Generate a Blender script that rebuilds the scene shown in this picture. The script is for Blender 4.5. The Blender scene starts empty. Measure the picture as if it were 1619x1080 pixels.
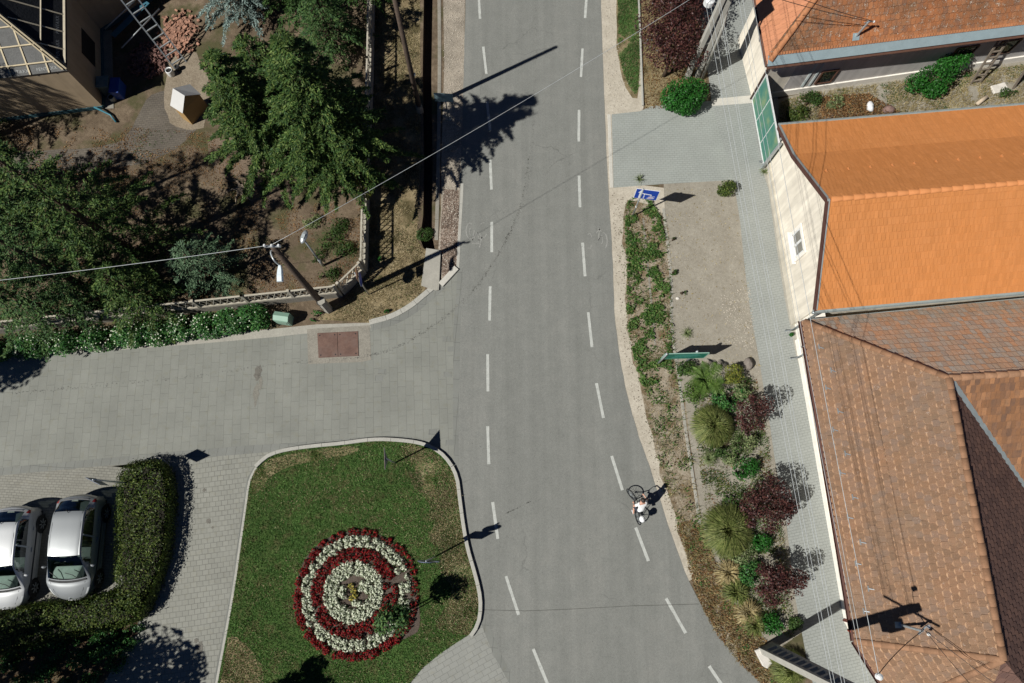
import bpy, bmesh, math, random
import numpy as np
from mathutils import Vector, Matrix, Euler
from mathutils.geometry import tessellate_polygon
rnd = random.Random(7)
rng = np.random.default_rng(7)
S = bpy.context.scene
COL = S.collection
R = math.radians
# ---------------------------------------------------------------- survey of the place
# the drone hangs 28.4 m above the street; picture points are turned into ground points (metres)
F, CAMH = 1079.0, 28.4
TILT = math.atan(280 / F)
def P(px, py, z=0.0):
    u = (px - 809.5) / F; v = (540 - py) / F
    dy = v * math.cos(TILT) + math.sin(TILT); dz = v * math.sin(TILT) - math.cos(TILT)
    t = (z - CAMH) / dz
    return Vector((u * t, dy * t, z))
def on_plane(px, py, A, n):
    q0 = P(px, py, 0); q1 = P(px, py, 10); d = q1 - q0
    t = (A - q0).dot(n) / d.dot(n)
    return q0 + d * t
SUN_EL, SUN_AZ = 46.0, 27.0            # shadows run towards azimuth 27 deg
SHX = math.cos(R(SUN_AZ)) / math.tan(R(SUN_EL)); SHY = math.sin(R(SUN_AZ)) / math.tan(R(SUN_EL))
# ---------------------------------------------------------------- objects
def tag(o, label=None, cat=None, group=None, kind=None):
    if label: o['label'] = label
    if cat: o['category'] = cat
    if group: o['group'] = group
    if kind: o['kind'] = kind
    return o
def empty(name, loc, label, cat, group=None, rz=0.0):
    o = bpy.data.objects.new(name, None); COL.objects.link(o)
    o.location = loc; o.rotation_euler = (0, 0, rz); o.empty_display_size = .2
    return tag(o, label, cat, group)
def link(name, me, mat=None, parent=None, world=True):
    o = bpy.data.objects.new(name, me); COL.objects.link(o)
    if mat is not None:
        for m in (mat if isinstance(mat, (list, tuple)) else [mat]): me.materials.append(m)
    if parent is not None:
        o.parent = parent
        if world: o.matrix_parent_inverse = parent.matrix_basis.inverted()
    return o
def copy_tree(o, parent=None):
    c = o.copy(); COL.objects.link(c)
    if parent is not None: c.parent = parent
    for ch in [x for x in COL.objects if x.parent == o]: copy_tree(ch, c)
    return c
class MB:
    def __init__(s): s.v = []; s.f = []; s.m = []; s.uv = None
    def add(s, vs, fs, mi=0):
        b = len(s.v); s.v += [tuple(q) for q in vs]; s.f += [tuple(i + b for i in f) for f in fs]; s.m += [mi] * len(fs); return s
    def box(s, c, size, rz=0, M=None, mi=0):
        hx, hy, hz = size[0] / 2, size[1] / 2, size[2] / 2
        vs = [Vector((x, y, z)) for z in (-hz, hz) for x, y in ((-hx, -hy), (hx, -hy), (hx, hy), (-hx, hy))]
        if M is None: M = Matrix.Rotation(rz, 3, 'Z')
        vs = [M @ q + Vector(c) for q in vs]
        return s.add(vs, [(3, 2, 1, 0), (4, 5, 6, 7), (0, 1, 5, 4), (1, 2, 6, 5), (2, 3, 7, 6), (3, 0, 4, 7)], mi)
    def bar(s, a, b, w, h=None, mi=0, up=(0, 0, 1)):
        a, b = Vector(a), Vector(b); h = h or w; d = (b - a); L = d.length
        if L < 1e-6: return s
        d /= L; u = Vector(up)
        if abs(d.dot(u)) > .97: u = Vector((0, 1, 0))
        x = d.cross(u).normalized(); y = x.cross(d)
        M = Matrix((x, d, y)).transposed()
        return s.box((a + b) / 2, (w, L, h), M=M, mi=mi)
    def tube(s, pts, rad, n=8, mi=0, cap=True):
        pts = [Vector(p) for p in pts]; k = len(pts)
        if not isinstance(rad, (list, tuple)): rad = [rad] * k
        vs = []; up = Vector((.13, .31, .94)).normalized()
        for i, p in enumerate(pts):
            d = (pts[min(i + 1, k - 1)] - pts[max(i - 1, 0)]).normalized()
            u = up if abs(d.dot(up)) < .95 else Vector((1, 0, 0))
            x = d.cross(u).normalized(); y = x.cross(d)
            for j in range(n):
                a = 2 * math.pi * j / n
                vs.append(p + (x * math.cos(a) + y * math.sin(a)) * rad[i])
        fs = [(i * n + j, i * n + (j + 1) % n, (i + 1) * n + (j + 1) % n, (i + 1) * n + j) for i in range(k - 1) for j in range(n)]
        if cap: fs += [tuple(range(n))[::-1], tuple((k - 1) * n + j for j in range(n))]
        return s.add(vs, fs, mi)
    def prism(s, poly, vec, mi=0):
        """planar polygon (3-D points) pushed along vec; concave ok"""
        poly = [Vector(p) for p in poly]; n = len(poly); vec = Vector(vec)
        tri = tessellate_polygon([poly])
        vs = poly + [p + vec for p in poly]
        fs = [tuple(t) for t in tri] + [tuple(i + n for i in t)[::-1] for t in tri]
        fs += [(i, (i + 1) % n, (i + 1) % n + n, i + n) for i in range(n)]
        return s.add(vs, fs, mi)
    def lathe(s, prof, n=16, c=(0, 0, 0), mi=0):
        vs = [(c[0] + r * math.cos(2 * math.pi * j / n), c[1] + r * math.sin(2 * math.pi * j / n), c[2] + z) for r, z in prof for j in range(n)]
        k = len(prof)
        fs = [(i * n + j, i * n + (j + 1) % n, (i + 1) * n + (j + 1) % n, (i + 1) * n + j) for i in range(k - 1) for j in range(n)]
        fs += [tuple(range(n))[::-1], tuple((k - 1) * n + j for j in range(n))]
        return s.add(vs, fs, mi)
    def ball(s, c, r, n=10, m=6, sc=(1, 1, 1), mi=0, jit=0, rr=None):
        vs = []; rr = rr or rnd
        for i in range(m + 1):
            t = math.pi * i / m
            for j in range(n):
                a = 2 * math.pi * j / n; k = 1 + (rr.uniform(-jit, jit) if jit else 0)
                vs.append((c[0] + r * k * sc[0] * math.sin(t) * math.cos(a), c[1] + r * k * sc[1] * math.sin(t) * math.sin(a), c[2] + r * k * sc[2] * math.cos(t)))
        fs = [(i * n + j, (i + 1) * n + j, (i + 1) * n + (j + 1) % n, i * n + (j + 1) % n) for i in range(m) for j in range(n)]
        return s.add(vs, fs, mi)
    def mesh(s, name, smooth=False):
        me = bpy.data.meshes.new(name); me.from_pydata(s.v, [], s.f)
        bm = bmesh.new(); bm.from_mesh(me); bmesh.ops.recalc_face_normals(bm, faces=bm.faces)
        bm.to_mesh(me); bm.free()
        me.polygons.foreach_set('material_index', s.m)
        if smooth: me.polygons.foreach_set('use_smooth', [True] * len(me.polygons))
        me.update(); return me
    def obj(s, name, mat, parent=None, smooth=False, world=True, bevel=0):
        o = link(name, s.mesh(name, smooth), mat, parent, world)
        if bevel:
            b = o.modifiers.new('bevel', 'BEVEL'); b.width = bevel; b.segments = 2; b.limit_method = 'ANGLE'; b.angle_limit = R(40)
        return o
def crom(pts, n=6, closed=False):
    pts = [Vector(p) for p in pts]; out = []; k = len(pts)
    for i in range(k if closed else k - 1):
        p0 = pts[(i - 1) % k] if closed or i > 0 else pts[0] * 2 - pts[1]
        p1, p2 = pts[i], pts[(i + 1) % k]
        p3 = pts[(i + 2) % k] if closed or i + 2 < k else pts[-1] * 2 - pts[-2]
        for j in range(n):
            t = j / n
            out.append(.5 * ((2 * p1) + (p2 - p0) * t + (2 * p0 - 5 * p1 + 4 * p2 - p3) * t * t + (3 * p1 - p0 - 3 * p2 + p3) * t ** 3))
    if not closed: out.append(pts[-1])
    return out
def G(pts, z=0.0): return [P(a, b, z) for a, b in pts]
def sheet(name, pts, z, mat, parent=None, holes=None, kind='structure', wob=0.0, seed=1):
    """flat piece of ground from world points"""
    r2 = random.Random(seed)
    loop = [Vector((p[0] + r2.uniform(-wob, wob), p[1] + r2.uniform(-wob, wob), z)) for p in pts]
    loops = [loop] + [[Vector((p[0], p[1], z)) for p in h] for h in (holes or [])]
    allv = [p for l in loops for p in l]
    tri = tessellate_polygon(loops)
    me = bpy.data.meshes.new(name); me.from_pydata([tuple(p) for p in allv], [], [tuple(t) for t in tri])
    bm = bmesh.new(); bm.from_mesh(me); bmesh.ops.recalc_face_normals(bm, faces=bm.faces)
    for f in bm.faces:
        if f.normal.z < 0: f.normal_flip()
    bm.to_mesh(me); bm.free()
    o = link(name, me, mat, parent)
    if parent is None and kind: o['kind'] = kind
    return o
def kerb(name, line, width, h, mat, parent=None, z0=0.0, side=0.5, seg=1.0, kind='structure', gap=.006):
    """row of kerb stones along world points; a small joint every seg metres"""
    line = [Vector((p[0], p[1], 0)) for p in line]; mb = MB()
    # resample
    d = [0]
    for a, b in zip(line, line[1:]): d.append(d[-1] + (b - a).length)
    def at(s):
        s = max(0, min(d[-1], s))
        for i in range(len(line) - 1):
            if s <= d[i + 1] or i == len(line) - 2:
                t = (s - d[i]) / max(1e-6, d[i + 1] - d[i]); return line[i].lerp(line[i + 1], t), (line[i + 1] - line[i]).normalized()
    n = max(1, int(d[-1] / seg)); sl = d[-1] / n
    for i in range(n):
        k = 3; s0, s1 = i * sl + gap, (i + 1) * sl - gap
        ring = []
        for j in range(k + 1):
            p, t = at(s0 + (s1 - s0) * j / k); nn = Vector((-t.y, t.x, 0))
            a = p + nn * width * side; b = p - nn * width * (1 - side); c = .012
            hz = z0 + h + rnd.uniform(-.003, .003)
            ring += [a + Vector((0, 0, z0 - .05)), a + Vector((0, 0, hz - c)), a - nn * c + Vector((0, 0, hz)), b + nn * c + Vector((0, 0, hz)), b + Vector((0, 0, hz - c)), b + Vector((0, 0, z0 - .05))]
        fs = [(j * 6 + q, j * 6 + q + 1, j * 6 + q + 7, j * 6 + q + 6) for j in range(k) for q in range(5)]
        fs += [(0, 1, 2, 3, 4, 5), tuple(k * 6 + q for q in range(6))[::-1]]
        mb.add(ring, fs)
    o = mb.obj(name, mat, parent)
    if parent is None and kind: o['kind'] = kind
    return o
# ---------------------------------------------------------------- many small faces at once
def qmesh(name, C, T, B, L, W, fold=None):
    """n rhombic leaves: centres, long axis, cross axis, length, width"""
    n = len(C); L = np.asarray(L).reshape(-1, 1); W = np.asarray(W).reshape(-1, 1)
    V = np.empty((n, 4, 3)); V[:, 0] = C - T * L / 2; V[:, 1] = C + B * W / 2 - T * L * .05; V[:, 2] = C + T * L / 2; V[:, 3] = C - B * W / 2 - T * L * .05
    return raw(name, V.reshape(-1, 3), 4)
def raw(name, V, k):
    me = bpy.data.meshes.new(name); nv = len(V); nf = nv // k
    me.vertices.add(nv); me.vertices.foreach_set('co', np.ascontiguousarray(V, dtype=np.float32).ravel())
    me.loops.add(nv); me.loops.foreach_set('vertex_index', np.arange(nv, dtype=np.int32))
    me.polygons.add(nf); me.polygons.foreach_set('loop_start', np.arange(0, nv, k, dtype=np.int32)); me.polygons.foreach_set('loop_total', np.full(nf, k, dtype=np.int32))
    me.update(calc_edges=True); me.validate(); return me
def nrm(a): return a / np.maximum(1e-9, np.linalg.norm(a, axis=1, keepdims=True))
def tangents(N, g):
    T = nrm(np.cross(N, g.normal(size=N.shape))); return T, np.cross(N, T)
def vnoise(Q, f, seed=0):
    """cheap smooth 3-D value noise, 0..1"""
    X = Q * f + 91.7 + seed * 13.1; I = np.floor(X).astype(np.int64); Fr = X - I; Fr = Fr * Fr * (3 - 2 * Fr); out = 0
    for dx in (0, 1):
        for dy in (0, 1):
            for dz in (0, 1):
                h = (I[:, 0] + dx) * 374761393 + (I[:, 1] + dy) * 668265263 + (I[:, 2] + dz) * 2147483647 + seed * 1274126177
                h = (h ^ (h >> 13)) * 1274126177; h = ((h ^ (h >> 16)) & 0xffff) / 65535.0
                w = (Fr[:, 0] if dx else 1 - Fr[:, 0]) * (Fr[:, 1] if dy else 1 - Fr[:, 1]) * (Fr[:, 2] if dz else 1 - Fr[:, 2])
                out = out + h * w
    return out
def foliage(lobes, n, size, g, shell=.5, gap=.42, freq=2.2, asp=.6, up=.45, seed=1, zmin=.02):
    """leaf mesh spread through lobes [(x,y,z,rx,ry,rz)]"""
    Ls = np.array(lobes, dtype=float); w = (Ls[:, 3] * Ls[:, 4] * Ls[:, 5]) ** .67; w /= w.sum()
    k = g.choice(len(Ls), n, p=w); d = nrm(g.normal(size=(n, 3))); r = 1 - shell * g.random((n, 1)) ** 1.6
    C = Ls[k, :3] + d * r * Ls[k, 3:]
    keep = (vnoise(C, freq, seed) + .35 * vnoise(C, freq * 3, seed + 1) > gap + .17 * 1) & (C[:, 2] > zmin)
    C, d = C[keep], d[keep]; m = len(C)
    N = nrm(d * .6 + np.array([0, 0, up]) + g.normal(size=(m, 3)) * .55); T, B = tangents(N, g)
    L = size * g.uniform(.6, 1.35, m)
    return qmesh('leaves', C, T, B, L, L * asp)
# ---------------------------------------------------------------- materials
class N:
    def __init__(s, name):
        s.m = bpy.data.materials.new(name); s.m.use_nodes = True; s.t = s.m.node_tree; s.t.nodes.clear()
        s.out = s.t.nodes.new('ShaderNodeOutputMaterial')
    def n(s, typ, inp=None, **kw):
        x = s.t.nodes.new('ShaderNode' + typ)
        for k, v in kw.items(): setattr(x, k, v)
        for k, v in (inp or {}).items():
            if hasattr(v, 'is_output'): s.t.links.new(v, x.inputs[k])
            else: x.inputs[k].default_value = v
        return x
    def pos(s): return s.n('NewGeometry').outputs['Position']
    def objc(s): return s.n('TexCoord').outputs['Object']
    def noise(s, v, sc, det=4, ro=.55, dist=0): return s.n('TexNoise', {'Vector': v, 'Scale': sc, 'Detail': det, 'Roughness': ro, 'Distortion': dist}).outputs['Fac']
    def ramp(s, f, stops, interp='LINEAR'):
        x = s.n('ValToRGB', {'Fac': f}); cr = x.color_ramp; cr.interpolation = interp
        while len(cr.elements) < len(stops): cr.elements.new(.5)
        for e, (p, c) in zip(cr.elements, stops):
            e.position = p; e.color = (c, c, c, 1) if not isinstance(c, (tuple, list)) else (*c[:3], 1)
        return x.outputs['Color']
    def mix(s, f, a, b, mode='MIX'):
        x = s.n('Mix', data_type='RGBA', blend_type=mode); 
        for i, v in ((0, f), (6, a), (7, b)):
            if hasattr(v, 'is_output'): s.t.links.new(v, x.inputs[i])
            else: x.inputs[i].default_value = v if i == 0 else ((*v[:3], 1) if isinstance(v, (tuple, list)) else (v, v, v, 1))
        return x.outputs[2]
    def math(s, op, a, b=None, c=None):
        x = s.n('Math', operation=op)
        for i, v in enumerate((a, b, c)):
            if v is None: continue
            if hasattr(v, 'is_output'): s.t.links.new(v, x.inputs[i])
            else: x.inputs[i].default_value = v
        return x.outputs[0]
    def mapping(s, v, sc=(1, 1, 1), rot=(0, 0, 0), loc=(0, 0, 0)):
        return s.n('Mapping', {'Vector': v, 'Scale': sc, 'Rotation': rot, 'Location': loc}).outputs[0]
    def bump(s, h, d=.01, st=1.0): return s.n('Bump', {'Height': h, 'Distance': d, 'Strength': st}).outputs[0]
    def done(s, col, rough=.85, normal=None, metal=0, spec=.3, **kw):
        i = {'Base Color': col if hasattr(col, 'is_output') else (*col[:3], 1), 'Roughness': rough, 'Metallic': metal, 'Specular IOR Level': spec}
        if normal is not None: i['Normal'] = normal
        i.update(kw); b = s.n('BsdfPrincipled', i); s.t.links.new(b.outputs[0], s.out.inputs[0]); return s.m
def sc3(c, k): return tuple(min(1, x * k) for x in c)
MC = {}
def plain(name, col, rough=.6, metal=0, var=.18, sc=6, spec=.4, bump=0):
    if name in MC: return MC[name]
    t = N(name); v = t.objc(); a = t.noise(v, sc, 5); b = t.noise(v, sc * 7, 3)
    f = t.math('MULTIPLY_ADD', b, .35, t.math('MULTIPLY', a, .65))
    c = t.ramp(f, [(.3, sc3(col, 1 - var)), (.7, sc3(col, 1 + var))])
    nr = t.bump(f, bump) if bump else None
    MC[name] = t.done(c, rough, nr, metal, spec); return MC[name]
def leafm(name, cols, trans=.25, rough=.55, clump=1.2, dark=.75, spec=.18):
    if name in MC: return MC[name]
    t = N(name); g = t.n('NewGeometry'); ri = g.outputs['Random Per Island']
    st = [(i / max(1, len(cols) - 1), c) for i, c in enumerate(cols)]
    c = t.ramp(ri, st); v = t.objc()
    k = t.ramp(t.noise(v, clump, 3), [(.35, dark), (.65, 1.25)])
    c = t.mix(1.0, c, k, 'MULTIPLY')
    p = t.n('BsdfPrincipled', {'Base Color': c, 'Roughness': rough, 'Specular IOR Level': spec})
    tr = t.n('BsdfTranslucent', {'Color': t.mix(1.0, c, (1.25, 1.3, .55), 'MULTIPLY')})
    mx = t.n('MixShader', {0: trans, 1: p.outputs[0], 2: tr.outputs[0]})
    t.t.links.new(mx.outputs[0], t.out.inputs[0]); MC[name] = t.m; return t.m
def asphalt():
    t = N('asphalt'); v = t.pos()
    big = t.noise(t.mapping(v, (.9, .18, 1)), .55, 4, .6)       # long worn streaks along the road
    mid = t.noise(v, 1.6, 5, .65); gr = t.noise(v, 95, 2, .7); gr2 = t.noise(v, 38, 3, .6)
    f = t.math('MULTIPLY_ADD', big, .45, t.math('MULTIPLY', mid, .55))
    c = t.ramp(f, [(.3, (.152, .155, .142)), (.5, (.172, .175, .161)), (.72, (.200, .200, .183))])
    tr = t.noise(t.mapping(v, (2.2, .05, 1), loc=(.3, 0, 0)), 1.0, 3, .6); c = t.mix(.55, c, t.ramp(tr, [(.35, .88), (.62, 1.09)]), 'MULTIPLY')
    ck = t.n('TexVoronoi', {'Vector': t.n('VectorMath', {0: v, 1: t.n('VectorMath', {0: t.n('TexNoise', {'Vector': v, 'Scale': 1.3, 'Detail': 4}).outputs['Color'], 1: (.9, .9, 0)}, operation='MULTIPLY').outputs[0]}, operation='ADD').outputs[0], 'Scale': .22}, feature='DISTANCE_TO_EDGE'); cm = t.math('MULTIPLY', t.ramp(ck.outputs['Distance'], [(.0015, 1.0), (.005, 0.0)]), t.ramp(t.noise(v, .35, 3), [(.54, 0.0), (.64, .5)])); c = t.mix(cm, c, (.075, .075, .07))
    c = t.mix(.85, c, t.ramp(gr, [(.3, .68), (.7, 1.32)]), 'MULTIPLY')
    c = t.mix(.9, c, t.ramp(gr2, [(.26, .66), (.42, 1.0), (.7, 1.14)]), 'MULTIPLY')
    gr3 = t.noise(v, 12, 4, .7); c = t.mix(.5, c, t.ramp(gr3, [(.3, .84), (.7, 1.15)]), 'MULTIPLY')
    sp = t.n('TexVoronoi', {'Vector': v, 'Scale': 2.6, 'Randomness': 1.0}); 
    spot = t.ramp(sp.outputs['Distance'], [(.035, .62), (.075, 1.0)])
    pick = t.ramp(t.noise(v, .8, 2), [(.48, 0.0), (.6, 1.0)])
    c = t.mix(pick, c, t.mix(1.0, c, spot, 'MULTIPLY'))
    return t.done(c, .9, t.bump(gr, .004, .5), spec=.2)
def paving(name, col, bw, rh, rot, off=.5, mort=.012, mcol=.62, var=.10, blotch=.10, sq=1.0, loc=(0, 0, 0), dirt=(.9, .86, .74)):
    t = N(name); v = t.mapping(t.pos(), rot=(0, 0, rot), loc=loc)
    wv = t.n('TexNoise', {'Vector': v, 'Scale': .5, 'Detail': 2}).outputs['Color']
    v2 = t.n('VectorMath', {0: v, 1: t.n('VectorMath', {0: wv, 1: (.10, .10, 0)}, operation='MULTIPLY').outputs[0]}, operation='ADD').outputs[0]
    b = t.n('TexBrick', {'Vector': v2, 'Scale': 1.0, 'Mortar Size': mort, 'Mortar Smooth': .4, 'Bias': 0, 'Brick Width': bw, 'Row Height': rh,
             'Color1': (*sc3(col, 1 - var), 1), 'Color2': (*sc3(col, 1 + var), 1), 'Mortar': (*sc3(col, mcol), 1)}, offset=off, squash=sq)
    fine = t.noise(v, 60, 3, .7); bl = t.noise(v, .7, 5, .6); bl2 = t.noise(v, 3.5, 4, .6)
    # joints fade and darken here and there
    jf = t.ramp(t.noise(v, 1.1, 3), [(.3, .15), (.62, 1.0)])
    c = t.mix(jf, t.mix(.6, b.outputs['Color'], sc3(col, 1.0)), b.outputs['Color'])
    c = t.mix(.5, c, t.ramp(fine, [(.3, .78), (.7, 1.2)]), 'MULTIPLY')
    c = t.mix(1.0, c, t.ramp(bl, [(.3, 1 - blotch), (.7, 1 + blotch)]), 'MULTIPLY')
    c = t.mix(t.ramp(bl2, [(.55, 0.0), (.8, .7)]), c, t.mix(1.0, c, dirt, 'MULTIPLY'))
    h = t.math('MULTIPLY_ADD', fine, .15, t.math('SUBTRACT', 1.0, b.outputs['Fac']))
    return t.done(c, .88, t.bump(h, .006, .6), spec=.2)
def ground_mat(name, stops, sc=1.2, fine=45, grain=.35, bump=.02, patch=None, pcol=None):
    t = N(name); v = t.pos(); a = t.noise(v, sc, 6, .65); b = t.noise(v, fine, 3, .7); d = t.noise(v, sc * 6, 5, .65)
    f = t.math('MULTIPLY_ADD', d, .45, t.math('MULTIPLY', a, .55))
    c = t.ramp(f, stops)
    c = t.mix(1.0, c, t.ramp(b, [(.3, 1 - grain), (.7, 1 + grain)]), 'MULTIPLY')
    if patch:
        q = t.ramp(t.noise(t.mapping(v, loc=(3.3, 7.1, 0)), patch, 5, .6), [(.5, 0.0), (.62, 1.0)]); c = t.mix(q, c, pcol)
    h = t.math('MULTIPLY_ADD', b, .5, d)
    return t.done(c, .95, t.bump(h, bump, .8), spec=.1)
def pebbles(name, c1, c2, c3, sc=22, bump=.015):
    t = N(name); v = t.pos(); q = t.n('TexVoronoi', {'Vector': v, 'Scale': sc, 'Randomness': 1.0})
    r = t.n('SeparateColor', {0: q.outputs['Color']}).outputs[0]
    c = t.ramp(r, [(0, c1), (.5, c2), (1, c3)])
    c = t.mix(1.0, c, t.ramp(q.outputs['Distance'], [(.25, 1.1), (.75, .55)]), 'MULTIPLY')
    c = t.mix(1.0, c, t.ramp(t.noise(v, 1.1, 6, .6), [(.3, .7), (.7, 1.25)]), 'MULTIPLY')
    return t.done(c, .95, t.bump(t.math('SUBTRACT', 1.0, q.outputs['Distance']), bump, .8), spec=.15)
def tiles(name, c1, c2, joint, tw, th, jw=.014, noise_cols=None, nsc=.7, nmix=.5, lich=None, bump=.02, off=.5, wear=.5, scallop=.0, var2=None):
    """roof tiles in metres along the slope (uv: u along the eave, v up)"""
    t = N(name); uv = t.n('UVMap').outputs[0]
    s = t.n('SeparateXYZ', {0: uv}); u, v = s.outputs[0], s.outputs[1]
    if scallop:   # curved lower edges
        row = t.math('FLOOR', t.math('DIVIDE', v, th)); half = t.math('MULTIPLY', t.math('MODULO', row, 2.0), .5)
        fu = t.math('FRACT', t.math('ADD', t.math('DIVIDE', u, tw), half)); q = t.math('SUBTRACT', fu, .5)
        v = t.math('SUBTRACT', v, t.math('MULTIPLY', t.math('MULTIPLY', q, q), scallop * 4))
    wob = t.noise(uv, 2.5, 2); v = t.math('MULTIPLY_ADD', wob, .03, v)
    vec = t.n('CombineXYZ', {0: u, 1: v, 2: 0.0}).outputs[0]
    b = t.n('TexBrick', {'Vector': vec, 'Scale': 1.0, 'Mortar Size': jw, 'Mortar Smooth': .5, 'Brick Width': tw, 'Row Height': th,
            'Color1': (*c1, 1), 'Color2': (*c2, 1), 'Mortar': (*joint, 1)}, offset=off)
    c = b.outputs['Color']; n1 = t.noise(uv, nsc, 6, .65); n2 = t.noise(uv, 5, 5, .7); n3 = t.noise(uv, 40, 3, .7)
    jm = t.ramp(t.noise(uv, .9, 4), [(.35, .15), (.65, 1.0)])
    c = t.mix(t.math('MULTIPLY', jm, wear), t.mix(.65, c, c1), c)
    if noise_cols:
        c = t.mix(t.math('MULTIPLY', t.ramp(t.math('MULTIPLY_ADD', n2, .5, t.math('MULTIPLY', n1, .5)), [(.38, 0.0), (.62, 1.0)]), nmix), c, t.mix(1.0, c, noise_cols, 'MULTIPLY'))
    if lich:
        l = t.ramp(t.math('MULTIPLY_ADD', n2, .55, t.math('MULTIPLY', n3, .45)), [(.56, 0.0), (.66, 1.0)]); c = t.mix(t.math('MULTIPLY', l, lich[1]), c, lich[0])
    c = t.mix(.6, c, t.ramp(n3, [(.3, .75), (.7, 1.22)]), 'MULTIPLY')
    fr = t.math('FRACT', t.math('DIVIDE', v, th)); h = t.math('MULTIPLY_ADD', b.outputs['Fac'], -.5, t.math('SUBTRACT', 1.0, fr))
    return t.done(c, .85, t.bump(h, bump, 1.0), spec=.25)
def plaster(name, col, var=.08, streak=.15):
    t = N(name); v = t.pos(); a = t.noise(v, 1.1, 6, .6); b = t.noise(v, 30, 3, .7); sx = t.noise(t.mapping(v, (2.5, 2.5, .25)), 1.5, 5, .6)
    c = t.ramp(a, [(.3, sc3(col, 1 - var)), (.7, sc3(col, 1 + var))])
    c = t.mix(streak, c, t.ramp(sx, [(.35, .55), (.65, 1.2)]), 'MULTIPLY')
    return t.done(c, .9, t.bump(b, .003, .5), spec=.15)
def carpaint(name, col):
    t = N(name); v = t.objc(); f = t.noise(v, 400, 1)
    c = t.ramp(f, [(.3, sc3(col, .9)), (.7, sc3(col, 1.08))])
    return t.done(c, .42, None, .25, .4, **{'Coat Weight': .5, 'Coat Roughness': .05})
def glassm(name, col=(.012, .02, .022)):
    t = N(name); a = t.noise(t.objc(), 3.0, 3)
    c = t.ramp(a, [(.4, sc3(col, .5)), (.65, sc3(col, 1.6))])
    return t.done(c, .06, None, 0, .7)
M = {}
M['asphalt'] = asphalt()
M['paint'] = ground_mat('road_paint', [(.34, (.20, .205, .19)), (.42, (.36, .37, .345)), (.6, (.45, .46, .43))], 5.0, 60, .22, .002)
M['worn_paint'] = ground_mat('worn_road_paint', [(.3, (.19, .19, .18)), (.6, (.27, .27, .25))], 4, 30, .2, .002)
M['slabs'] = paving('street_slabs', (.198, .202, .180), .62, .345, R(90 - 3), .37, .007, .72, .035, .10)
M['edge_slabs'] = paving('edge_slabs', (.176, .18, .165), .36, .8, R(4), .0, .012, .7, .05, .1)
M['setts'] = paving('small_setts', (.225, .225, .198), .235, .20, R(-8), .5, .012, .62, .06, .07)
M['herring'] = paving('bay_setts', (.215, .21, .182), .205, .105, R(3), .5, .012, .66, .08, .10)
M['pave2'] = paving('pavement_setts', (.264, .277, .260), .22, .11, R(-12), .5, .010, .72, .03, .06, dirt=(.93, .92, .88))
M['pave3'] = paving('drive_setts', (.270, .286, .266), .22, .11, R(-2), .5, .010, .74, .03, .06, dirt=(.93, .92, .88))
M['pave4'] = paving('corner_setts', (.235, .238, .218), .33, .20, R(-28), .5, .010, .7, .05, .06)
M['concrete'] = ground_mat('concrete', [(.3, (.25, .24, .21)), (.7, (.36, .345, .30))], 1.5, 50, .2, .006)
M['pale_concrete'] = ground_mat('pale_concrete', [(.3, (.40, .385, .34)), (.7, (.52, .50, .45))], 1.5, 50, .15, .006)
M['dull_concrete'] = ground_mat('dull_concrete', [(.3, (.17, .16, .135)), (.7, (.29, .27, .23))], 2.2, 50, .3, .01)
M['kerb'] = ground_mat('kerb_stone', [(.3, (.30, .295, .265)), (.7, (.40, .39, .35))], 2.5, 50, .2, .006)
M['vergesoil'] = ground_mat('verge_soil', [(.3, (.13, .10, .065)), (.48, (.24, .20, .145)), (.68, (.38, .335, .27))], 2.2, 36, .4, .03, 1.3, (.15, .11, .065))
M['sandysoil2'] = ground_mat('pale_yard_sand', [(.3, (.15, .12, .085)), (.7, (.29, .245, .185))], 1.8, 34, .4, .03)
M['sandysoil'] = ground_mat('sandy_soil', [(.3, (.10, .074, .052)), (.7, (.205, .155, .112))], 1.8, 34, .4, .03)
M['soil'] = ground_mat('dry_soil', [(.28, (.058, .043, .029)), (.5, (.125, .094, .064)), (.72, (.225, .175, .122))], .8, 30, .4, .04, .6, (.075, .07, .035))
M['sand'] = ground_mat('pale_sand', [(.3, (.30, .265, .21)), (.55, (.43, .39, .32)), (.75, (.52, .48, .405))], 1.4, 42, .28, .02)
M['grit'] = ground_mat('grit_yard', [(.3, (.195, .175, .14)), (.55, (.265, .243, .20)), (.75, (.335, .312, .262))], 1.1, 48, .28, .015)
M['gravel'] = pebbles('gravel', (.27, .23, .18), (.36, .315, .255), (.45, .40, .33), 48, .01)
M['gravel_dark'] = pebbles('brown_gravel', (.10, .07, .055), (.20, .15, .115), (.36, .30, .25))
M['dry'] = ground_mat('dry_grass_soil', [(.3, (.10, .075, .042)), (.5, (.21, .165, .095)), (.7, (.30, .25, .155))], 1.6, 34, .45, .03, .9, (.085, .07, .035))
M['bedsoil'] = ground_mat('bed_soil', [(.3, (.055, .042, .034)), (.7, (.12, .096, .08))], 2, 30, .4, .04)
M['turf'] = ground_mat('turf', [(.3, (.026, .058, .014)), (.5, (.045, .085, .021)), (.7, (.078, .112, .035))], .9, 26, .45, .03, 2.2, (.075, .08, .032))
M['dryturf'] = ground_mat('parched_turf', [(.3, (.10, .085, .04)), (.5, (.21, .175, .095)), (.7, (.33, .28, .18))], 1.2, 30, .45, .03, .9, (.06, .07, .022))
M['white_paint'] = plain('white_metal', (.62, .63, .62), .45)
M['galv'] = plain('galvanised_steel', (.42, .45, .46), .45, .6)
M['grey_metal'] = plain('grey_metal', (.30, .33, .34), .5, .5)
M['dark_metal'] = plain('dark_metal', (.03, .035, .04), .5, .4)
M['wood'] = plain('weathered_wood', (.075, .055, .042), .85, 0, .35, 9, .2, .01)
M['newwood'] = plain('new_timber', (.52, .44, .30), .75, 0, .15, 4, .2)
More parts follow.
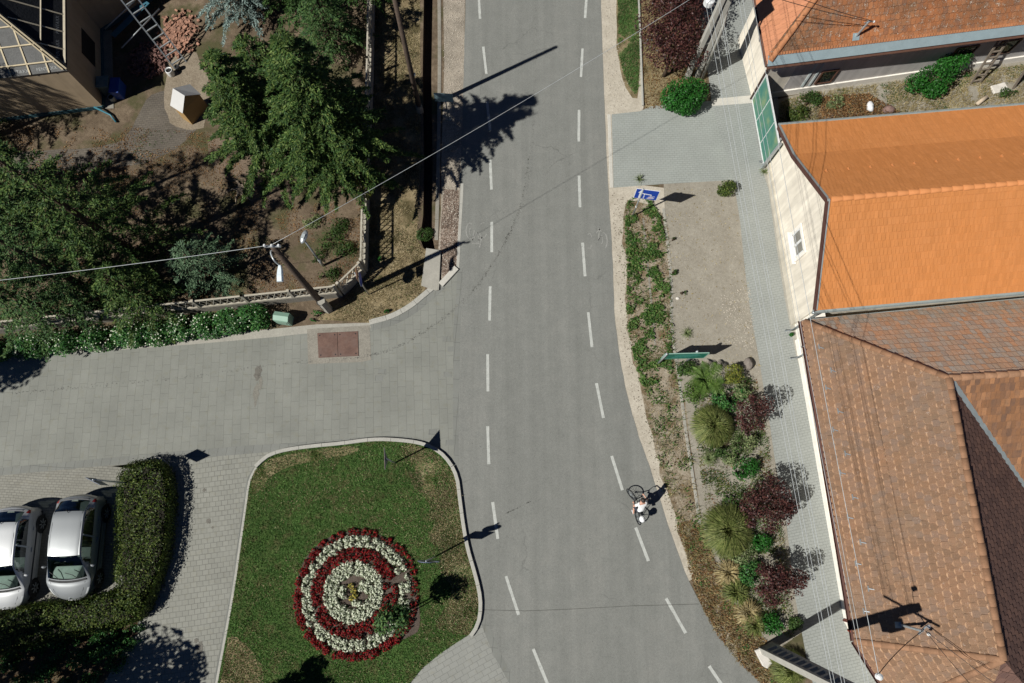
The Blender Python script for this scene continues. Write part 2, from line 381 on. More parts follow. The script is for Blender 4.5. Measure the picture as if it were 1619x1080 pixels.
M['greywood'] = plain('grey_timber', (.17, .14, .11), .9, 0, .3, 8, .2, .01)
M['black'] = plain('black_rubber', (.012, .013, .014), .7)
M['wire'] = plain('pale_cable', (.38, .40, .40), .5)
M['wire_dark'] = plain('dark_cable', (.03, .03, .03), .6)
M['bark'] = plain('bark', (.06, .042, .03), .95, 0, .4, 10, .1, .02)
SUN_E, SKY, EXPO, AIR, OZ = 4.95, .05, .28, .30, 7.0
# ---------------------------------------------------------------- ground, road, paving
def ex(p, q, k):  # prolong a line beyond p
    return p + (p - q).normalized() * k
DW = G([(668, -90), (670, 0), (668, 120), (670, 250), (669, 340), (664, 378), (670, 393)])          # ditch, west lip
DE = G([(686, -90), (684, 0), (682, 120), (684, 250), (683, 340), (683, 372), (688, 396)])
ditch = DW + DE[::-1]
sheet('ground', [(-90, -70), (90, -70), (90, 95), (-90, 95)], 0, M['soil'], holes=[ditch])
mb = MB(); n = len(ditch); dv = [(p.x, p.y, 0.0) for p in ditch] + [(p.x, p.y, -.75) for p in ditch]
mb.add(dv, [(i, (i + 1) % n, (i + 1) % n + n, i + n) for i in range(n)])
for t in tessellate_polygon([[Vector((p.x, p.y, 0)) for p in ditch]]): mb.add([dv[i + n] for i in t], [(0, 1, 2)])
tag(mb.obj('drainage_ditch', M['bedsoil']), kind='structure')
# --- main road
LE = G([(738, -60), (735, 40), (733, 120), (730, 230), (726, 330), (723, 430), (720, 520), (718, 610), (718, 690), (722, 760), (728, 805), (737, 860), (749, 910), (757, 945), (763, 972), (786, 1030), (812, 1080), (850, 1150)])
RE = G([(948, -60), (952, 60), (956, 170), (960, 270), (965, 350), (969, 430), (972, 500), (981, 570), (993, 630), (1010, 690), (1031, 750), (1056, 830), (1090, 920), (1131, 995), (1172, 1048), (1215, 1090), (1300, 1160)])
LEs, REs = crom(LE, 5), crom(RE, 5)
road_poly = [ex(LEs[0], LEs[4], 60)] + LEs + [ex(LEs[-1], LEs[-4], 40), ex(REs[-1], REs[-4], 40)] + REs[::-1] + [ex(REs[0], REs[4], 60)]
road = sheet('road', road_poly, .012, M['asphalt'], wob=.012)
def dash(a, b, w=.125, mat='paint'):
    A, B = P(*a), P(*b); d = (B - A).normalized(); nn = Vector((-d.y, d.x, 0)) * w / 2
    K = max(3, int((B - A).length / .12)); L = []; Rr = []
    for i in range(K + 1):
        p = A.lerp(B, i / K); e = rnd.uniform(.88, 1.05); L.append(p + nn * e); Rr.append(p - nn * e)
    return sheet('lane_marking', L + Rr[::-1], .016, M[mat], road)
for a, b in [((756, -22), (759, 30)), ((764, 74), (769, 117)), ((770, 161), (775, 206)), ((775, 253), (777, 300)), ((777.5, 351), (777.5, 399)), ((775, 453), (774, 507)), ((771, 560), (771.5, 619)), ((771, 674), (773, 734)), ((779, 794), (787, 852)), ((800, 911), (820, 972)), ((843, 1026), (866, 1082)), ((893, 1135), (925, 1190)),
             ((929, -28), (925, 29)), ((921, 77), (918.5, 122)), ((915.5, 174), (915, 224)), ((915.5, 278), (917, 328)), ((921, 384), (925, 437)), ((930, 494), (936, 549)), ((943, 606), (954, 661)), ((967, 721), (984, 775)), ((1005, 834), (1025, 887)), ((1053, 946), (1084, 1001)), ((1121, 1053), (1150, 1096))]:
    dash(a, b)
def stroke(mb, pts, w, z, closed=False):
    pts = [P(a, b, z) for a, b in pts]; k = len(pts)
    for i in range(k if closed else k - 1):
        a, b = pts[i], pts[(i + 1) % k]; d = (b - a)
        if d.length < 1e-4: continue
        nn = Vector((-d.y, d.x, 0)).normalized() * w / 2 * rnd.uniform(.6, 1.1)
        mb.add([a + nn, b + nn, b - nn, a - nn], [(0, 1, 2, 3)])
def arc(cx, cy, rx, ry, a0, a1, n=10): return [(cx + rx * math.cos(R(a0 + (a1 - a0) * i / n)), cy - ry * math.sin(R(a0 + (a1 - a0) * i / n))) for i in range(n + 1)]
mb = MB(); zz = .0165
stroke(mb, arc(743, 365, 6, 12, 60, 290), .07, zz); stroke(mb, arc(745, 366, 3, 6, 100, 250, 5), .05, zz); stroke(mb, arc(764, 364, 6, 12, 70, 130, 5), .05, zz); stroke(mb, arc(764, 364, 6, 12, 200, 330, 8), .06, zz)
stroke(mb, [(750, 364), (747, 380), (755, 367), (758, 382), (752, 384)], .05, zz); stroke(mb, [(757, 380), (762, 375), (758, 391)], .06, zz); stroke(mb, [(746, 385), (759, 385)], .05, zz)
tag(mb.obj('bicycle_symbol', M['worn_paint'], road))
mb = MB()
stroke(mb, arc(932, 381, 4, 12, 30, 130, 5), .06, zz); stroke(mb, arc(932, 381, 4, 12, 240, 330, 5), .06, zz); stroke(mb, arc(954, 381, 6, 13, -60, 100, 9), .07, zz); stroke(mb, arc(950, 380, 3, 6, -90, 160, 6), .05, zz)
stroke(mb, [(943, 368), (948, 362), (946, 380), (952, 372)], .05, zz); stroke(mb, [(946, 361), (951, 366)], .06, zz)
mb.obj('bicycle_symbol', M['worn_paint'], road)
# crumbs of earth dragged round the corner by turning wheels, small stones on the tarmac
def scatter(name, curve, spread, n, s0, s1, z, mat, parent=None, kind='stuff', seed=3):
    g = random.Random(seed); mb = MB(); cv = crom(G(curve), 12)
    for i in range(n):
        k = g.random() * (len(cv) - 1.01); a = cv[int(k)].lerp(cv[int(k) + 1], k % 1); sp = spread * (.4 + .6 * (k / len(cv)))
        x, y = a.x + g.gauss(0, sp), a.y + g.gauss(0, sp * .6); r = g.uniform(s0, s1) * g.choice((.5, .7, 1)); m = g.choice((4, 5, 6)); ph = g.random() * 6
        mb.add([(x + r * math.cos(ph + 6.28 * j / m) * g.uniform(.6, 1.2), y + r * math.sin(ph + 6.28 * j / m) * g.uniform(.6, 1.2), z) for j in range(m)], [tuple(range(m))])
    o = mb.obj(name, mat, parent)
    if kind: o['kind'] = kind
    return o
M['grime'] = plain('dark_grime', (.085, .085, .075), .9); M['grime2'] = plain('grey_grime', (.125, .124, .114), .9)
scatter('tyre_grime', [(846, -40), (848, 60), (845, 160), (840, 240), (832, 300), (815, 350), (790, 400), (755, 450), (715, 492), (670, 525), (620, 552), (560, 566), (450, 575), (300, 596), (130, 612), (20, 622)], .075, 1250, .008, .026, .0175, M['grime2'], seed=5)
scatter('tyre_grime', [(838, 240), (826, 312), (808, 362), (781, 412), (748, 462)], .05, 170, .012, .034, .018, M['grime'], seed=6)
scatter('tar_seam', [(800, 812), (816, 804), (838, 793)], .02, 60, .008, .03, .018, M['grime'], seed=8)
mb = MB(); stroke(mb, [(757, 964), (830, 966), (905, 963), (1000, 958), (1105, 955)], .025, .0165); tag(mb.obj('tar_joint', M['grime']), kind='structure')
# --- side street and its borders
street = sheet('side_street', G([(-260, 600), (-60, 562), (60, 553), (180, 544), (300, 536), (420, 527), (500, 521), (590, 512), (630, 498), (665, 474), (695, 450), (724, 424), (724, 500), (722, 600), (722, 690), (723, 740), (690, 716), (640, 702), (500, 705), (390, 716), (180, 736), (0, 752), (-260, 780)]), .008, M['slabs'])
sheet('street_edge', G([(-260, 585), (0, 551), (150, 541), (300, 530), (430, 520), (500, 513), (585, 510), (588, 518), (500, 526), (430, 533), (300, 545), (150, 556), (0, 566), (-260, 602)]), .010, M['concrete'], wob=.01)
band = G([(-260, 765), (0, 740), (150, 726), (300, 712), (400, 704), (500, 698), (560, 692), (620, 689), (660, 692), (690, 705), (690, 716), (650, 704), (600, 699), (500, 708), (400, 717), (300, 725), (150, 738), (0, 752), (-260, 778)])
sheet('slab_band', band, .012, M['edge_slabs'])
# small odd pavers where the street was patched
for q in [(706, 536), (714, 552), (711, 700), (599, 598), (604, 588), (708, 592), (684, 683)]:
    c = P(*q); sheet('patch_slab', [(c.x - .17, c.y - .12), (c.x + .17, c.y - .11), (c.x + .17, c.y + .12), (c.x - .17, c.y + .11)], .0125, M['edge_slabs'])
sheet('road_gutter', G([(724, 424), (731, 424), (728, 520), (725, 640), (725, 735), (718, 735), (716, 640), (717, 520)]), .0135, M['edge_slabs'])
def stain(cx, cy, rx, ry, z, mat, seed, n=16):
    g = random.Random(seed); c = P(cx, cy); sheet('oil_stain', [(c.x + rx * math.cos(6.283 * i / n) * g.uniform(.6, 1.25), c.y + ry * math.sin(6.283 * i / n) * g.uniform(.75, 1.2)) for i in range(n)], z, mat)
M['stain'] = ground_mat('oil_stain_slab', [(.3, (.085, .08, .07)), (.7, (.2, .19, .165))], 5, 50, .3, .003)
M['stain2'] = ground_mat('light_stain_slab', [(.3, (.15, .145, .125)), (.7, (.22, .21, .18))], 5, 50, .3, .003)
stain(408, 590, .17, .36, .0123, M['stain'], 1); stain(405, 623, .12, .5, .0124, M['stain2'], 2); stain(412, 606, .1, .3, .0126, M['stain2'], 9)
stain(330, 824, .10, .11, .0145, M['stain'], 3); stain(316, 1024, .16, .24, .0145, M['stain'], 4); stain(310, 1013, .09, .09, .0146, M['stain'], 5); stain(323, 775, .07, .07, .0145, M['stain'], 6); stain(336, 834, .05, .05, .0145, M['stain'], 7)
# parking bay and lane
sheet('parking_bay', G([(-300, 778), (0, 749), (180, 732), (215, 728), (222, 760), (200, 936), (120, 948), (0, 962), (-300, 990)]), .0085, M['herring'])
sheet('paved_lane', G([(176, 737), (300, 725), (400, 712), (440, 712), (408, 752), (398, 790), (385, 840), (372, 930), (358, 1010), (345, 1080), (330, 1190), (80, 1230), (165, 1080), (205, 1010), (232, 960), (255, 905), (270, 850), (274, 790), (262, 748), (240, 728), (200, 733)]), .0095, M['setts'])
sheet('corner_pavement', G([(757, 945), (763, 972), (786, 1030), (812, 1080), (850, 1150), (560, 1190), (635, 1110), (630, 1080), (650, 1050), (688, 1022), (712, 1004), (735, 992), (752, 985)]), .0085, M['pave4'])
sheet('edge_strip', G([(759, 950), (765, 972), (790, 1030), (816, 1080), (855, 1150), (846, 1150), (805, 1080), (780, 1035), (760, 985)]), .0128, M['edge_slabs'])
# kerbs
crn = crom(G([(585, 514), (620, 504), (650, 488), (675, 468), (700, 447)]), 5)
kerb('kerb', crn, .24, .05, M['kerb'], seg=.62, side=1)
sheet('kerb_gutter', [p + Vector((.0, 0, 0)) for p in crn] + [p + Vector((.12, -.26, 0)) for p in crn[::-1]], .0115, M['edge_slabs'])
kerb('kerb', G([(697, 451), (722, 424)]), .26, .10, M['pale_concrete'], seg=.9, side=.5)
kerb('kerb', crom(G([(724, 424), (726, 380), (729, 330), (731, 290)]), 4), .14, .02, M['kerb'], seg=1.0)
lawn_px = [(742, 1003), (753, 985), (757, 960), (755, 935), (747, 903), (737, 868), (730, 830), (724, 785), (720, 757), (710, 735), (692, 716), (665, 704), (630, 699), (590, 698), (540, 704), (490, 709), (450, 715), (425, 724), (407, 740)]
lawn_px2 = [(407, 740), (397, 760), (392, 790), (385, 840), (372, 930), (358, 1010), (345, 1080), (330, 1170)]
KL = crom(G(lawn_px), 5); KL2 = crom(G(lawn_px2), 5)
kerb('kerb', KL, .15, .13, M['kerb'], seg=.9, side=0)
kerb('kerb', KL2, .10, .03, M['kerb'], seg=.9, side=0)
sheet('kerb_edging', [p + Vector((-.02, 0, 0)) for p in KL2] + [p + Vector((-.17, .02, 0)) for p in KL2[::-1]], .0115, M['edge_slabs'])
lawn_poly = KL + KL2[1:] + G([(560, 1190), (632, 1110), (648, 1080), (668, 1056), (695, 1034), (725, 1014)])
BC = P(560, 936)
sheet('lawn', lawn_poly, .045, M['turf'], wob=.0)
# parched fringe and worn corner of the lawn
sheet('parched_lawn', crom(G([(727, 778), (733, 830), (743, 880), (750, 915), (756, 950), (750, 985), (736, 1003), (700, 985), (708, 960), (722, 930), (704, 905), (700, 870), (682, 845), (690, 800), (662, 765), (655, 730), (640, 706), (668, 707), (700, 728), (716, 748)]), 3, True), .049, M['dryturf'], wob=.06)
sheet('worn_ground', crom(G([(362, 1010), (350, 1080), (336, 1150), (440, 1150), (420, 1090), (412, 1050), (388, 1020)]), 4, True), .0495, M['dry'], wob=.05)
sheet('parched_lawn', crom(G([(404, 746), (440, 722), (520, 709), (560, 706), (560, 716), (470, 735), (430, 752), (408, 780), (398, 780)]), 4, True), .0485, M['dryturf'], wob=.04)
# --- west verge: gravel strip, ditch edging, dry grass by the fence
sheet('gravel_verge', G([(700, -80), (702, 100), (698, 250), (697, 330), (692, 420), (700, 448), (722, 426), (727, 330), (731, 230), (733, 120), (736, 0), (739, -80)]), .005, M['gravel'], wob=.03)
sheet('brown_gravel_verge', G([(703, 300), (724, 300), (727, 345), (724, 420), (702, 440), (694, 410), (697, 345)]), .0065, M['gravel_dark'], wob=.05)
kerb('ditch_edging', crom(G([(694, -60), (695, 100), (693, 250), (692, 310), (690, 380)]), 4), .17, .02, M['dull_concrete'], seg=1.0)
sheet('dry_verge', G([(590, -80), (592, 120), (584, 330), (584, 425), (548, 470), (500, 505), (585, 509), (640, 488), (672, 462), (676, 400), (660, 380), (664, 250), (665, 0), (665, -80)]), .004, M['dry'], wob=.05)
mb = MB()
for i, (a, b, c, d) in enumerate([((674, 393), (695, 396), (690, 460), (666, 452)), ((695, 396), (697, 398), (694, 459), (690, 460))]):
    mb.prism(G([a, b, c, d], .03 + .01 * i), (0, 0, .05))
tag(mb.obj('ditch_slab', M['concrete']), 'flat concrete slab bridging the end of the ditch beside the road', 'slab')
# --- east verge
sheet('sand_verge', G([(940, -80), (946, 60), (950, 178), (954, 300), (958, 350), (962, 430), (966, 500), (975, 570), (987, 630), (1004, 690), (1025, 750), (1050, 830), (1084, 920), (1150, 900), (1110, 820), (1075, 700), (1060, 600), (1052, 500), (1055, 298), (1012, 292), (1012, 180), (1018, 170), (1012, -80)]), .004, M['sand'], wob=.03)
kerb('drive_kerb', G([(963, 181), (967, 297)]), .16, .015, M['pale_concrete'], seg=1.0)
sheet('driveway', G([(967, 181), (1012, 176), (1030, 168), (1100, 160), (1190, 160), (1207, 270), (1170, 290), (1158, 285), (1050, 291), (970, 297)]), .009, M['pave3'])
sheet('pavement', G([(1085, -120), (1100, 0), (1120, 120), (1126, 168), (1160, 288), (1170, 350), (1177, 420), (1187, 500), (1196, 545), (1207, 612), (1216, 664), (1224, 721), (1243, 826), (1257, 945), (1266, 992), (1275, 1040), (1290, 1100), (1310, 1180), (1480, 1180), (1420, 900), (1330, 600), (1260, 268), (1230, 160), (1215, -120)]), .011, M['pave2'])
sheet('pale_band', G([(1124, 157), (1188, 151), (1190, 163), (1126, 168)]), .015, M['pale_concrete'])
sheet('wall_margin', G([(1203, 262), (1215, 300), (1226, 380), (1240, 470), (1258, 560), (1280, 640), (1270, 500), (1230, 262)]), .015, M['concrete'])
sheet('grit_yard', G([(1050, 286), (1100, 280), (1162, 276), (1171, 350), (1178, 420), (1188, 500), (1197, 545), (1208, 612), (1217, 664), (1225, 721), (1244, 826), (1258, 945), (1268, 1000), (1225, 1030), (1150, 980), (1115, 850), (1092, 700), (1076, 600), (1062, 520), (1060, 440), (1050, 340)]), .0072, M['grit'], wob=.04)
sheet('verge_soil', crom(G([(994, 318), (985, 360), (990, 430), (990, 500), (1000, 560), (1012, 600), (1030, 690), (1045, 750), (1070, 830), (1085, 870), (1100, 920), (1112, 985), (1158, 1048), (1215, 1100), (1260, 1100), (1215, 1030), (1160, 960), (1130, 900), (1106, 800), (1090, 700), (1076, 600), (1063, 520), (1060, 440), (1050, 340)]), 3, True), .0075, M['vergesoil'], wob=.09)
sheet('verge_soil', crom(G([(978, -40), (975, 50), (980, 110), (996, 150), (1010, 146), (1013, 60), (1012, -40)]), 3, True), .0062, M['dry'], wob=.05)
kerb('verge_kerb', crom(G([(1049, 330), (1061, 440), (1062, 520), (1074, 600), (1084, 680), (1098, 770), (1108, 840)]), 4), .13, .02, M['concrete'], seg=.9)
kerb('verge_kerb', crom(G([(1008, -40), (1012, 60), (1016, 168)]), 4), .09, .10, M['kerb'], seg=1.0)
kerb('sunken_edging', crom(G([(1017, 345), (1022, 400), (1030, 480), (1036, 545)]), 4), .10, .015, M['dull_concrete'], seg=.8)
sheet('planting_bed', G([(1018, 165), (1014, 60), (1012, -90), (1100, -90), (1110, 60), (1118, 150), (1080, 172), (1045, 176), (1020, 172)]), .0055, M['dry'])
sheet('back_garden', G([(1228, 158), (1300, 140), (1400, 128), (1640, 95), (1660, 240), (1225, 260)]), .0055, M['grit'], wob=.02)
# --- yard of the unfinished house
sheet('yard_patch', crom(G([(330, 225), (380, 215), (430, 260), (470, 310), (420, 330), (370, 290), (335, 262)]), 3, True), .0045, M['sandysoil'], wob=.08)
sheet('yard_path', crom(G([(-60, 250), (60, 238), (180, 228), (215, 190), (240, 150), (300, 140), (330, 180), (300, 215), (270, 240), (210, 262), (100, 275), (-60, 280)]), 4, True), .005, paving('yard_setts', (.115, .10, .082), .2, .1, R(5), .5, .012, .6, .1, .2), wob=.04)
sheet('sandy_yard', crom(G([(255, 80), (310, 85), (330, 140), (320, 200), (280, 200), (262, 170), (262, 120)]), 3, True), .0065, M['sandysoil2'], wob=.09)
# ---------------------------------------------------------------- houses
def slab(name, pts, mat, parent, th=.07, udir=None, uvo=(0, 0), trim=None, smooth=False):
    """roof plane: polygon given from above, pushed down by th, uv in metres (u along udir, v up the slope)"""
    pts = [Vector(p) for p in pts]; n = Vector((0, 0, 0))
    for i in range(len(pts)): n += pts[i].cross(pts[(i + 1) % len(pts)])
    n.normalize()
    if n.z < 0: n = -n; pts = pts[::-1]
    u = Vector(udir) if udir is not None else Vector((0, 0, 1)).cross(n)
    u = (u - n * u.dot(n)).normalized(); v = n.cross(u)
    if v.z < 0: v = -v
    k = len(pts); tri = tessellate_polygon([pts]); base = pts[0]
    me = bpy.data.meshes.new(name)
    vs = pts + [p - n * th for p in pts]
    fs = [tuple(t) for t in tri] + [tuple(i + k for i in t)[::-1] for t in tri] + [(i, (i + 1) % k, (i + 1) % k + k, i + k) for i in range(k)]
    me.from_pydata([tuple(p) for p in vs], [], fs)
    bm = bmesh.new(); bm.from_mesh(me); bmesh.ops.recalc_face_normals(bm, faces=bm.faces)
    ul = bm.loops.layers.uv.new('UVMap')
    for f in bm.faces:
        for l in f.loops:
            d = l.vert.co - base; l[ul].uv = (d.dot(u) + uvo[0] + 50, d.dot(v) + uvo[1] + 50)
    bm.to_mesh(me); bm.free()
    return link(name, me, mat, parent)
def courses(roof, pts, tw, th, mat, udir, seed=1, lift=.030, rnd_bot=.10, off=.5, jit=.004, uoff=0.0):
    """overlapping tiles laid course by course on a convex roof plane, cut along its edges"""
    pts = [Vector(p) for p in pts]; n = Vector((0, 0, 0)); r_ = random.Random(seed)
    for i in range(len(pts)): n += pts[i].cross(pts[(i + 1) % len(pts)])
    n.normalize()
    if n.z < 0: n = -n; pts = pts[::-1]
    u = Vector(udir); u = (u - n * u.dot(n)).normalized(); v = n.cross(u)
    if v.z < 0: v = -v
    if u.cross(v).dot(n) < 0: u = -u
    c = sum(pts, Vector()) / len(pts); uv = [((p - c).dot(u), (p - c).dot(v)) for p in pts]
    u0, u1 = min(a for a, b in uv), max(a for a, b in uv); v0, v1 = min(b for a, b in uv), max(b for a, b in uv)
    bm = bmesh.new(); ul = bm.loops.layers.uv.new('UVMap'); u2 = bm.loops.layers.uv.new('tile')
    shape = [(0.02, rnd_bot), (.25, rnd_bot * .25), (.5, 0), (.75, rnd_bot * .25), (.98, rnd_bot), (.98, 1.18), (.02, 1.18)]
    for rw in range(int((v1 - v0) / th) + 2):
        vb = v0 + (rw - .15) * th; o = (rw % 2) * off * tw
        for k in range(-1, int((u1 - u0) / tw) + 2):
            ub = u0 + uoff + k * tw + o; h0 = lift + r_.uniform(-jit, jit); sk_ = r_.uniform(-.02, .02); tl_ = r_.uniform(-jit, jit) * .6; vs = []
            for a, b in shape:
                p = c + u * (ub + (a + sk_ * b) * tw) + v * (vb + b * th + r_.uniform(-.003, .003)) + n * (h0 * (1 - b / 1.18) + .006 + tl_ * (a - .5)); vs.append(bm.verts.new(p))
            f = bm.faces.new(vs)
            for l, (a, b) in zip(f.loops, shape): l[u2].uv = (a, b)
            fr_ = [bm.verts.new(q.co - n * .014) for q in vs[:5]]      # thickness of the lower edge
            for i in range(4):
                g_ = bm.faces.new((vs[i + 1], vs[i], fr_[i], fr_[i + 1]))
                for l in g_.loops: l[u2].uv = (.5, .5)
    for i in range(len(pts)):
        a, b = pts[i], pts[(i + 1) % len(pts)]; d = (b - a).normalized(); m = d.cross(n)
        if (c - a).dot(m) > 0: m = -m
        bmesh.ops.bisect_plane(bm, geom=bm.verts[:] + bm.edges[:] + bm.faces[:], plane_co=a + m * .012, plane_no=m, clear_outer=True)
    for f in bm.faces:
        for l in f.loops: q = l.vert.co - c; l[ul].uv = (q.dot(u) + 50, q.dot(v) + 50)
    me = bpy.data.meshes.new('tile_courses'); bm.to_mesh(me); bm.free(); return link('tile_courses', me, M[mat], roof)
def tilemat(name, cols, edge, edge_amt, nsc=.6, tint=None, tint_amt=.6, lich=None, grain=.25, rough=.85, edge_noise=(.4, .62), ew=.10):
    t = N(name); uv = t.n('UVMap', uv_map='UVMap').outputs[0]; tv = t.n('UVMap', uv_map='tile').outputs[0]; ri = t.n('NewGeometry').outputs['Random Per Island']
    c = t.ramp(ri, [(i / max(1, len(cols) - 1), q) for i, q in enumerate(cols)])
    n1 = t.noise(uv, nsc, 6, .65); n2 = t.noise(uv, 5, 5, .7); n3 = t.noise(uv, 34, 3, .7); st_ = t.noise(t.mapping(uv, (9, .8, 1)), 1.0, 4, .65)
    f = t.math('MULTIPLY_ADD', n2, .4, t.math('MULTIPLY', n1, .6))
    if tint: c = t.mix(t.math('MULTIPLY', t.ramp(f, [(.40, 0.0), (.60, 1.0)]), tint_amt), c, t.mix(1.0, c, tint, 'MULTIPLY'))
    c = t.mix(.5, c, t.ramp(st_, [(.3, .8), (.7, 1.18)]), 'MULTIPLY')
    s = t.n('SeparateXYZ', {0: tv}); ev = t.ramp(s.outputs[1], [(ew, 1.0), (ew * 2.3, 0.0)]); eu = t.ramp(t.math('ABSOLUTE', t.math('SUBTRACT', s.outputs[0], .5)), [(.5 - ew * .75, 0.0), (.49, 1.0)])
    em = t.math('MAXIMUM', ev, eu); nm = t.ramp(t.math('MULTIPLY_ADD', n2, .6, t.math('MULTIPLY', n1, .4)), [(edge_noise[0], 0.0), (edge_noise[1], 1.0)])
    c = t.mix(t.math('MULTIPLY', t.math('MULTIPLY', em, nm), edge_amt), c, edge)
    if lich: c = t.mix(t.math('MULTIPLY', t.ramp(t.math('MULTIPLY_ADD', n2, .5, t.math('MULTIPLY', n3, .5)), [(lich[2], 0.0), (lich[2] + .07, 1.0)]), lich[1]), c, lich[0])
    c = t.mix(.7, c, t.ramp(n3, [(.3, 1 - grain), (.7, 1 + grain)]), 'MULTIPLY')
    return t.done(c, rough, t.bump(n3, .004, .6), spec=.22)
def ridge(mb, a, b, r=.11, step=.36, lift=.02, taper=.82):
    """row of half-round cap tiles"""
    a, b = Vector(a), Vector(b); L = (b - a).length; n = max(2, int(L / step)); d = (b - a) / L
    x = d.cross(Vector((0, 0, 1))).normalized(); y = x.cross(d)
    for i in range(n):
        p0, p1 = a + d * (L * i / n), a + d * (L * (i + 1.06) / n); vs = []; rw = rnd.uniform(.94, 1.06)
        for p, k in ((p0, 1.0 * rw), (p1, taper * rw)):
            for j in range(9):
                t = math.pi * j / 8; vs.append(p + x * math.cos(t) * r * k + y * (math.sin(t) * r * k * .75 + lift))
        mb.add(vs, [(j, j + 1, j + 10, j + 9) for j in range(8)] + [tuple(range(9))])
def gutter(mb, a, b, r=.07, n=7):
    a, b = Vector(a), Vector(b); d = (b - a).normalized(); x = d.cross(Vector((0, 0, 1))).normalized(); vs = []
    for p in (a, b):
        for rr in (r, r * .82):
            for j in range(n):
                t = math.pi + math.pi * j / (n - 1); vs.append(p + x * math.cos(t) * rr + Vector((0, 0, 1)) * math.sin(t) * rr)
    f = [(j, j + 1, 2 * n + j + 1, 2 * n + j) for j in range(n - 1)] + [(n + j + 1, n + j, 3 * n + j, 3 * n + j + 1) for j in range(n - 1)]
    f += [(0, n, 3 * n, 2 * n), (2 * n - 1, n - 1, 3 * n - 1, 4 * n - 1)] + [tuple(range(n)) + tuple(range(2 * n - 1, n - 1, -1)), tuple(range(2 * n, 3 * n)) + tuple(range(4 * n - 1, 3 * n - 1, -1))]
    mb.add(vs, f)
M['cream'] = plaster('cream_plaster', (.70, .645, .545), .1, .4); M['cream2'] = plaster('warm_plaster', (.72, .66, .57)); M['greywall'] = plaster('grey_plaster', (.50, .475, .455), .06, .3)
M['white_wall'] = plaster('white_plaster', (.76, .72, .65), .05); M['plinth'] = plaster('plinth_plaster', (.50, .46, .38), .1, .3)
M['orange'] = tiles('orange_tiles', (.535, .195, .056), (.50, .178, .048), (.42, .138, .036), .17, .33, .012, noise_cols=(.93, .96, 1.05), nsc=.35, nmix=.5, bump=.012, wear=.55)
M['ridge_orange'] = plain('orange_ridge', (.46, .18, .06), .8, 0, .1, 3)
M['browntile'] = tiles('brown_tiles', (.150, .094, .064), (.190, .118, .078), (.40, .20, .095), .25, .30, .022, noise_cols=(1.28, 1.02, .82), nsc=.6, nmix=.5, lich=((.40, .36, .31), .35), bump=.03, wear=.85, scallop=.05)
M['browneast'] = tiles('dark_brown_tiles', (.11, .058, .045), (.135, .07, .052), (.07, .04, .035), .22, .26, .02, nsc=.8, bump=.03, wear=.6, scallop=.05)
M['mottled'] = tiles('mottled_tiles', (.50, .265, .145), (.43, .29, .20), (.25, .15, .10), .085, .33, .010, noise_cols=(.72, 1.12, 1.5), nsc=.45, nmix=1.0, lich=((.66, .62, .53), .9), bump=.03, wear=.8)
M['rusttile'] = tiles('rust_tiles', (.25, .125, .058), (.36, .175, .08), (.14, .075, .045), .13, .30, .014, noise_cols=(.62, .72, .9), nsc=.8, nmix=.8, bump=.025, wear=.8)
M['oldtile'] = tiles('old_orange_tiles', (.36, .135, .052), (.30, .11, .042), (.20, .085, .045), .20, .22, .012, noise_cols=(.45, .56, .68), nsc=.5, nmix=.85, lich=((.58, .53, .45), .9), bump=.02, wear=.7)
M['oldtile2'] = tiles('pink_old_tiles', (.46, .20, .11), (.43, .18, .10), (.33, .15, .09), .22, .24, .010, noise_cols=(.8, .85, .92), nsc=.5, nmix=.5, lich=((.34, .32, .29), .5), bump=.012, wear=.6)
M['ridge_old'] = plain('rust_ridge', (.36, .155, .07), .85, 0, .3, 2.5)
M['ridge_brown'] = plain('brown_ridge', (.25, .135, .075), .85, 0, .3, 2.5)
M['maroon'] = plain('maroon_board', (.075, .03, .022), .7); M['brownpipe'] = plain('brown_pipe', (.10, .05, .035), .55); M['bluegutter'] = plain('pale_blue_sheet', (.30, .385, .41), .45, .3, .12, 3)
M['lead'] = plain('grey_flashing', (.36, .40, .39), .5, .4, .15, 3); M['glass'] = glassm('window_glass'); M['glassgrey'] = plain('grey_curtained_glass', (.19, .18, .155), .15, 0, .3, 5, .6)
M['dark_open'] = plain('opening_shade', (.012, .011, .010), .9)  # near-black colour stands for the shade inside openings
M['t_orange'] = tilemat('orange_tile_courses', [(.48, .184, .055), (.50, .193, .059), (.52, .203, .064)], (.35, .12, .035), .7, .3, (.93, .98, 1.08), .6, None, .12, .8, ew=.04)
M['t_brown'] = tilemat('brown_tile_courses', [(.140, .092, .060), (.165, .106, .068), (.185, .120, .078), (.156, .110, .082), (.172, .108, .066)], (.39, .235, .135), 1.0, .4, (1.3, 1.0, .80), .6, ((.34, .315, .28), .6, .575), .32, ew=.11, edge_noise=(.42, .58))
M['t_east'] = tilemat('shaded_tile_courses', [(.10, .058, .048), (.13, .075, .06), (.16, .09, .068)], (.16, .075, .05), .3, .8, None, 0, ((.2, .17, .15), .5, .66), .25)  # darker copy of the brown tiles, east slope's shade put into the colour
M['t_mottled'] = tilemat('mottled_tile_courses', [(.50, .25, .13), (.44, .29, .19), (.40, .31, .235), (.54, .28, .15), (.36, .26, .19)], (.30, .17, .10), .5, .5, (.86, 1.06, 1.28), .9, ((.60, .56, .47), .85, .57), .3, ew=.05)
M['t_rust'] = tilemat('rust_tile_courses', [(.22, .105, .05), (.30, .14, .062), (.18, .095, .055), (.38, .18, .08)], (.14, .07, .04), .6, .7, (.62, .74, .95), .8, None, .25, ew=.06)
M['t_old'] = tilemat('old_tile_courses', [(.36, .135, .052), (.30, .115, .046), (.40, .16, .065), (.25, .11, .056)], (.18, .085, .05), .5, .45, (.34, .54, .80), .9, ((.60, .56, .48), .95, .565), .32, ew=.05)
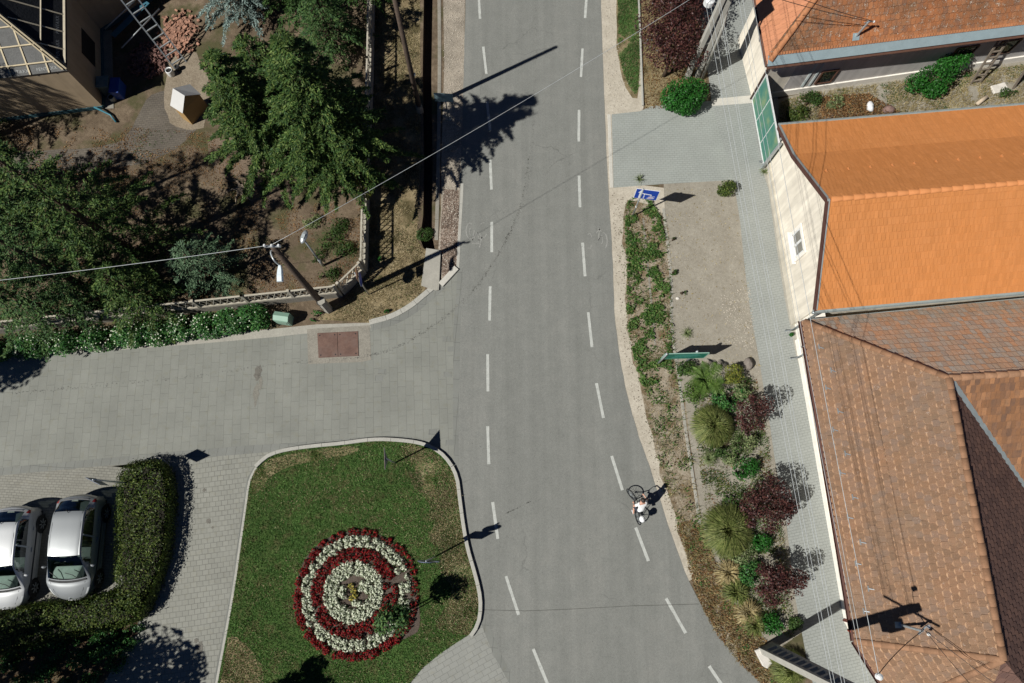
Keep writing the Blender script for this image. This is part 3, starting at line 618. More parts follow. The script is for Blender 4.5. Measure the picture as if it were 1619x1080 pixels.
M['t_old2'] = tilemat('pink_tile_courses', [(.43, .185, .095), (.46, .20, .105), (.40, .17, .09)], (.32, .14, .08), .3, .4, (.85, .9, 1.0), .5, ((.34, .33, .30), .8, .64), .14, ew=.04)
UP = Vector((0, 0, 1))
def roofp(pts, base, th, udir, parent, tmat, tw, tht, seed, **kw):
    o = slab('roof', pts, M[base], parent, th, udir); courses(o, kw.pop('tpts', pts), tw, tht, tmat, udir, seed, **kw); return o
# ===== bright orange house
h = empty('orange_roof_house', P(1250, 496), 'cream house with bright plain orange tiled gable roof and one small white window', 'house')
a, b = P(1212, 262), P(1250, 498); d = (b - a).normalized(); nW = Vector((-abs(d.y), d.x * (1 if d.y < 0 else -1), 0)); nW = Vector((d.y, -d.x, 0)); nW = nW if nW.x < 0 else -nW
roofN0, roofN1 = P(1232, 199, 2.72), P(1640, 165, 2.72)
kin0, kin1 = P(1255, 245, 3.52), P(1640, 214, 3.52)
rid0, rid1 = P(1310, 316, 5.45), P(1640, 287, 5.45)
ea0, ea1 = P(1290, 490, 2.9), P(1640, 458, 2.9)
def setx(p, q, x): t = (x - p.x) / (q.x - p.x); return p.lerp(q, t)
XE = 26
N1, K1, R1, E1 = setx(roofN0, roofN1, XE), setx(kin0, kin1, XE), setx(rid0, rid1, XE), setx(ea0, ea1, XE)
ax = (R1 - rid0).normalized()
roofp([roofN0, N1, K1, kin0], 'orange', .09, ax, h, 't_orange', .155, .29, 1, lift=.027, jit=.003, rnd_bot=.05); roofp([kin0, K1, R1, rid0], 'orange', .09, ax, h, 't_orange', .155, .29, 2, lift=.027, jit=.003, rnd_bot=.05); roofp([rid0, R1, E1, ea0], 'orange', .09, ax, h, 't_orange', .155, .29, 3, lift=.027, jit=.003, rnd_bot=.05)
mb = MB(); ridge(mb, rid0 + ax * .1 + UP * .0, R1, .115, .40); mb.obj('ridge_cap', M['ridge_orange'], h, True)
# snow hooks and a round vent cowl on the roof
for i in range(10):
    p = kin0.lerp(K1, .05 + i * .06).lerp(rid0.lerp(R1, .05 + i * .06), .42); mb = MB(); mb.box(p + UP * .04, (.05, .11, .05), .2); mb.obj('snow_hook', M['ridge_orange'], h)
# walls: one solid under the roof, gable towards the street
wallp = []
for p in (roofN0, kin0, rid0, ea0): wallp.append(p)
inn = .28
def wl(p): s = (p - a).dot(d); return Vector((a.x + d.x * s, a.y + d.y * s, p.z))
gN, gK, gR, gS = [wl(p) for p in (roofN0, kin0, rid0, ea0)]
gN = gN + d * .25; gS = gS - d * .2
dz = .12
prof = [Vector((gS.x, gS.y, 0)), Vector((gS.x, gS.y, gS.z - .0)), Vector((gR.x, gR.y, gR.z - dz)), Vector((gK.x, gK.y, gK.z - dz)), Vector((gN.x, gN.y, gN.z - .02)), Vector((gN.x, gN.y, 0))]
mb = MB(); mb.prism(prof, Vector((ax.x, ax.y, 0)) * 14.0); mb.obj('wall', M['cream'], h)
mb = MB(); p0, p1 = Vector((gN.x, gN.y, 0)), Vector((gS.x, gS.y, 0))
mb.prism([p0 + nW * .05, p1 + nW * .05, p1 + nW * .05 + UP * .45, p0 + nW * .05 + UP * .45], -nW * .045); mb.obj('plinth', M['plinth'], h)
# verge boards
mb = MB()
for p, q in ((roofN0, kin0), (kin0, rid0)): mb.bar(p + nW * .03 - UP * .07, q + nW * .03 - UP * .07, .05, .2)
mb.bar(rid0 + nW * .03 - UP * .07, ea0 + nW * .03 - UP * .07, .05, .2); mb.obj('verge_board', M['maroon'], h)
mb = MB()
for p, q in ((roofN0, kin0), (kin0, rid0), (rid0, ea0)): mb.bar(p + nW * .0 + UP * .03, q + UP * .03, .09, .035)
mb.obj('verge_flashing', M['lead'], h)
mb = MB(); gutter(mb, roofN0 + Vector((0, .07, -.03)), N1 + Vector((0, .07, -.03)), .085); gutter(mb, ea0 + Vector((-.1, -.07, -.03)), E1 + Vector((0, -.07, -.03)), .085); mb.obj('gutter', M['lead'], h)
mb = MB(); g0 = ea0 + Vector((-.05, -.06, -.08)); w1 = wl(g0) + nW * .07; w1.z = 2.55; w0 = Vector((w1.x, w1.y, .18)); o = w0 + nW * .3; o.z = .06
mb.tube([g0, g0 + Vector((0, 0, -.12)), w1, w0, o], .05, 8); mb.obj('downpipe', M['galv'], h, True)
mb = MB(); g0 = roofN0 + Vector((.0, .02, -.1)); q = P(1207, 268); w0 = Vector((gN.x, gN.y, 0)) + nW * .08 - d * .05
mb.tube([g0, w0 + UP * 2.3, w0 + UP * .15, w0 + nW * .25 + UP * .05], .05, 8); mb.obj('downpipe', M['galv'], h, True)
# window in the gable wall
def wallpt(px, py, off): return on_plane(px, py, a + nW * off, nW)
c0 = wallpt(1263, 384, .02); wy = d
wy3 = wy; wz = UP
def wbox(mb, s0, s1, z0, z1, o0, o1, c=c0): 
    p = [c + wy3 * s + wz * z + nW * o for s in (s0, s1) for z in (z0, z1) for o in (o0, o1)]
    mb.add(p, [(0, 1, 3, 2), (4, 6, 7, 5), (0, 4, 5, 1), (2, 3, 7, 6), (0, 2, 6, 4), (1, 5, 7, 3)])
mb = MB()
hw, hh = .52, .42
wbox(mb, -hw - .13, hw + .13, -hh - .13, -hh, 0, .09); wbox(mb, -hw - .13, hw + .13, hh, hh + .13, 0, .06); wbox(mb, -hw - .13, -hw, -hh, hh, 0, .06); wbox(mb, hw, hw + .13, -hh, hh, 0, .06)
wf = mb.obj('window', M['white_wall'], h); wf['label'] = 'small white two-pane window with a white surround'
mb = MB()
for s0, s1, z0, z1 in ((-hw, hw, -hh, -hh + .07), (-hw, hw, hh - .07, hh), (-hw, -hw + .07, -hh, hh), (hw - .07, hw, -hh, hh), (-.05, .05, -hh, hh)): wbox(mb, s0, s1, z0, z1, .0, .045)
mb.obj('frame', M['white_paint'], wf)
mb = MB(); wbox(mb, -hw + .05, hw - .05, -hh + .05, hh - .05, .0, .02); mb.obj('pane', M['glassgrey'], wf)
mb = MB(); wbox(mb, -hw - .2, hw + .2, -hh - .2, -hh - .13, 0, .16); mb.obj('sill', M['white_wall'], wf)
# ===== brown hipped house
h = empty('brown_roof_house', P(1300, 700), 'cream house with weathered brown hipped tile roof and a chamfered street corner', 'house')
ZE, ZR = 2.45, 5.6
c1 = P(1268, 507, ZE); c2 = P(1352, 1014, ZE); c3 = P(1400, 1090, ZE); c4 = P(1470, 1180, ZE)
ap = P(1500, 598, ZR); nWs = (c2 - c1).cross(ap - c1).normalized(); sp = on_plane(1586, 1043, c1, nWs)
er0 = P(1640, 589, ZR); ne0 = P(1640, 470, ZE); axE = (er0 - ap).normalized()
XE2 = 27
er = setx(ap, er0, XE2); nNs = (ap - c1).cross(er0 - c1).normalized(); ne0 = on_plane(1640, 470, c1, nNs); ne = setx(c1, ne0, XE2)
axW = (c2 - c1).normalized()
c3 = c2 + (c3 - c2).normalized() * 2.4
se = sp + Vector((1.6, -3.2, -3.0)); c4 = c3 + Vector((2.4, -.9, 0))
roofp([c1, c2, sp, ap], 'browneast', .09, axW, h, 't_brown', .235, .235, 4, rnd_bot=.25)
roofp([c2, c3, sp], 'browneast', .09, c3 - c2, h, 't_brown', .235, .235, 5, rnd_bot=.22); roofp([c3, c4, sp], 'browneast', .09, c4 - c3, h, 't_brown', .235, .235, 6, rnd_bot=.22)
o = roofp([c1, ap, er, ne], 'browneast', .09, axE, h, 't_mottled', .19, .33, 7, rnd_bot=.05); o['label'] = 'mottled grey and orange roof slope with pale lichen'
# east slope and the wing's south slope meet in a metal valley
dv = Vector((1, -.86, -1.02)); v1 = ap + dv * 4.0
south = Vector((0, -.86, -.90)).normalized(); 
east_n = None
v_end = P(1625, 778, ZR - 3.1)
ee = sp + (v_end - ap) * .75
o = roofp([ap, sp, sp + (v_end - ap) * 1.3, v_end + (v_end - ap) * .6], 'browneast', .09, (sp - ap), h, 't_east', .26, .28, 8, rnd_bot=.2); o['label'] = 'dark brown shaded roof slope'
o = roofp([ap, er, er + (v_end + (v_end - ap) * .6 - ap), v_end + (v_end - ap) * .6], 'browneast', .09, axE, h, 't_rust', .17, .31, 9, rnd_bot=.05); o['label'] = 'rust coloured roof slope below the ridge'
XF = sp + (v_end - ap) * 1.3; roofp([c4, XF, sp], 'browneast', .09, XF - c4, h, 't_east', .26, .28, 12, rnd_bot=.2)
mb = MB(); q0, q1 = ap + UP * .035 + Vector((.05, -.05, 0)), v_end + (v_end - ap) * .6 + UP * .035; mb.bar(q0, q1, .20, .03); mb.obj('valley_flashing', M['lead'], h)
mb = MB(); ridge(mb, c1 + (ap - c1) * .02, ap, .12, .37); ridge(mb, ap, sp, .13, .37); ridge(mb, ap, er, .12, .4); ridge(mb, c2, sp, .12, .42); ridge(mb, c3, sp, .12, .42); mb.obj('ridge_cap', M['ridge_brown'], h, True)
# eaves, gutter, fascia
inw = Vector((-axW.y, axW.x, 0)); inw = inw if inw.x > 0 else -inw
mb = MB(); gutter(mb, c1 - inw * .07 - UP * .04, c2 - inw * .07 - UP * .04, .075)
dd = (c3 - c2).normalized(); i2 = Vector((-dd.y, dd.x, 0)); i2 = i2 if i2.y > 0 else -i2
gutter(mb, c2 - i2 * .07 - UP * .04, c3 - i2 * .07 - UP * .04, .075); mb.obj('gutter', M['maroon'], h)
mb = MB(); mb.bar(c1 + Vector((0, .012, -.02)), ne + Vector((0, .012, -.02)), .03, .10); mb.obj('eave_strip', M['lead'], h)
mb = MB(); mb.bar(c1 + inw * .06 - UP * .12, c2 + inw * .06 - UP * .12, .04, .16); mb.bar(c2 + i2 * .05 - UP * .12, c3 + i2 * .05 - UP * .12, .04, .16); mb.obj('fascia', M['maroon'], h)
ov = .52
b1, b2 = P(1250.5, 498), P(1336, 985); b1z = b1
b3 = P(1357, 1032); b4 = P(1420, 1130)
b0 = b1 + (b2 - b1).normalized() * 1.15; foot = [b0, b2, b3, b4, b4 + Vector((8, 2, 0)), Vector((22, 4, 0)), Vector((22, b0.y + (22 - b0.x) * axE.y / axE.x, 0))]
wh = [2.28] * 7
mb = MB(); mb.prism([Vector((p.x, p.y, 0)) for p in foot], (0, 0, 2.33)); mb.obj('wall', M['cream2'], h)
bd = (b2 - b1).normalized(); nB = Vector((bd.y, -bd.x, 0)); nB = nB if nB.x < 0 else -nB
mb = MB(); mb.prism([b0 + nB * .03, b2 + nB * .03, b2 + nB * .03 + UP * .32, b0 + nB * .03 + UP * .32], nB * -.028); mb.obj('plinth', M['white_wall'], h)
mb = MB(); q = c1.lerp(c2, .085) - inw * .06 - UP * .1; w = b1 + bd * ((q - b1).dot(bd)) + nB * .07
mb.tube([q, q - UP * .15, w + UP * 1.75, w + UP * .2, w + nB * .3 + UP * .06], .05, 8); mb.obj('downpipe', M['galv'], h, True)
mb = MB(); q = c1.lerp(c2, .972) - inw * .06 - UP * .1; w = b1 + bd * ((q - b1).dot(bd)) + nB * .07
mb.tube([q, q - UP * .15, w + UP * 1.7, w + UP * .1], .05, 8); mb.obj('downpipe', plain('red_pipe', (.45, .07, .03), .5), h, True)
# snow guards: small pale T irons in two staggered rows
for i in range(13):
    t = .075 + i * .0695; e = c1.lerp(c2, t); tp = ap.lerp(sp, t); p = e.lerp(tp, .10 if i % 2 == 0 else .165) + UP * .05; nn = (tp - e).normalized(); mb = MB()
    mb.bar(p, p + nn * .2, .03, .02); mb.bar(p - axW * .10, p + axW * .10, .03, .05); mb.obj('snow_guard', M['galv'], h)
# ===== the low link and gap between the two houses
g = empty('gap_wall', P(1262, 500), 'narrow pale wall end with a grey lead box closing the gap between the orange and brown roofs', 'wall')
pa = P(1253, 498); mb = MB(); mb.box(pa + Vector((.26, -.55, 1.0)), (.42, 1.14, 2.0), .045); mb.obj('wall_end', M['white_wall'], g, bevel=.01)
mb = MB(); mb.box(pa + Vector((.40, -.14, 2.12)), (.30, .42, .24), .045); mb.obj('cap', M['lead'], g, bevel=.015)
# ===== old house at the top right
h = empty('old_tiled_house', P(1189, 157), 'grey and cream house with old lichen-spotted orange tiles and a pale blue metal eave', 'house')
ZT = 3.0
q0 = P(1213.5, 101, ZT); qS = P(1640, 48, ZT); qW = P(1196, 5, ZT)
dS = (qS - q0).normalized(); dW = (qW - q0).normalized()
nS = Vector((-dS.y, dS.x, 0)); nS = nS if nS.y > 0 else -nS; nI = Vector((-dW.y, dW.x, 0)); nI = nI if nI.x > 0 else -nI
def ray2(p, u, q, v):
    dt = u.x * v.y - u.y * v.x; t = ((q.x - p.x) * v.y - (q.y - p.y) * v.x) / dt; return p + u * t
run = 4.3; sl = math.tan(R(43)); zz = ZT + run * sl
hp = ray2(q0 + nS * run, dS, q0 + nI * run, dW); hp.z = zz
S1 = q0 + dS * 16; H1 = hp + dS * 12; W1 = q0 + dW * 9; H2 = ray2(W1 - nI * 0 + nI * run, dW, hp, dS) if False else None
us_ = (nS + UP * sl).normalized(); roofp([q0, S1, H1, hp], 'oldtile', .09, dS, h, 't_old', .21, .27, 10, rnd_bot=.12, tpts=[q0 + us_ * .36 + (hp - q0).normalized() * .12, S1 + us_ * .36, H1, hp])
o = roofp([q0, hp, W1 + nI * run + UP * run * sl, W1], 'oldtile2', .09, dW, h, 't_old2', .24, .30, 11, rnd_bot=.03, lift=.012); o['label'] = 'smooth pinkish hip slope facing the street'
mb = MB(); ridge(mb, q0 + (hp - q0) * .02, hp, .13, .6, .01, .95); mb.obj('ridge_cap', M['ridge_old'], h, True)
up_s = (nS * 1 + UP * sl).normalized()
mb = MB(); A0, A1 = q0 - up_s * .0, S1; nrmS = dS.cross(up_s); nrmS = nrmS if nrmS.z > 0 else -nrmS
mb.prism([A0 + nrmS * .02 - up_s * .10, A1 + nrmS * .02 - up_s * .10, A1 + nrmS * .02 + up_s * .34, A0 + nrmS * .02 + up_s * .34], nrmS * -.012); mb.obj('eave_flashing', M['bluegutter'], h)
mb = MB()
for i in range(130):
    p = q0.lerp(S1, (i + .5) / 130) + up_s * .36 + nrmS * .045; mb.bar(p - up_s * .05, p + up_s * .07, .085, .04)
mb.obj('eave_tile', M['ridge_old'], h)
mb = MB(); gutter(mb, q0 - nS * .12 - UP * .1, S1 - nS * .12 - UP * .1, .075); gutter(mb, q0 - nI * .06 - UP * .05, W1 - nI * .06 - UP * .05, .07); mb.obj('gutter', M['brownpipe'], h)
mb = MB(); mb.bar(q0 + nS * .04 - UP * .16, S1 + nS * .04 - UP * .16, .04, .2); mb.obj('fascia', M['maroon'], h)
f0 = P(1189, 157); fS = P(1640, 92); fW = P(1168, 5)
dS2 = (fS - f0).normalized(); dW2 = (fW - f0).normalized()
i1 = f0 + dW2 * 3.5; nn2 = Vector((dW2.y, -dW2.x, 0)); nn2 = nn2 if nn2.x > 0 else -nn2
mb = MB(); mb.prism([f0, f0 + dS2 * 15, f0 + dS2 * 15 + nS * 7, f0 + nS * 3.3 + nI * .0 + Vector((.05, 0, 0))], (0, 0, 2.86)); mb.obj('wall', M['cream'], h)
nSo = Vector((dS2.y, -dS2.x, 0)); nSo = nSo if nSo.y < 0 else -nSo
mb = MB(); mb.prism([f0 + dS2 * 1.3 + nSo * .012, f0 + dS2 * 15 + nSo * .012, f0 + dS2 * 15 + nSo * .012 + UP * 2.84, f0 + dS2 * 1.3 + nSo * .012 + UP * 2.84], nSo * -.01); mb.obj('grey_render', M['greywall'], h)
mb = MB(); mb.prism([f0 + nSo * .08, f0 + dS2 * 15 + nSo * .08, f0 + dS2 * 15 + nSo * .08 + UP * .42, f0 + nSo * .08 + UP * .42], nSo * -.065); mb.obj('plinth', M['white_wall'], h)
for s, w_, z_ in ((3.15, .75, 1.05), (9.45, 1.0, 1.4), (11.5, .9, 1.4)):
    mb = MB(); c = f0 + dS2 * s + UP * z_; q = [c + dS2 * k * w_ / 2 + UP * l * .45 + nSo * .016 for k, l in ((-1, -1), (1, -1), (1, 1), (-1, 1))]; mb.prism(q, nSo * .02); wf = mb.obj('window', M['glass'], h)
    mb = MB()
    for i in range(4): mb.bar(q[i] + nSo * .03, q[(i + 1) % 4] + nSo * .03, .06, .06)
    mb.obj('frame', M['brownpipe'], wf)
mb = MB(); c = f0 + dS2 * 2.2; mb.bar(c + nSo * .03 + UP * .5, c + nSo * .03 + UP * 2.7, .10, .03); mb.bar(c + dS2 * .35 + nSo * .03 + UP * .5, c + dS2 * .35 + nSo * .03 + UP * 2.7, .08, .03); mb.obj('wall_stain', plaster('bluish_patch', (.45, .50, .50)), h)
mb = MB(); w = f0 - nI * .07; mb.tube([q0 - nI * .05 - UP * .1, w + UP * 2.5, w + UP * .05], .055, 8); w2 = f0 + dW2 * .55 - nI * .06
mb.tube([q0 + dW2 * 1.1 - nI * .05 - UP * .1, w2 + UP * 2.5, w2 - nI * .1 + UP * 2.35, w + UP * 2.25], .05, 8); mb.obj('downpipe', M['brownpipe'], h, True)
mb = MB(); c = f0 + dW2 * 2.1 - nI * .015; mb.box(c + UP * 1.4, (.03, .9, 1.5), math.atan2(dW2.y, dW2.x) - math.pi / 2); mb.obj('shutter', plain('reddish_shutter', (.15, .05, .03), .6), h)
# roof mast with two service cables
m = empty('roof_mast', P(1353, 58, 4.2), 'grey roof mast with a bracket standing on the old orange tiles', 'mast')
pb = on_plane(1353, 58, q0, nrmS); mb = MB(); mb.tube([pb + UP * 0, pb + Vector((.12, .02, .95))], .045, 8); mb.bar(pb + Vector((-.05, 0, .85)), pb + Vector((.35, .1, .8)), .03); mb.bar(pb + Vector((.02, 0, .6)), pb + Vector((.3, .1, .55)), .03); mb.obj('pole', M['galv'], m)
mb = MB(); mb.box(pb + nrmS * .03, (.3, .3, .02), M=Matrix((dS, up_s, nrmS)).transposed()); mb.obj('base_plate', M['bluegutter'], m)
mb = MB()
for k in (.1, .35): mb = MB(); mb.ball(pb + Vector((k, .05, .85)), .05, 8, 5); mb.obj('insulator', M['white_paint'], m)
mast_top = pb + Vector((.1, .03, .9))
# ===== unfinished house at the top left
h = empty('unfinished_house', P(165, 171), 'ochre house with unfinished roof, dark membrane and bare pale battens', 'house')
ZU = 2.85
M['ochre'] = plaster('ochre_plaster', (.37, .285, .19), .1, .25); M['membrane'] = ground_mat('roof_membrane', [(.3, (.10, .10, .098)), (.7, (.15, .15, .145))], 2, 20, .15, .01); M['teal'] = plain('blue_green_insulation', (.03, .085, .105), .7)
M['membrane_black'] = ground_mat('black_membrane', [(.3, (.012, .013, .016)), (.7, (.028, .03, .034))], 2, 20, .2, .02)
e0 = P(165, 171); eE = P(162, 50); eS = P(-40, 196)
dE = (eE - e0); LE_ = dE.length; dE.normalize(); dSo = (eS - e0).normalized()
nE = Vector((dE.y, -dE.x, 0)); nE = nE if nE.x > 0 else -nE; nSo_ = Vector((-dSo.y, dSo.x, 0)); nSo_ = nSo_ if nSo_.y < 0 else -nSo_
e1 = e0 + dE * LE_; wS = e0 + dSo * 12; wing = P(262, -14); dWg = (wing - e1).normalized(); e2 = e1 + dWg * 7
mb = MB(); mb.prism([e0, e1, e2, e2 + Vector((-8, 5, 0)), wS + Vector((0, 12, 0)), wS], (0, 0, ZU)); mb.obj('wall', M['ochre'], h)
mb = MB()
nWg = Vector((dWg.y, -dWg.x, 0)); nWg = nWg if nWg.x > 0 else -nWg
for p, q, nn in ((e0, e1, nE), (wS, e0, nSo_), (e1, e2, nWg)): mb.prism([p + nn * .05, q + nn * .05, q + nn * .05 + UP * .20, p + nn * .05 + UP * .20], -nn * .045)
mb.obj('foundation_strip', M['teal'], h)
mb = MB(); pvE = e0 + nE * .0
mb.prism([e0 + nE * .05 + nSo_ * .05, e1 + nE * .05, e1 + nE * .45, e0 + nE * .45 + nSo_ * .1], (0, 0, .03)); mb.obj('apron', M['dull_concrete'], h)
# dark plate on the east wall, painted shade of an empty window
mb = MB(); wc = e0 + dE * 2.42 + UP * 1.2
q = [wc + dE * k * .68 + UP * l * .52 + nE * .006 for k, l in ((-1, -1), (1, -1), (1, 1), (-1, 1))]; mb.prism(q, nE * .006); wf = mb.obj('window', M['dark_open'], h); wf['label'] = 'empty dark window opening'
# roof: hip with corner above e0
ro = .06; t0 = e0 + nE * ro + nSo_ * ro + UP * (ZU + .02)
hipdir = (-nE - nSo_) ; rr = 3.6; slU = math.tan(R(38))
hpU = t0 + hipdir * rr + UP * rr * slU
tW = t0 + dSo * 9; tN = t0 + dE * (LE_ - .2)
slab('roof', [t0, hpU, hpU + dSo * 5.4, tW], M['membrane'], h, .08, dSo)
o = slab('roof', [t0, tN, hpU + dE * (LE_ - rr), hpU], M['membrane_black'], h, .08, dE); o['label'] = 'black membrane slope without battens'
upS = (-nSo_ + UP * slU).normalized(); nS3 = dSo.cross(upS); nS3 = nS3 if nS3.z > 0 else -nS3
upE = (-nE + UP * slU).normalized(); nE3 = dE.cross(upE); nE3 = nE3 if nE3.z > 0 else -nE3
mb = MB()
for k in (.42, 1.15, 1.9, 2.65, 3.4):   # tile battens along the south slope
    p = t0 + upS * k + nS3 * .05 ; st = k * math.cos(math.atan(slU)) 
    mb.bar(p + dSo * (st * 1.0 + .05), p + dSo * 8.6, .055, .035)
for s in (.75, 1.55, 2.35, 3.15, 3.95, 4.75, 5.6, 6.6):
    p = t0 + dSo * s + nS3 * .03; L = min(4.2, s / math.cos(math.atan(slU)) * .98); mb.bar(p, p + upS * L, .06, .03)
mb.bar(t0 + UP * .07 + nE3 * .03, hpU + UP * .07, .06, .05); mb.bar(t0 + UP * .07 + dSo * .14, hpU + UP * .07 + dSo * .14, .05, .05)
mb.obj('batten', M['newwood'], h)
mb = MB()
for k in (.1, .95): 
    p = t0 + upE * k + nE3 * .05; mb.bar(p + dE * (.2 + k), p + dE * (LE_ - .3), .05 if k > .5 else .10, .04)
for s in (1.0, 1.9, 2.8): p = t0 + dE * s + nE3 * .04; mb.bar(p + upE * .1, p + upE * min(s, 2.4) * 1.1, .045, .03)
mb.obj('batten', plain('dusty_timber', (.42, .37, .28), .8), h)
def text(body, size, o, ux, uy, nrmv, mat, parent, name='lettering'):
    cu = bpy.data.curves.new(name, 'FONT'); cu.body = body; cu.size = size; cu.resolution_u = 2; cu.space_character = 1.05
    tmp = bpy.data.objects.new(name, cu); COL.objects.link(tmp); dg = bpy.context.evaluated_depsgraph_get(); me = bpy.data.meshes.new_from_object(tmp.evaluated_get(dg)); bpy.data.objects.remove(tmp); bpy.data.curves.remove(cu)
    me.name = name; me.materials.clear(); Mx = Matrix((ux, uy, nrmv)).transposed().to_4x4(); Mx.translation = o; me.transform(Mx)
    return link(name, me, mat, parent)
M['print'] = plain('pale_print', (.30, .31, .30), .8, 0, .3, 8); M['print_dim'] = plain('dim_print', (.16, .17, .18), .8, 0, .3, 8)
ux = -dSo
for s, k, tx, sz in ((1.25, .10, 'PENTAXX', .19), (2.45, .10, 'PENTAXX', .19), (2.9, 1.12, 'DELTA', .36), (4.6, 1.12, 'DELTA', .36), (2.9, 1.75, 'PENTAXX', .28), (4.3, 1.75, 'PENTAXX', .28), (4.6, 2.75, 'DELTA', .34)):
    text(tx, sz, t0 + dSo * s + upS * k + nS3 * .006, ux, upS, nS3, M['print'], h)
for s, k, tx, sz in ((1.35, .95, 'DELTA', .34), (2.9, .95, 'DELTA', .34), (2.0, 1.7, 'PENTAXX', .3), (.5, .28, 'PENTAXX', .2), (1.75, .28, 'PENTAXX', .2)):
    text(tx, sz, t0 + dE * s + upE * k + nE3 * .006, dE, upE, nE3, M['print_dim'], h)
mb = MB(); gp = e0 + dSo * .7 + nSo_ * .1; mb.tube([e0 + nSo_ * .1 + dSo * .3 + UP * .3, e0 + nE * .35 + nSo_ * .5 + UP * .12, e0 + nE * .6 + nSo_ * .9 + UP * .08], .045, 8); mb.obj('drain_pipe', plain('turquoise_pipe', (.03, .13, .17), .45), h, True)
# ---------------------------------------------------------------- poles, signs, fence, cabinets
# ===== wooden power pole with its street lamp
b = P(520, 490); ZP = 6.75
tp = P(432, 391, ZP)
p = empty('power_pole', b, 'dark wooden power pole on a grey concrete stub, with a street lamp near its top', 'power pole')
st = b + Vector((-.0, -.05, 0)); ln = (Vector((tp.x, tp.y, ZP)) - b).normalized()
w0 = b + Vector((-.16, .12, .25))
mb = MB(); mb.tube([w0, w0.lerp(tp, .5), tp], [.145, .125, .10], 10); mb.obj('pole', M['wood'], p, True)
mb = MB(); mb.tube([b + Vector((.0, 0, -.1)), b + Vector((0, 0, 1.25))], [.19, .17], 6); mb.obj('concrete_stub', M['concrete'], p)
for z in (.55, 1.05): mb = MB(); mb.lathe([(.20, -.02), (.20, .02)], 12, (b.x - .06, b.y + .05, z)); mb.obj('clamp', M['dark_metal'], p)
mb = MB(); mb.bar(tp + Vector((-.28, 0, .05)), tp + Vector((.28, .02, .05)), .06); mb.bar(tp, tp + Vector((0, 0, .18)), .05); mb.obj('crossarm', M['galv'], p)
for dx in (-.24, .0, .24): mb = MB(); mb.lathe([(.02, 0), (.05, .03), (.05, .1), (.03, .14)], 8, (tp.x + dx, tp.y, tp.z + .08)); mb.obj('insulator', M['white_paint'], p)
mb = MB(); q = w0.lerp(tp, .97); lh = P(443, 420, 6.2); crv = [q, q + Vector((-.12, -.12, .06)), q + Vector((.02, -.42, .03)), Vector((lh.x, lh.y, 6.2))]; mb.tube(crom(crv, 5), .03, 8); mb.obj('lamp_arm', M['galv'], p, True)
lh2 = P(443, 446, 6.15); mb = MB(); c = (Vector((lh.x, lh.y, 6.2)) + lh2) / 2; d = (lh2 - Vector((lh.x, lh.y, 6.2)))
prof = [(.05, .05), (.10, .06), (.115, .075), (.115, .06)]
mb = MB(); vs = []
for i, (wd, hh) in enumerate(prof):
    q = Vector((lh.x, lh.y, 6.2)) + d * (i / 3); x = Vector((-d.y, d.x, 0)).normalized()
    vs += [q - x * wd, q + x * wd, q + x * wd * .7 + UP * hh * 1.6, q - x * wd * .7 + UP * hh * 1.6]
mb.add(vs, [(i * 4 + j, i * 4 + (j + 1) % 4, i * 4 + 4 + (j + 1) % 4, i * 4 + 4 + j) for i in range(3) for j in range(4)] + [(3, 2, 1, 0), (12, 13, 14, 15)])
mb.obj('lamp_head', plain('pale_lamp_housing', (.62, .70, .74), .35), p, bevel=.01)
def cable(name, a, c, sag, mat, r=.012, label=None, parent=None, n=24, cat='cable', group=None):
    a, c = Vector(a), Vector(c); pts = [a.lerp(c, i / n) - UP * sag * 4 * (i / n) * (1 - i / n) for i in range(n + 1)]
    mb = MB(); mb.tube(pts, r, 5); o = mb.obj(name, mat, parent, True)
    if label: tag(o, label, cat, group)
    return o
ctop = tp + UP * .2
cable('overhead_cable', ctop, P(-80, 452, 6.6), .12, M['wire'], .010, 'pale overhead cable running left from the wooden pole over the dark spruces')
cable('overhead_cable', ctop, P(1140, -32, 7.6), .3, M['wire'], .008, 'pale overhead cable crossing the road from the wooden pole to the far side')
# ===== second wooden pole further up the street
b = P(664, 176); t2 = P(619, -22, 7.6); p = empty('wooden_pole', b, 'slim brown wooden pole leaning over the dry verge beside the ditch', 'pole')
mb = MB(); mb.tube([b, b.lerp(t2, .5), t2], [.12, .105, .085], 10); mb.obj('pole', M['wood'], p, True)
mb = MB(); q = b.lerp(t2, .35); mb.box(q + Vector((.12, 0, 0)), (.08, .1, .12)); mb.obj('bracket', M['galv'], p)
mb = MB(); mb.tube([b + Vector((0, 0, -.1)), b + Vector((0, 0, .5))], [.17, .15], 8); mb.obj('stub', M['dull_concrete'], p)
# ===== small lamp post in the fenced garden
b = P(511, 420); t3 = P(473, 372, 3.0); p = empty('garden_lamp', b, 'short grey garden lamp post with a rounded capsule head inside the fence', 'lamp')
mb = MB(); mb.tube([b, b + UP * 2.75], [.045, .035], 8); mb.obj('post', M['grey_metal'], p, True)
mb = MB(); mb.tube([b + UP * .0, b + UP * .75], .06, 8); mb.obj('sleeve', M['galv'], p, True)
hd = b + UP * 2.95; mb = MB(); mb.ball((0, 0, 0), .17, 12, 8, (.8, 1.75, .62)); me = mb.mesh('lamp_head', True); o = link('lamp_head', me, M['galv'], p); o.matrix_parent_inverse.identity(); o.location = (0, 0.12, 2.9); o.rotation_euler = (R(8), 0, R(-18))
mb = MB(); mb.box((0, 0, .10), (.12, .2, .04)); me = mb.mesh('lamp_cover'); o2 = link('lamp_cover', me, M['grey_metal'], o); o2.matrix_parent_inverse.identity()
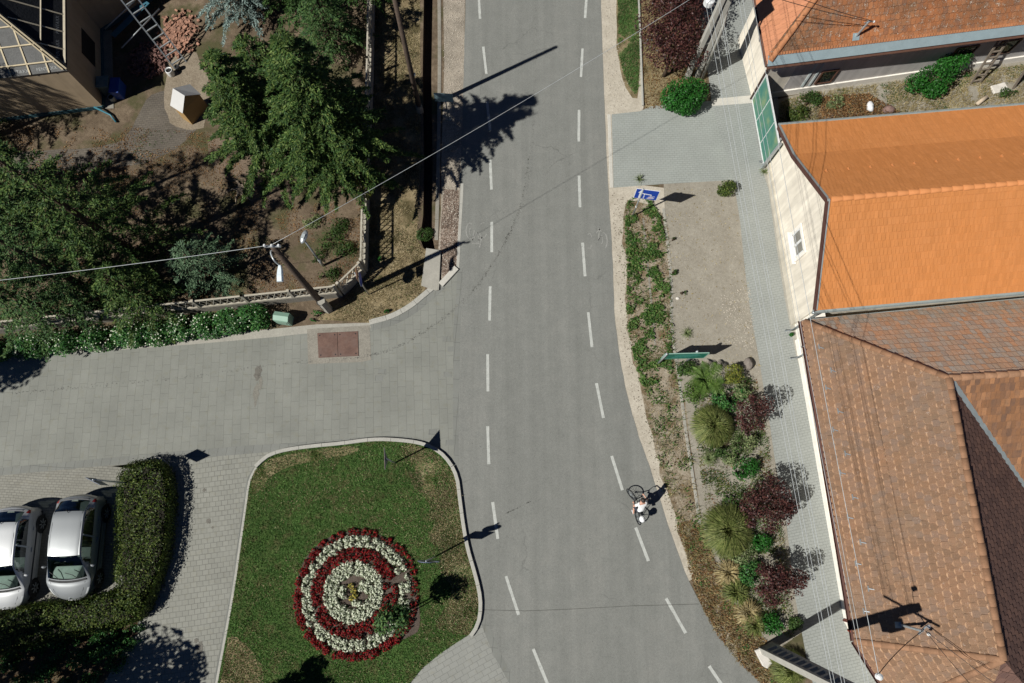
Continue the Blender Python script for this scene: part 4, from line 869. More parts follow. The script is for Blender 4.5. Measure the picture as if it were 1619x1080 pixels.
# ===== sign post helpers
def post(parent, b, h, r=.03, mat='galv', name='post'):
    mb = MB(); mb.tube([b + UP * -.05, b + UP * h], r, 8); return mb.obj(name, M[mat], parent, True)
M['signback'] = plain('sign_back_grey', (.15, .17, .18), .6, .2); M['signblue'] = plain('sign_blue', (.012, .055, .36), .35, 0, .06, 3); M['signwhite'] = plain('sign_white', (.75, .76, .76), .4, 0, .05, 3); M['signred'] = plain('sign_red', (.50, .02, .02), .4, 0, .08, 3); M['signgreen'] = plain('sign_green', (.008, .15, .105), .5, 0, .3, 8)
def plate(parent, name, c, ang, outline, mat, th=.012, back=None, tilt=0):
    """flat sign plate; ang = direction of its width, outline in (w,h)"""
    ux = Vector((math.cos(ang), math.sin(ang), 0)); nn = Vector((math.sin(ang), -math.cos(ang), 0))
    mb = MB(); mb.prism([c + ux * x + UP * y + nn * .045 for x, y in outline], nn * th); return mb.obj(name, M[mat] if isinstance(mat, str) else mat, parent)
rect = lambda w, h, z=0: [(-w / 2, z - h / 2), (w / 2, z - h / 2), (w / 2, z + h / 2), (-w / 2, z + h / 2)]
circ = lambda r, z=0, n=24: [(r * math.cos(2 * math.pi * i / n), z + r * math.sin(2 * math.pi * i / n)) for i in range(n)]
# round sign by the fence, seen almost from above
b = P(583, 466); p = empty('road_sign', b, 'round sign with a square plate above it in dry grass by the fence corner', 'road sign')
post(p, b, 2.75); a = R(97)
plate(p, 'round_plate', b + UP * 1.95, a, circ(.31), 'signback'); plate(p, 'round_face', b + UP * 1.95 + Vector((math.sin(a), -math.cos(a), 0)) * .014, a, circ(.30), 'signblue', .006); plate(p, 'square_plate', b + UP * 2.53, a, rect(.48, .42), plain('orange_edge_plate', (.35, .20, .13), .5))
# give way sign on the lawn
b = P(625, 732); p = empty('give_way_sign', b, 'triangular sign on a grey post at the upper corner of the lawn', 'road sign')
post(p, b, 2.12); a = R(-85); tri = [(-.42, .38), (.42, .38), (0, -.36)]
plate(p, 'sign_plate', b + UP * 1.8, a, tri, 'signback'); plate(p, 'sign_face', b + UP * 1.8 + Vector((math.sin(a), -math.cos(a), 0)) * .013, a, [(x * .97, y * .97) for x, y in tri], 'signred', .003); plate(p, 'sign_face', b + UP * 1.8 + Vector((math.sin(a), -math.cos(a), 0)) * .017, a, [(x * .66, y * .66 + .03) for x, y in tri], 'signwhite', .003)
# round + rectangular sign on the lawn by the road
b = P(688, 880); p = empty('road_sign', b, 'wide plate with a round sign above it on the lawn beside the flower bed', 'road sign')
post(p, b, 2.95); a = R(-2)
plate(p, 'wide_plate', b + UP * 2.0, a, rect(.80, .62), 'signback'); plate(p, 'round_plate', b + UP * 2.62, a, circ(.30), 'signback')
plate(p, 'wide_face', b + UP * 2.0 + Vector((math.sin(a), -math.cos(a), 0)) * .014, a, rect(.77, .59), 'signblue', .004); plate(p, 'round_face', b + UP * 2.62 + Vector((math.sin(a), -math.cos(a), 0)) * .014, a, circ(.285), 'signblue', .004)
# square sign by the hedge
b = P(217, 765); p = empty('parking_sign', b, 'square sign on a post rising out of the rounded end of the hedge', 'road sign')
post(p, b, 3.05); a = R(-25); plate(p, 'sign_plate', b + UP * 2.72, a, rect(.62, .62), 'signback'); plate(p, 'sign_face', b + UP * 2.72 + Vector((math.sin(a), -math.cos(a), 0)) * .014, a, rect(.59, .59), 'signblue', .004)
# blue direction sign
b = P(1000, 342); p = empty('blue_road_sign', b, 'blue sign with a white arrow and lane diagram on a galvanised post in weeds', 'road sign')
post(p, b, 2.66, .032); a = R(-8); c = b + UP * 2.2 + Vector((.22, .02, 0)); W_, H_ = .98, .84
ux = Vector((math.cos(a), math.sin(a), 0)); nn = Vector((math.sin(a), -math.cos(a), 0))
plate(p, 'sign_border', c, a, rect(W_, H_), 'signwhite'); sp_ = plate(p, 'sign_plate', c + nn * .013, a, rect(W_ - .05, H_ - .05), 'signblue', .004)
def glyph(parent, polys, mat, off=.018):
    mb = MB()
    for pl in polys: mb.prism([c + ux * x + UP * y + nn * (.045 + off) for x, y in pl], nn * .003)
    return mb.obj('sign_symbol', M[mat], parent)
glyph(sp_, [[(-.30, -.36), (-.22, -.36), (-.22, .10), (-.30, .10)], [(-.36, .10), (-.16, .10), (-.26, .36)], [(-.22, .10), (.22, .04), (.22, -.02), (-.22, .04)], [(.18, .04), (.22, .04), (.22, -.10), (.18, -.10)]], 'signwhite')
[glyph(sp_, [[(-.10, y), (-.06, y), (-.06, y + .09), (-.10, y + .09)]], 'signwhite') for y in (-.36, -.22, -.08)]; glyph(sp_, [[(.06, -.32), (.36, -.26), (.36, -.22), (.06, -.28)], [(.10, -.22), (.30, -.16), (.28, -.12), (.12, -.17)], [(.26, -.14), (.37, -.12), (.36, -.09), (.27, -.11)]], 'signwhite'); glyph(sp_, [[(.12, -.26), (.26, -.23), (.25, -.20), (.12, -.23)]], 'signred', .021)
mb = MB(); mb.lathe([(.045, 0), (.045, .06)], 8, (b.x, b.y, .95)); mb.obj('clamp', M['white_paint'], p)
# green notice board on two legs
b0, b1_ = P(1040, 575), P(1081, 573); p = empty('green_board', (b0 + b1_) / 2, 'long dark green board on two grey posts above the planting bed', 'notice board')
A_, B_ = b0, b1_ + Vector((.12, .05, 0)); a = R(1.5); hL = 1.75
post(p, A_, hL + .05, .045); post(p, B_, hL + .05, .045)
c = (A_ + B_) / 2 + UP * 1.3 + Vector((.22, .04, 0)); plate(p, 'board', c + Vector((0, .0, 0)), a, rect(1.72, .82), 'signgreen', .03)
mb = MB(); ux = Vector((math.cos(a), math.sin(a), 0)); nn = Vector((math.sin(a), -math.cos(a), 0)); q = [c + ux * x * .88 + UP * y * .43 + nn * .06 for x, y in ((-1, -1), (1, -1), (1, 1), (-1, 1))]
for i in range(4): mb.bar(q[i], q[(i + 1) % 4], .035, .045)
mb.obj('frame', plain('pale_green_frame', (.22, .36, .30), .5), p)
mb = MB()
for y, x0, x1 in ((.24, -.25, .5), (.12, -.45, .62), (-.02, -.4, .55), (-.16, -.5, .3)): mb.bar(c + ux * x0 + UP * y + nn * .079, c + ux * x1 + UP * y + nn * .079, .004, .05)
mb.obj('faded_print', plain('faded_print', (.06, .24, .20), .6, 0, .4, 20), p)
# board at the top left verge seen from behind
b = P(709, 188); p = empty('verge_sign', b, 'grey-blue sheet sign on a thin post standing on the gravel verge, seen from above', 'road sign')
post(p, b, 1.75, .03, 'grey_metal'); a = R(-4); plate(p, 'sign_plate', b + UP * 1.75 + Vector((-.05, 0, 0)), a, rect(.84, .62), plain('bluish_sign_sheet', (.20, .30, .33), .35, .3, .5, 4))
mb = MB(); mb.box(b + UP * .02, (.3, .2, .06)); mb.obj('footing', M['concrete'], p)
# ===== concrete lattice fence in three runs
def fence(name, line, label, lean=(0, 0)):
    line = [Vector(q) for q in line]; p = empty(name, line[0], label, 'fence')
    HB, HT = .55, 1.32
    for a, c in zip(line, line[1:]):
        L = (c - a).length; d = (c - a) / L; nn = Vector((-d.y, d.x, 0)); n = max(1, round(L / 2.0))
        for i in range(n):
            s0, s1 = a + d * L * i / n, a + d * L * (i + 1) / n; l = (s1 - s0).length
            mb = MB(); mb.bar(s0 + UP * HB / 2, s1 + UP * HB / 2, .13, HB); mb.obj('base_wall', M['dull_concrete'], p)
            mb = MB(); mb.bar(s0 + UP * (HB + .03), s1 + UP * (HB + .03), .09, .06); mb.bar(s0 + UP * (HT - .03), s1 + UP * (HT - .03), .07, .05)
            k = max(3, int(l / .26)); hh = HT - HB - .12
            for j in range(k):
                u0, u1 = s0 + d * l * j / k, s0 + d * l * (j + 1) / k; z0 = HB + .06; z1 = z0 + hh
                mb.bar(u0 + UP * z0, u1 + UP * z1, .03, .035, up=nn); mb.bar(u1 + UP * z0, u0 + UP * z1, .029, .036, up=nn)
            mb.obj('lattice_panel', M['lattice'], p)
        for i in range(n + 1):
            s0 = a + d * L * i / n; mb = MB(); mb.box(s0 + UP * .70, (.11, .11, 1.36), math.atan2(d.y, d.x)); mb.obj('fence_post', M['lattice'], p)
M['lattice'] = ground_mat('pale_lattice_concrete', [(.3, (.30, .27, .21)), (.7, (.46, .43, .36))], 2, 50, .2, .006)
fence('lattice_fence', [P(592, -60), P(589, 120), P(582, 330), P(580, 428)], 'long pale concrete lattice fence running up beside the shaded verge')
fence('lattice_fence', [P(577, 433), P(545, 464)], 'short slanting piece of concrete lattice fence cutting the garden corner')
fence('lattice_fence', [P(540, 468), P(400, 483), P(250, 499), P(-60, 532)], 'pale concrete lattice fence behind the white-flowered shrubs along the side street')
# ===== green cabinet, steel hatch, boulders
b = P(452, 507); p = empty('utility_cabinet', b, 'small pale green sheet metal utility cabinet with sloping top beside the shrub', 'cabinet', None, R(-8))
M['mint'] = plain('pale_green_paint', (.20, .32, .245), .5, 0, .08, 4)
mb = MB(); w, dd, hh = .33, .2, .62
prof = [(-w, -dd, 0), (w, -dd, 0), (w, dd, 0), (-w, dd, 0), (-w, -dd, hh), (w, -dd, hh), (w, dd, hh), (-w, dd, hh), (-w, 0, hh + .1), (w, 0, hh + .1)]
mb.add(prof, [(0, 1, 5, 4), (2, 3, 7, 6), (1, 2, 6, 9, 5), (3, 0, 4, 8, 7), (4, 5, 9, 8), (6, 7, 8, 9), (3, 2, 1, 0)]); o = mb.obj('body', M['mint'], p, world=False, bevel=.012)
mb = MB(); mb.box((0, -dd - .008, .32), (.56, .014, .5)); o = mb.obj('door', M['mint'], p, world=False)
mb = MB(); mb.box((.2, -dd - .02, .34), (.03, .02, .1)); mb.obj('handle', M['dark_metal'], o, world=False)
hp_ = G([(502, 527), (566, 524), (567, 563), (504, 566)]); ctr = sum(hp_, Vector()) / 4
sheet('hatch_surround', G([(486, 521), (584, 514), (587, 569), (570, 573), (488, 575)]), .0127, M['dull_concrete'], wob=.02)
p = empty('steel_hatch', ctr, 'rusty double-leaf steel hatch set in a concrete frame at the street edge', 'hatch')
M['rust'] = ground_mat('rusty_steel', [(.3, (.098, .062, .052)), (.5, (.135, .084, .068)), (.7, (.185, .12, .095))], 1.6, 60, .18, .004, 1.4, (.145, .10, .085))
for s0, s1 in ((0, .485), (.495, 1)):
    q = [hp_[0].lerp(hp_[1], s0), hp_[0].lerp(hp_[1], s1), hp_[3].lerp(hp_[2], s1), hp_[3].lerp(hp_[2], s0)]
    mb = MB(); mb.prism([v + UP * .014 for v in q], (0, 0, .022)); lf = mb.obj('leaf', M['rust'], p)
    for u, v in ((.12, .1), (.88, .1), (.12, .9), (.88, .9)):
        t = q[0].lerp(q[1], u).lerp(q[3].lerp(q[2], u), v); mb = MB(); mb.lathe([(.03, .034), (.03, .04)], 8, (t.x, t.y, 0)); mb.obj('lifting_hole', M['black'], lf)
def boulder(name, px, r, label, mat, sc=(1, 1, .6), seed=1, cat='stone', rz=0, flat=False):
    g = random.Random(seed); c = P(*px); mb = MB(); mb.ball((0, 0, 0), r, 10, 7, sc, jit=.14, rr=g); o = mb.obj(name, mat, None, False); o.location = (c.x, c.y, r * sc[2] * .55); o.rotation_euler = (0, 0, rz)
    m = o.modifiers.new('round', 'SUBSURF'); m.levels = m.render_levels = 1
    return tag(o, label, cat)
M['stone'] = plain('grey_stone', (.19, .165, .145), .9, 0, .3, 5, .2, .02); M['palestone'] = plain('pale_stone', (.56, .53, .48), .9, 0, .15, 4, .2, .02)
boulder('boulder', (1181, 577), .26, 'grey rounded boulder at the edge of the gravel behind the yellow bush', M['stone'], (.8, 1.15, .9), 3)
def block(name, pts, z, label, mat, cat, base=0):
    mb = MB(); mb.prism(G(pts, 0), (0, 0, z)); o = mb.obj(name, mat, None, bevel=.03); return tag(o, label, cat)
block('stone_slab', [(1191, 1027), (1202, 1023), (1219, 1047), (1211, 1056), (1204, 1052)], .18, 'rough white stone block beside the foot of the concrete pole', M['palestone'], 'stone')
block('stone_slab', [(1564, 138), (1586, 132), (1594, 145), (1570, 150)], .12, 'pale flat stone lying in the garden below the ladder', M['palestone'], 'stone')
boulder('small_stone', (1071, 472), .09, 'small white stone on the gravel beside a weed', M['palestone'], (1, .8, .5), 5)
# ===== perforated concrete pole at the lower right
b = P(1204, 1028); b2_ = P(1222, 1022); top = 8.4; p = empty('concrete_pole', b, 'tall perforated concrete power pole leaning out over the pavement, wires on its arm', 'power pole')
c0_ = (P(1196, 1030) + P(1226, 1018)) / 2; ax_ = (P(1226, 1018) - P(1196, 1030)).normalized(); ay_ = Vector((-ax_.y, ax_.x, 0))
def taper(z): return .30 - .012 * z
mb = MB(); M['polecon'] = ground_mat('pole_concrete', [(.3, (.30, .29, .255)), (.7, (.41, .395, .35))], 1.5, 40, .2, .006)
for s in (-1, 1):
    mb.add([c0_ + ax_ * s * (taper(z) - q) + ay_ * w + UP * z for z in (0, top) for q, w in ((.0, -.13), (.0, .13), (.10, .13), (.10, -.13))], [(0, 1, 2, 3), (7, 6, 5, 4), (0, 4, 5, 1), (1, 5, 6, 2), (2, 6, 7, 3), (3, 7, 4, 0)])
zs = [0.0, .55]; z = .55
while z < top - .3:
    mb.box(c0_ + UP * (z + .07), (2 * (taper(z) - .09), .255, .17), math.atan2(ax_.y, ax_.x)); z += .52
mb.box(c0_ + UP * .28, (.42, .255, .56), math.atan2(ax_.y, ax_.x))
mb.obj('pole', M['polecon'], p, bevel=.008)
PT = c0_ + UP * 8.0
mb = MB(); cr = Vector((.985, -.17, 0)); mb.bar(PT - cr * .95, PT + cr * 1.15, .06, .06); mb.obj('crossarm', M['galv'], p)
WZ = 8.15
mb = MB(); mb.box(c0_ + Vector((.1, -.3, 7.0)), (.42, .36, .7), .2); mb.obj('transformer', M['grey_metal'], p, bevel=.02)
# ===== twin-leg concrete pole at the top
b = P(1094, 122); p = empty('twin_concrete_pole', b, 'pale twin-leg concrete pole rising from the purple shrub at the top, wires on its arm', 'power pole')
d_ = Vector((.35, .0, 0)); topc = b + Vector((.3, .35, 8.0))
for k, o_ in ((-.24, 0), (.24, .05)): mb = MB(); mb.bar(b + Vector((k, o_, 0)), topc + Vector((k * .35, o_, 0)), .20, .24); mb.obj('leg', M['polecon'], p, bevel=.01)
mb = MB(); mb.tube([b + Vector((.45, -.12, 0)), b + Vector((.5, .1, 3.4)), b + Vector((.34, .25, 4.6))], .07, 8); mb.obj('strut', M['polecon'], p, True)
mb = MB()
for z in (.9, 2.3, 3.6, 4.9): q = b.lerp(topc, z / 8); mb.bar(q + Vector((-.30, -.02, 0)), q + Vector((.36, .02, 0)), .10, .08)
mb.obj('spacer', M['polecon'], p)
mb = MB(); mb.bar(topc + Vector((-1.7, 0, 0)), topc + Vector((1.1, -.1, 0)), .12); mb.obj('crossarm', M['galv'], p)
mb = MB(); q = P(1121, 3, 6.6); mb.lathe([(.16, -.16), (.20, -.1), (.20, .12), (.08, .18)], 12, (q.x, q.y, 6.6)); mb.bar(Vector((q.x, q.y, 6.6)), b.lerp(topc, .82), .06); mb.obj('lamp_head', M['white_paint'], p)
mb = MB(); mb.box(Vector((7.75, 19.75, 6.9)), (.5, .5, .8), .3); mb.bar((7.75, 19.75, 6.9), b.lerp(topc, .86), .1); mb.obj('switch_box', M['grey_metal'], p)
# ===== the wires between the two poles
def wire(pa, pb, z0, z1, label, sag=.22, r=.007, mat='wire'):
    a, c = P(*pa, z0), P(*pb, z1); d = (a - c); cable('power_wire', a + d * .20, c - d * .02, sag, M[mat], r, label, None, 30, 'wire', 'wires over the pavement and the brown roof')
lb = 'pale bare wire strung high over the grey pavement between two concrete poles'
for i, (x0, x1) in enumerate(((1118, 1315), (1125.5, 1320), (1138, 1331), (1141.5, 1336))): wire((x0, 5), (x1, 1080), 8.1, 8.15, lb)
lb = 'pale bare wire over the edge of the brown roof, between two concrete poles'
for x0, x1 in ((1171, 1368), (1177.5, 1373.5)): wire((x0, 3), (x1, 1078), 8.1, 8.15, lb)
a_, c_ = P(1193, 0, 8.2), P(1390, 1070, 8.25); cable('power_wire', a_ + (a_ - c_) * .2, c_, .2, M['wire'], .009, 'thicker pale wire over the brown roof, ending at a white ball insulator', None, 30, 'wire')
mb = MB(); mb.lathe([(.02, -.1), (.09, -.06), (.07, 0), (.09, .05), (.03, .09)], 10, tuple(c_)); mb.obj('insulator', M['white_paint'], bpy.data.objects['concrete_pole'])
# mast on the brown roof
nW_ = (sp - ap).cross(c1 - ap).normalized(); nW_ = nW_ if nW_.z > 0 else -nW_
m_b = on_plane(1424, 988, c1, nW_); m = empty('roof_mast', m_b, 'pale roof mast with a white ball insulator standing on the brown roof', 'mast')
mt = m_b + Vector((.18, -.05, .95)); mb = MB(); mb.tube([m_b, mt], .045, 8); mb.bar(mt - Vector((.1, .12, .1)), mt + Vector((.22, .15, -.1)), .05); mb.obj('pole', M['galv'], m)
for k in ((.2, -.1), (.24, .13)): mb = MB(); mb.ball(mt + Vector((k[0], k[1], -.02)), .065, 8, 6); mb.obj('insulator', M['white_paint'], m)
mb = MB(); mb.box(m_b + nW_ * .03, (.35, .2, .03), M=Matrix.Rotation(0, 3, 'Z')); mb.obj('base_plate', M['bluegutter'], m)
cable('service_cable', mt, c_ - UP * .1, .15, M['wire_dark'], .012, 'dark cable from the brown roof mast to the white ball insulator')
for k, (qx, qy) in enumerate(((1560, 1110), (1640, 1130))): cable('service_cable', mt + Vector((.1, 0, 0)), P(qx, qy, 6.5), .1, M['wire_dark'], .010, ('dark cable from the brown roof mast running down right to the ridge', 'dark cable from the brown roof mast crossing the hip to the right')[k])
for k, (qx, qy, zq) in enumerate(((1190, -15, 7.4), (1215, -22, 7.4))): cable('service_cable', mast_top + Vector((.2 * k, 0, 0)), P(qx, qy, zq), .1, M['wire_dark'], .013, ('lower dark cable sagging from the old roof mast to the left', 'upper dark cable from the old roof mast to the top edge')[k])
# ===== green mesh panel beside the old house
ga, gb = P(1189, 160), P(1208, 266); ta, tb = P(1213, 134), P(1231, 231)
p = empty('green_mesh_gate', ga, 'tall fence panel of green mesh in a white frame closing the gap between two houses', 'gate')
gd = (gb - ga); L = gd.length; gd /= L; gn = Vector((gd.y, -gd.x, 0)); gn = gn if gn.x < 0 else -gn; HZ = 1.95
t = N('green_mesh'); v = t.objc(); n1 = t.noise(v, 1.5, 4); M['greenmesh'] = t.done(t.ramp(n1, [(.35, (.045, .165, .135)), (.55, (.085, .20, .14)), (.68, (.17, .25, .14))]), .7, None, 0, .3)
mb = MB(); mb.prism([ga + UP * .1, gb + UP * .1, gb + UP * HZ, ga + UP * HZ], gn * .02); mb.obj('mesh_panel', M['greenmesh'], p)
mb = MB()
for z in (.1, HZ): mb.bar(ga + UP * z + gn * .02, gb + UP * z + gn * .02, .06)
for s in (0, .33, .66, 1): mb.bar(ga.lerp(gb, s) + UP * .05 + gn * .03, ga.lerp(gb, s) + UP * (HZ + .05) + gn * .03, .05 if s in (0, 1) else .025)
mb.obj('frame', M['white_paint'], p)
mb = MB(); mb.bar(gb + UP * .02 + gn * .12, gb + UP * (HZ + .2) + gn * .05, .1); mb.obj('side_post', M['galv'], p)
# ===== ladders and odds and ends in the back garden
def ladder(name, p0, p1, w, label, mat, rungs=7, rw=.07, cat='ladder'):
    p0, p1 = Vector(p0), Vector(p1); p = empty(name, p0, label, cat); d = (p1 - p0).normalized(); x = d.cross(UP).normalized()
    for s in (-1, 1): mb = MB(); mb.bar(p0 + x * s * w / 2, p1 + x * s * w / 2, rw, rw * .7); mb.obj('rail', M[mat], p)
    for i in range(rungs): q = p0.lerp(p1, (i + .6) / rungs); mb = MB(); mb.bar(q - x * w / 2, q + x * w / 2, rw * .8, rw * .8); mb.obj('rung', M[mat], p)
    return p
lf = P(1541, 133); lt = f0 + dS2 * 10.6 + nSo * .15 + UP * 2.6
ladder('wooden_ladder', lf, P(1590, 58, 2.45), .46, 'weathered grey wooden ladder leaning on the grey house wall', 'greywood', 8, .085)
ladder('wooden_ladder', P(1606, 136), P(1650, 70, 2.4), .46, 'weathered wooden ladder half out of frame at the right edge', 'greywood', 8, .085)
mb = MB(); q0_, q1_ = P(1544, 165, .1), P(1560, 153, .22); mb.tube([q0_, q1_], [.09, .10], 10); tag(mb.obj('cut_log', plain('pale_log', (.42, .34, .25), .8), None, True), 'short pale cut log lying in the dry grass of the back garden', 'log')
g_ = random.Random(4); mb = MB(); c = P(1373, 172); mb.ball((c.x, c.y, .16), .22, 10, 7, (.75, 1.25, .8), jit=.12, rr=g_); tag(mb.obj('plastic_sack', plain('white_plastic', (.62, .62, .63), .4, 0, .25, 6), None, True), 'crumpled white plastic sack in the back garden hard by the orange roof', 'sack')
mb = MB(); c = P(1403, 176); mb.ball((c.x, c.y, .14), .24, 10, 7, (1.3, .8, .7), jit=.12, rr=g_); tag(mb.obj('dark_bundle', plain('dark_bundle_cloth', (.16, .10, .085), .8, 0, .9, 4), None, True), 'dark brown and white bundle half hidden by the orange roof edge', 'bundle')
# ===== building site bits by the unfinished house
def lad3(): pass
pl0 = P(286, 104); pl1 = P(196, -12, 2.9); ladder('metal_ladder', pl0, Vector((pl1.x, pl1.y, 3.1)), .62, 'long aluminium ladder leaning towards the unfinished house', 'galv', 9, .06)
for k, (a_, c_) in enumerate((((166, 46), (212, 2)), ((192, 76), (252, 14)))): mb = MB(); mb.tube([P(*a_, .9), P(*c_, .95)], .03, 8); o = mb.obj('scaffold_pole', M['galv'], None, True); tag(o, ('galvanised pole lying nearest the unfinished house wall', 'galvanised pole lying across the bricks under the ladder')[k], 'pole')
mb = MB(); mb.bar(P(178, 57, .5), P(233, 3, .55), .3, .03); tag(mb.obj('blue_board', plain('blue_green_board', (.04, .13, .18), .5), None), 'long blue-green board set slanting beside the unfinished house', 'board')
def barrel(name, px, r, h_, label, mat, cat, rim=None):
    c = P(*px); e = empty(name, c, label, cat); mb = MB(); mb.lathe([(r * .9, 0), (r, h_ * .15), (r, h_ * .9), (r * .95, h_), (r * .82, h_), (r * .82, h_ * .8)], 16, tuple(c)); mb.obj('body', mat, e, True)
    mb = MB(); mb.lathe([(r * .80, h_ * .8), (r * .80, h_ * .82)], 16, tuple(c)); mb.obj('inner_shade', M['dark_open'], e); return e  # near-black disc paints the shade inside the bucket
c = P(192, 147); e = empty('blue_tub', c, 'deep blue plastic tub beside the grey crate at the house wall', 'tub'); M['bluepl'] = plain('blue_plastic', (.015, .06, .30), .4)
mb = MB(); mb.box(c + UP * .3, (.42, .75, .6), .03); mb.obj('body', M['bluepl'], e, bevel=.04); mb = MB(); mb.box(c + UP * .6, (.46, .8, .05), .03); mb.obj('rim', M['bluepl'], e, bevel=.015)
c = P(175, 144); e = empty('grey_crate', c, 'grey-green covered crate squeezed between the house corner and the blue tub', 'crate'); mb = MB(); mb.box(c + UP * .35, (.5, .55, .7), .1); mb.obj('body', plain('grey_green_tarp', (.11, .15, .14), .7, 0, .3, 6), e, bevel=.05); mb = MB(); mb.box(c + UP * .72, (.54, .6, .04), .1); mb.obj('cover', plain('grey_cover', (.14, .19, .19), .7, 0, .3, 6), e)
barrel('small_bucket', (180, 158), .16, .28, 'small pale round bucket in front of the grey crate', M['grey_metal'], 'bucket')
barrel('paint_bucket', (272, 118), .17, .36, 'white rimmed round bucket at the foot of the metal ladder', M['white_paint'], 'bucket')
barrel('paint_bucket', (283, 110), .12, .25, 'smaller dark bucket touching the white rimmed bucket', M['dark_metal'], 'bucket')
A1_, B1_ = P(288, 177, 1.05), P(271, 166, 1.05); A2_, B2_ = P(315, 149, 1.05), P(300, 134.5, 1.05); A0_, B0_ = P(291, 151, 1.55), P(275, 141, 1.55)
e = empty('garden_kennel', P(309, 199), 'small tan hut with a white pitched lid under the edge of the big conifer', 'hut')
gl = lambda v, k=1.0: Vector((v.x, v.y, v.z - .03)); fl = lambda v: Vector((v.x, v.y, 0))
mb = MB(); mb.prism([fl(A1_), gl(A1_), gl(A0_), gl(A2_), fl(A2_)], ((B0_ - A0_) * .98)); mb.obj('body', plain('tan_board', (.34, .215, .085), .7, 0, .08, 3), e)
M['lid'] = plain('pale_lid', (.44, .435, .42), .6, 0, .06, 3); ov_ = (A0_ - B0_).normalized() * .05
for p1, p2 in ((A1_, B1_), (A2_, B2_)):
    k = (p1 - A0_).normalized() * .06; mb = MB(); q = [A0_ + ov_, p1 + k + ov_, p2 + k - ov_, B0_ - ov_]; mb.prism(q, (0, 0, .025)); mb.obj('roof', M['lid'], e)
g_ = random.Random(11); mb = MB()
for i in range(230):
    a_ = g_.random() ** .7; th = g_.random() * 6.283; c = P(284, 55); rr_ = g_.uniform(.75, 1.25); x, y = c.x + a_ * .9 * rr_ * math.cos(th), c.y + a_ * 1.3 * rr_ * math.sin(th); z = .10 * (1 - a_) + g_.uniform(0, .06)
    sz_ = g_.uniform(.6, 1.3); mb.box((x, y, z + .03), (.20 * sz_, .10 * sz_, .06), M=Euler((g_.uniform(-.35, .35), g_.uniform(-.35, .35), g_.random() * 6)).to_matrix())
o = mb.obj('brick_rubble', plain('broken_brick', (.29, .155, .105), .9, 0, .7, 5), None); tag(o, kind='stuff')
mb = MB()
for i in range(300):
    a_ = g_.random() ** .7; th = g_.random() * 6.283; c = P(236, 96); x, y = c.x + a_ * 1.0 * math.cos(th), c.y + a_ * 1.0 * math.sin(th); z = .35 * (1 - a_) + g_.uniform(0, .1)
    mb.box((x, y, z + .03), (.14, .08, .07), M=Euler((g_.uniform(-.6, .6), g_.uniform(-.6, .6), g_.random() * 6)).to_matrix())
tag(mb.obj('brick_rubble', plain('dull_brick', (.16, .085, .07), .9, 0, .45, 3), None), kind='stuff')
# tree stump and roots in the yard
mb = MB(); c = P(383, 300); mb.lathe([(.3, 0), (.2, .1), (.18, .2)], 10, tuple(c))
for k in range(6): a_ = k * 1.05; mb.tube([c + Vector((.15 * math.cos(a_), .15 * math.sin(a_), .1)), c + Vector((.45 * math.cos(a_), .45 * math.sin(a_), .04)), c + Vector((.75 * math.cos(a_ + .2), .75 * math.sin(a_ + .2), 0))], [.06, .045, .02], 6)
tag(mb.obj('tree_stump', plain('grey_stump', (.24, .19, .14), .9, 0, .3, 5), None), 'low grey tree stump with spreading roots in the bare yard', 'stump')
# ---------------------------------------------------------------- trees, shrubs, grass
NG = lambda s: np.random.default_rng(s)
M['spruce'] = leafm('spruce_needles', [(.016, .044, .012), (.036, .078, .019), (.070, .118, .028), (.120, .160, .042)], .12, .6, 1.6)
M['spruce2'] = leafm('dark_spruce_needles', [(.020, .056, .020), (.048, .102, .030), (.100, .160, .050)], .12, .6, 1.6)
M['green_spruce'] = leafm('green_spruce_needles', [(.020, .050, .014), (.038, .085, .020), (.065, .12, .030)], .12, .6, 1.6)
M['spruce3'] = leafm('grey_green_needles', [(.045, .090, .048), (.078, .135, .072), (.125, .185, .105)], .08, .6, 1.6)
M['bluespruce'] = leafm('blue_needles', [(.10, .15, .135), (.16, .22, .20), (.22, .28, .26)], .05, .6, 1.8)
M['green'] = leafm('fresh_leaves', [(.012, .060, .010), (.020, .100, .014), (.035, .135, .022)], .2, .45, 2.2)
M['ivy'] = leafm('shrub_leaves', [(.014, .054, .014), (.024, .095, .022), (.05, .14, .032), (.075, .145, .042)], .15, .45, 1.6)
M['purple'] = leafm('purple_leaves', [(.016, .008, .009), (.040, .015, .015), (.075, .027, .024), (.10, .045, .035)], .15, .45, 2.5)
M['hedge'] = leafm('hedge_leaves', [(.016, .033, .007), (.034, .060, .012), (.066, .096, .019), (.11, .13, .032)], .12, .5, 1.5)
M['tussock'] = leafm('tussock_blades', [(.05, .075, .018), (.115, .140, .036), (.215, .225, .08)], .15, .6, 2)
M['yellowgreen'] = leafm('yellow_green_leaves', [(.08, .11, .022), (.14, .16, .03), (.22, .21, .04)], .2, .5, 3)
M['palegreen'] = leafm('pale_green_leaves', [(.08, .12, .045), (.14, .18, .075), (.24, .26, .13)], .2, .5, 3)
M['weed'] = leafm('weed_leaves', [(.022, .048, .012), (.036, .075, .016), (.06, .10, .024)], .15, .6, 1.5)
M['weedlight'] = leafm('light_weed_leaves', [(.03, .062, .014), (.055, .10, .022), (.10, .14, .04), (.15, .14, .055)], .15, .6, 1.5)
M['weedbright'] = leafm('bright_weed_leaves', [(.022, .062, .012), (.04, .10, .018), (.07, .14, .03), (.13, .15, .05)], .18, .6, 1.8)
M['straw'] = leafm('straw_blades', [(.16, .12, .05), (.27, .215, .10), (.38, .32, .18)], .1, .7, 2)
M['brownleaf'] = leafm('dry_leaves', [(.07, .035, .016), (.15, .075, .03), (.26, .16, .07)], .1, .7, 2)
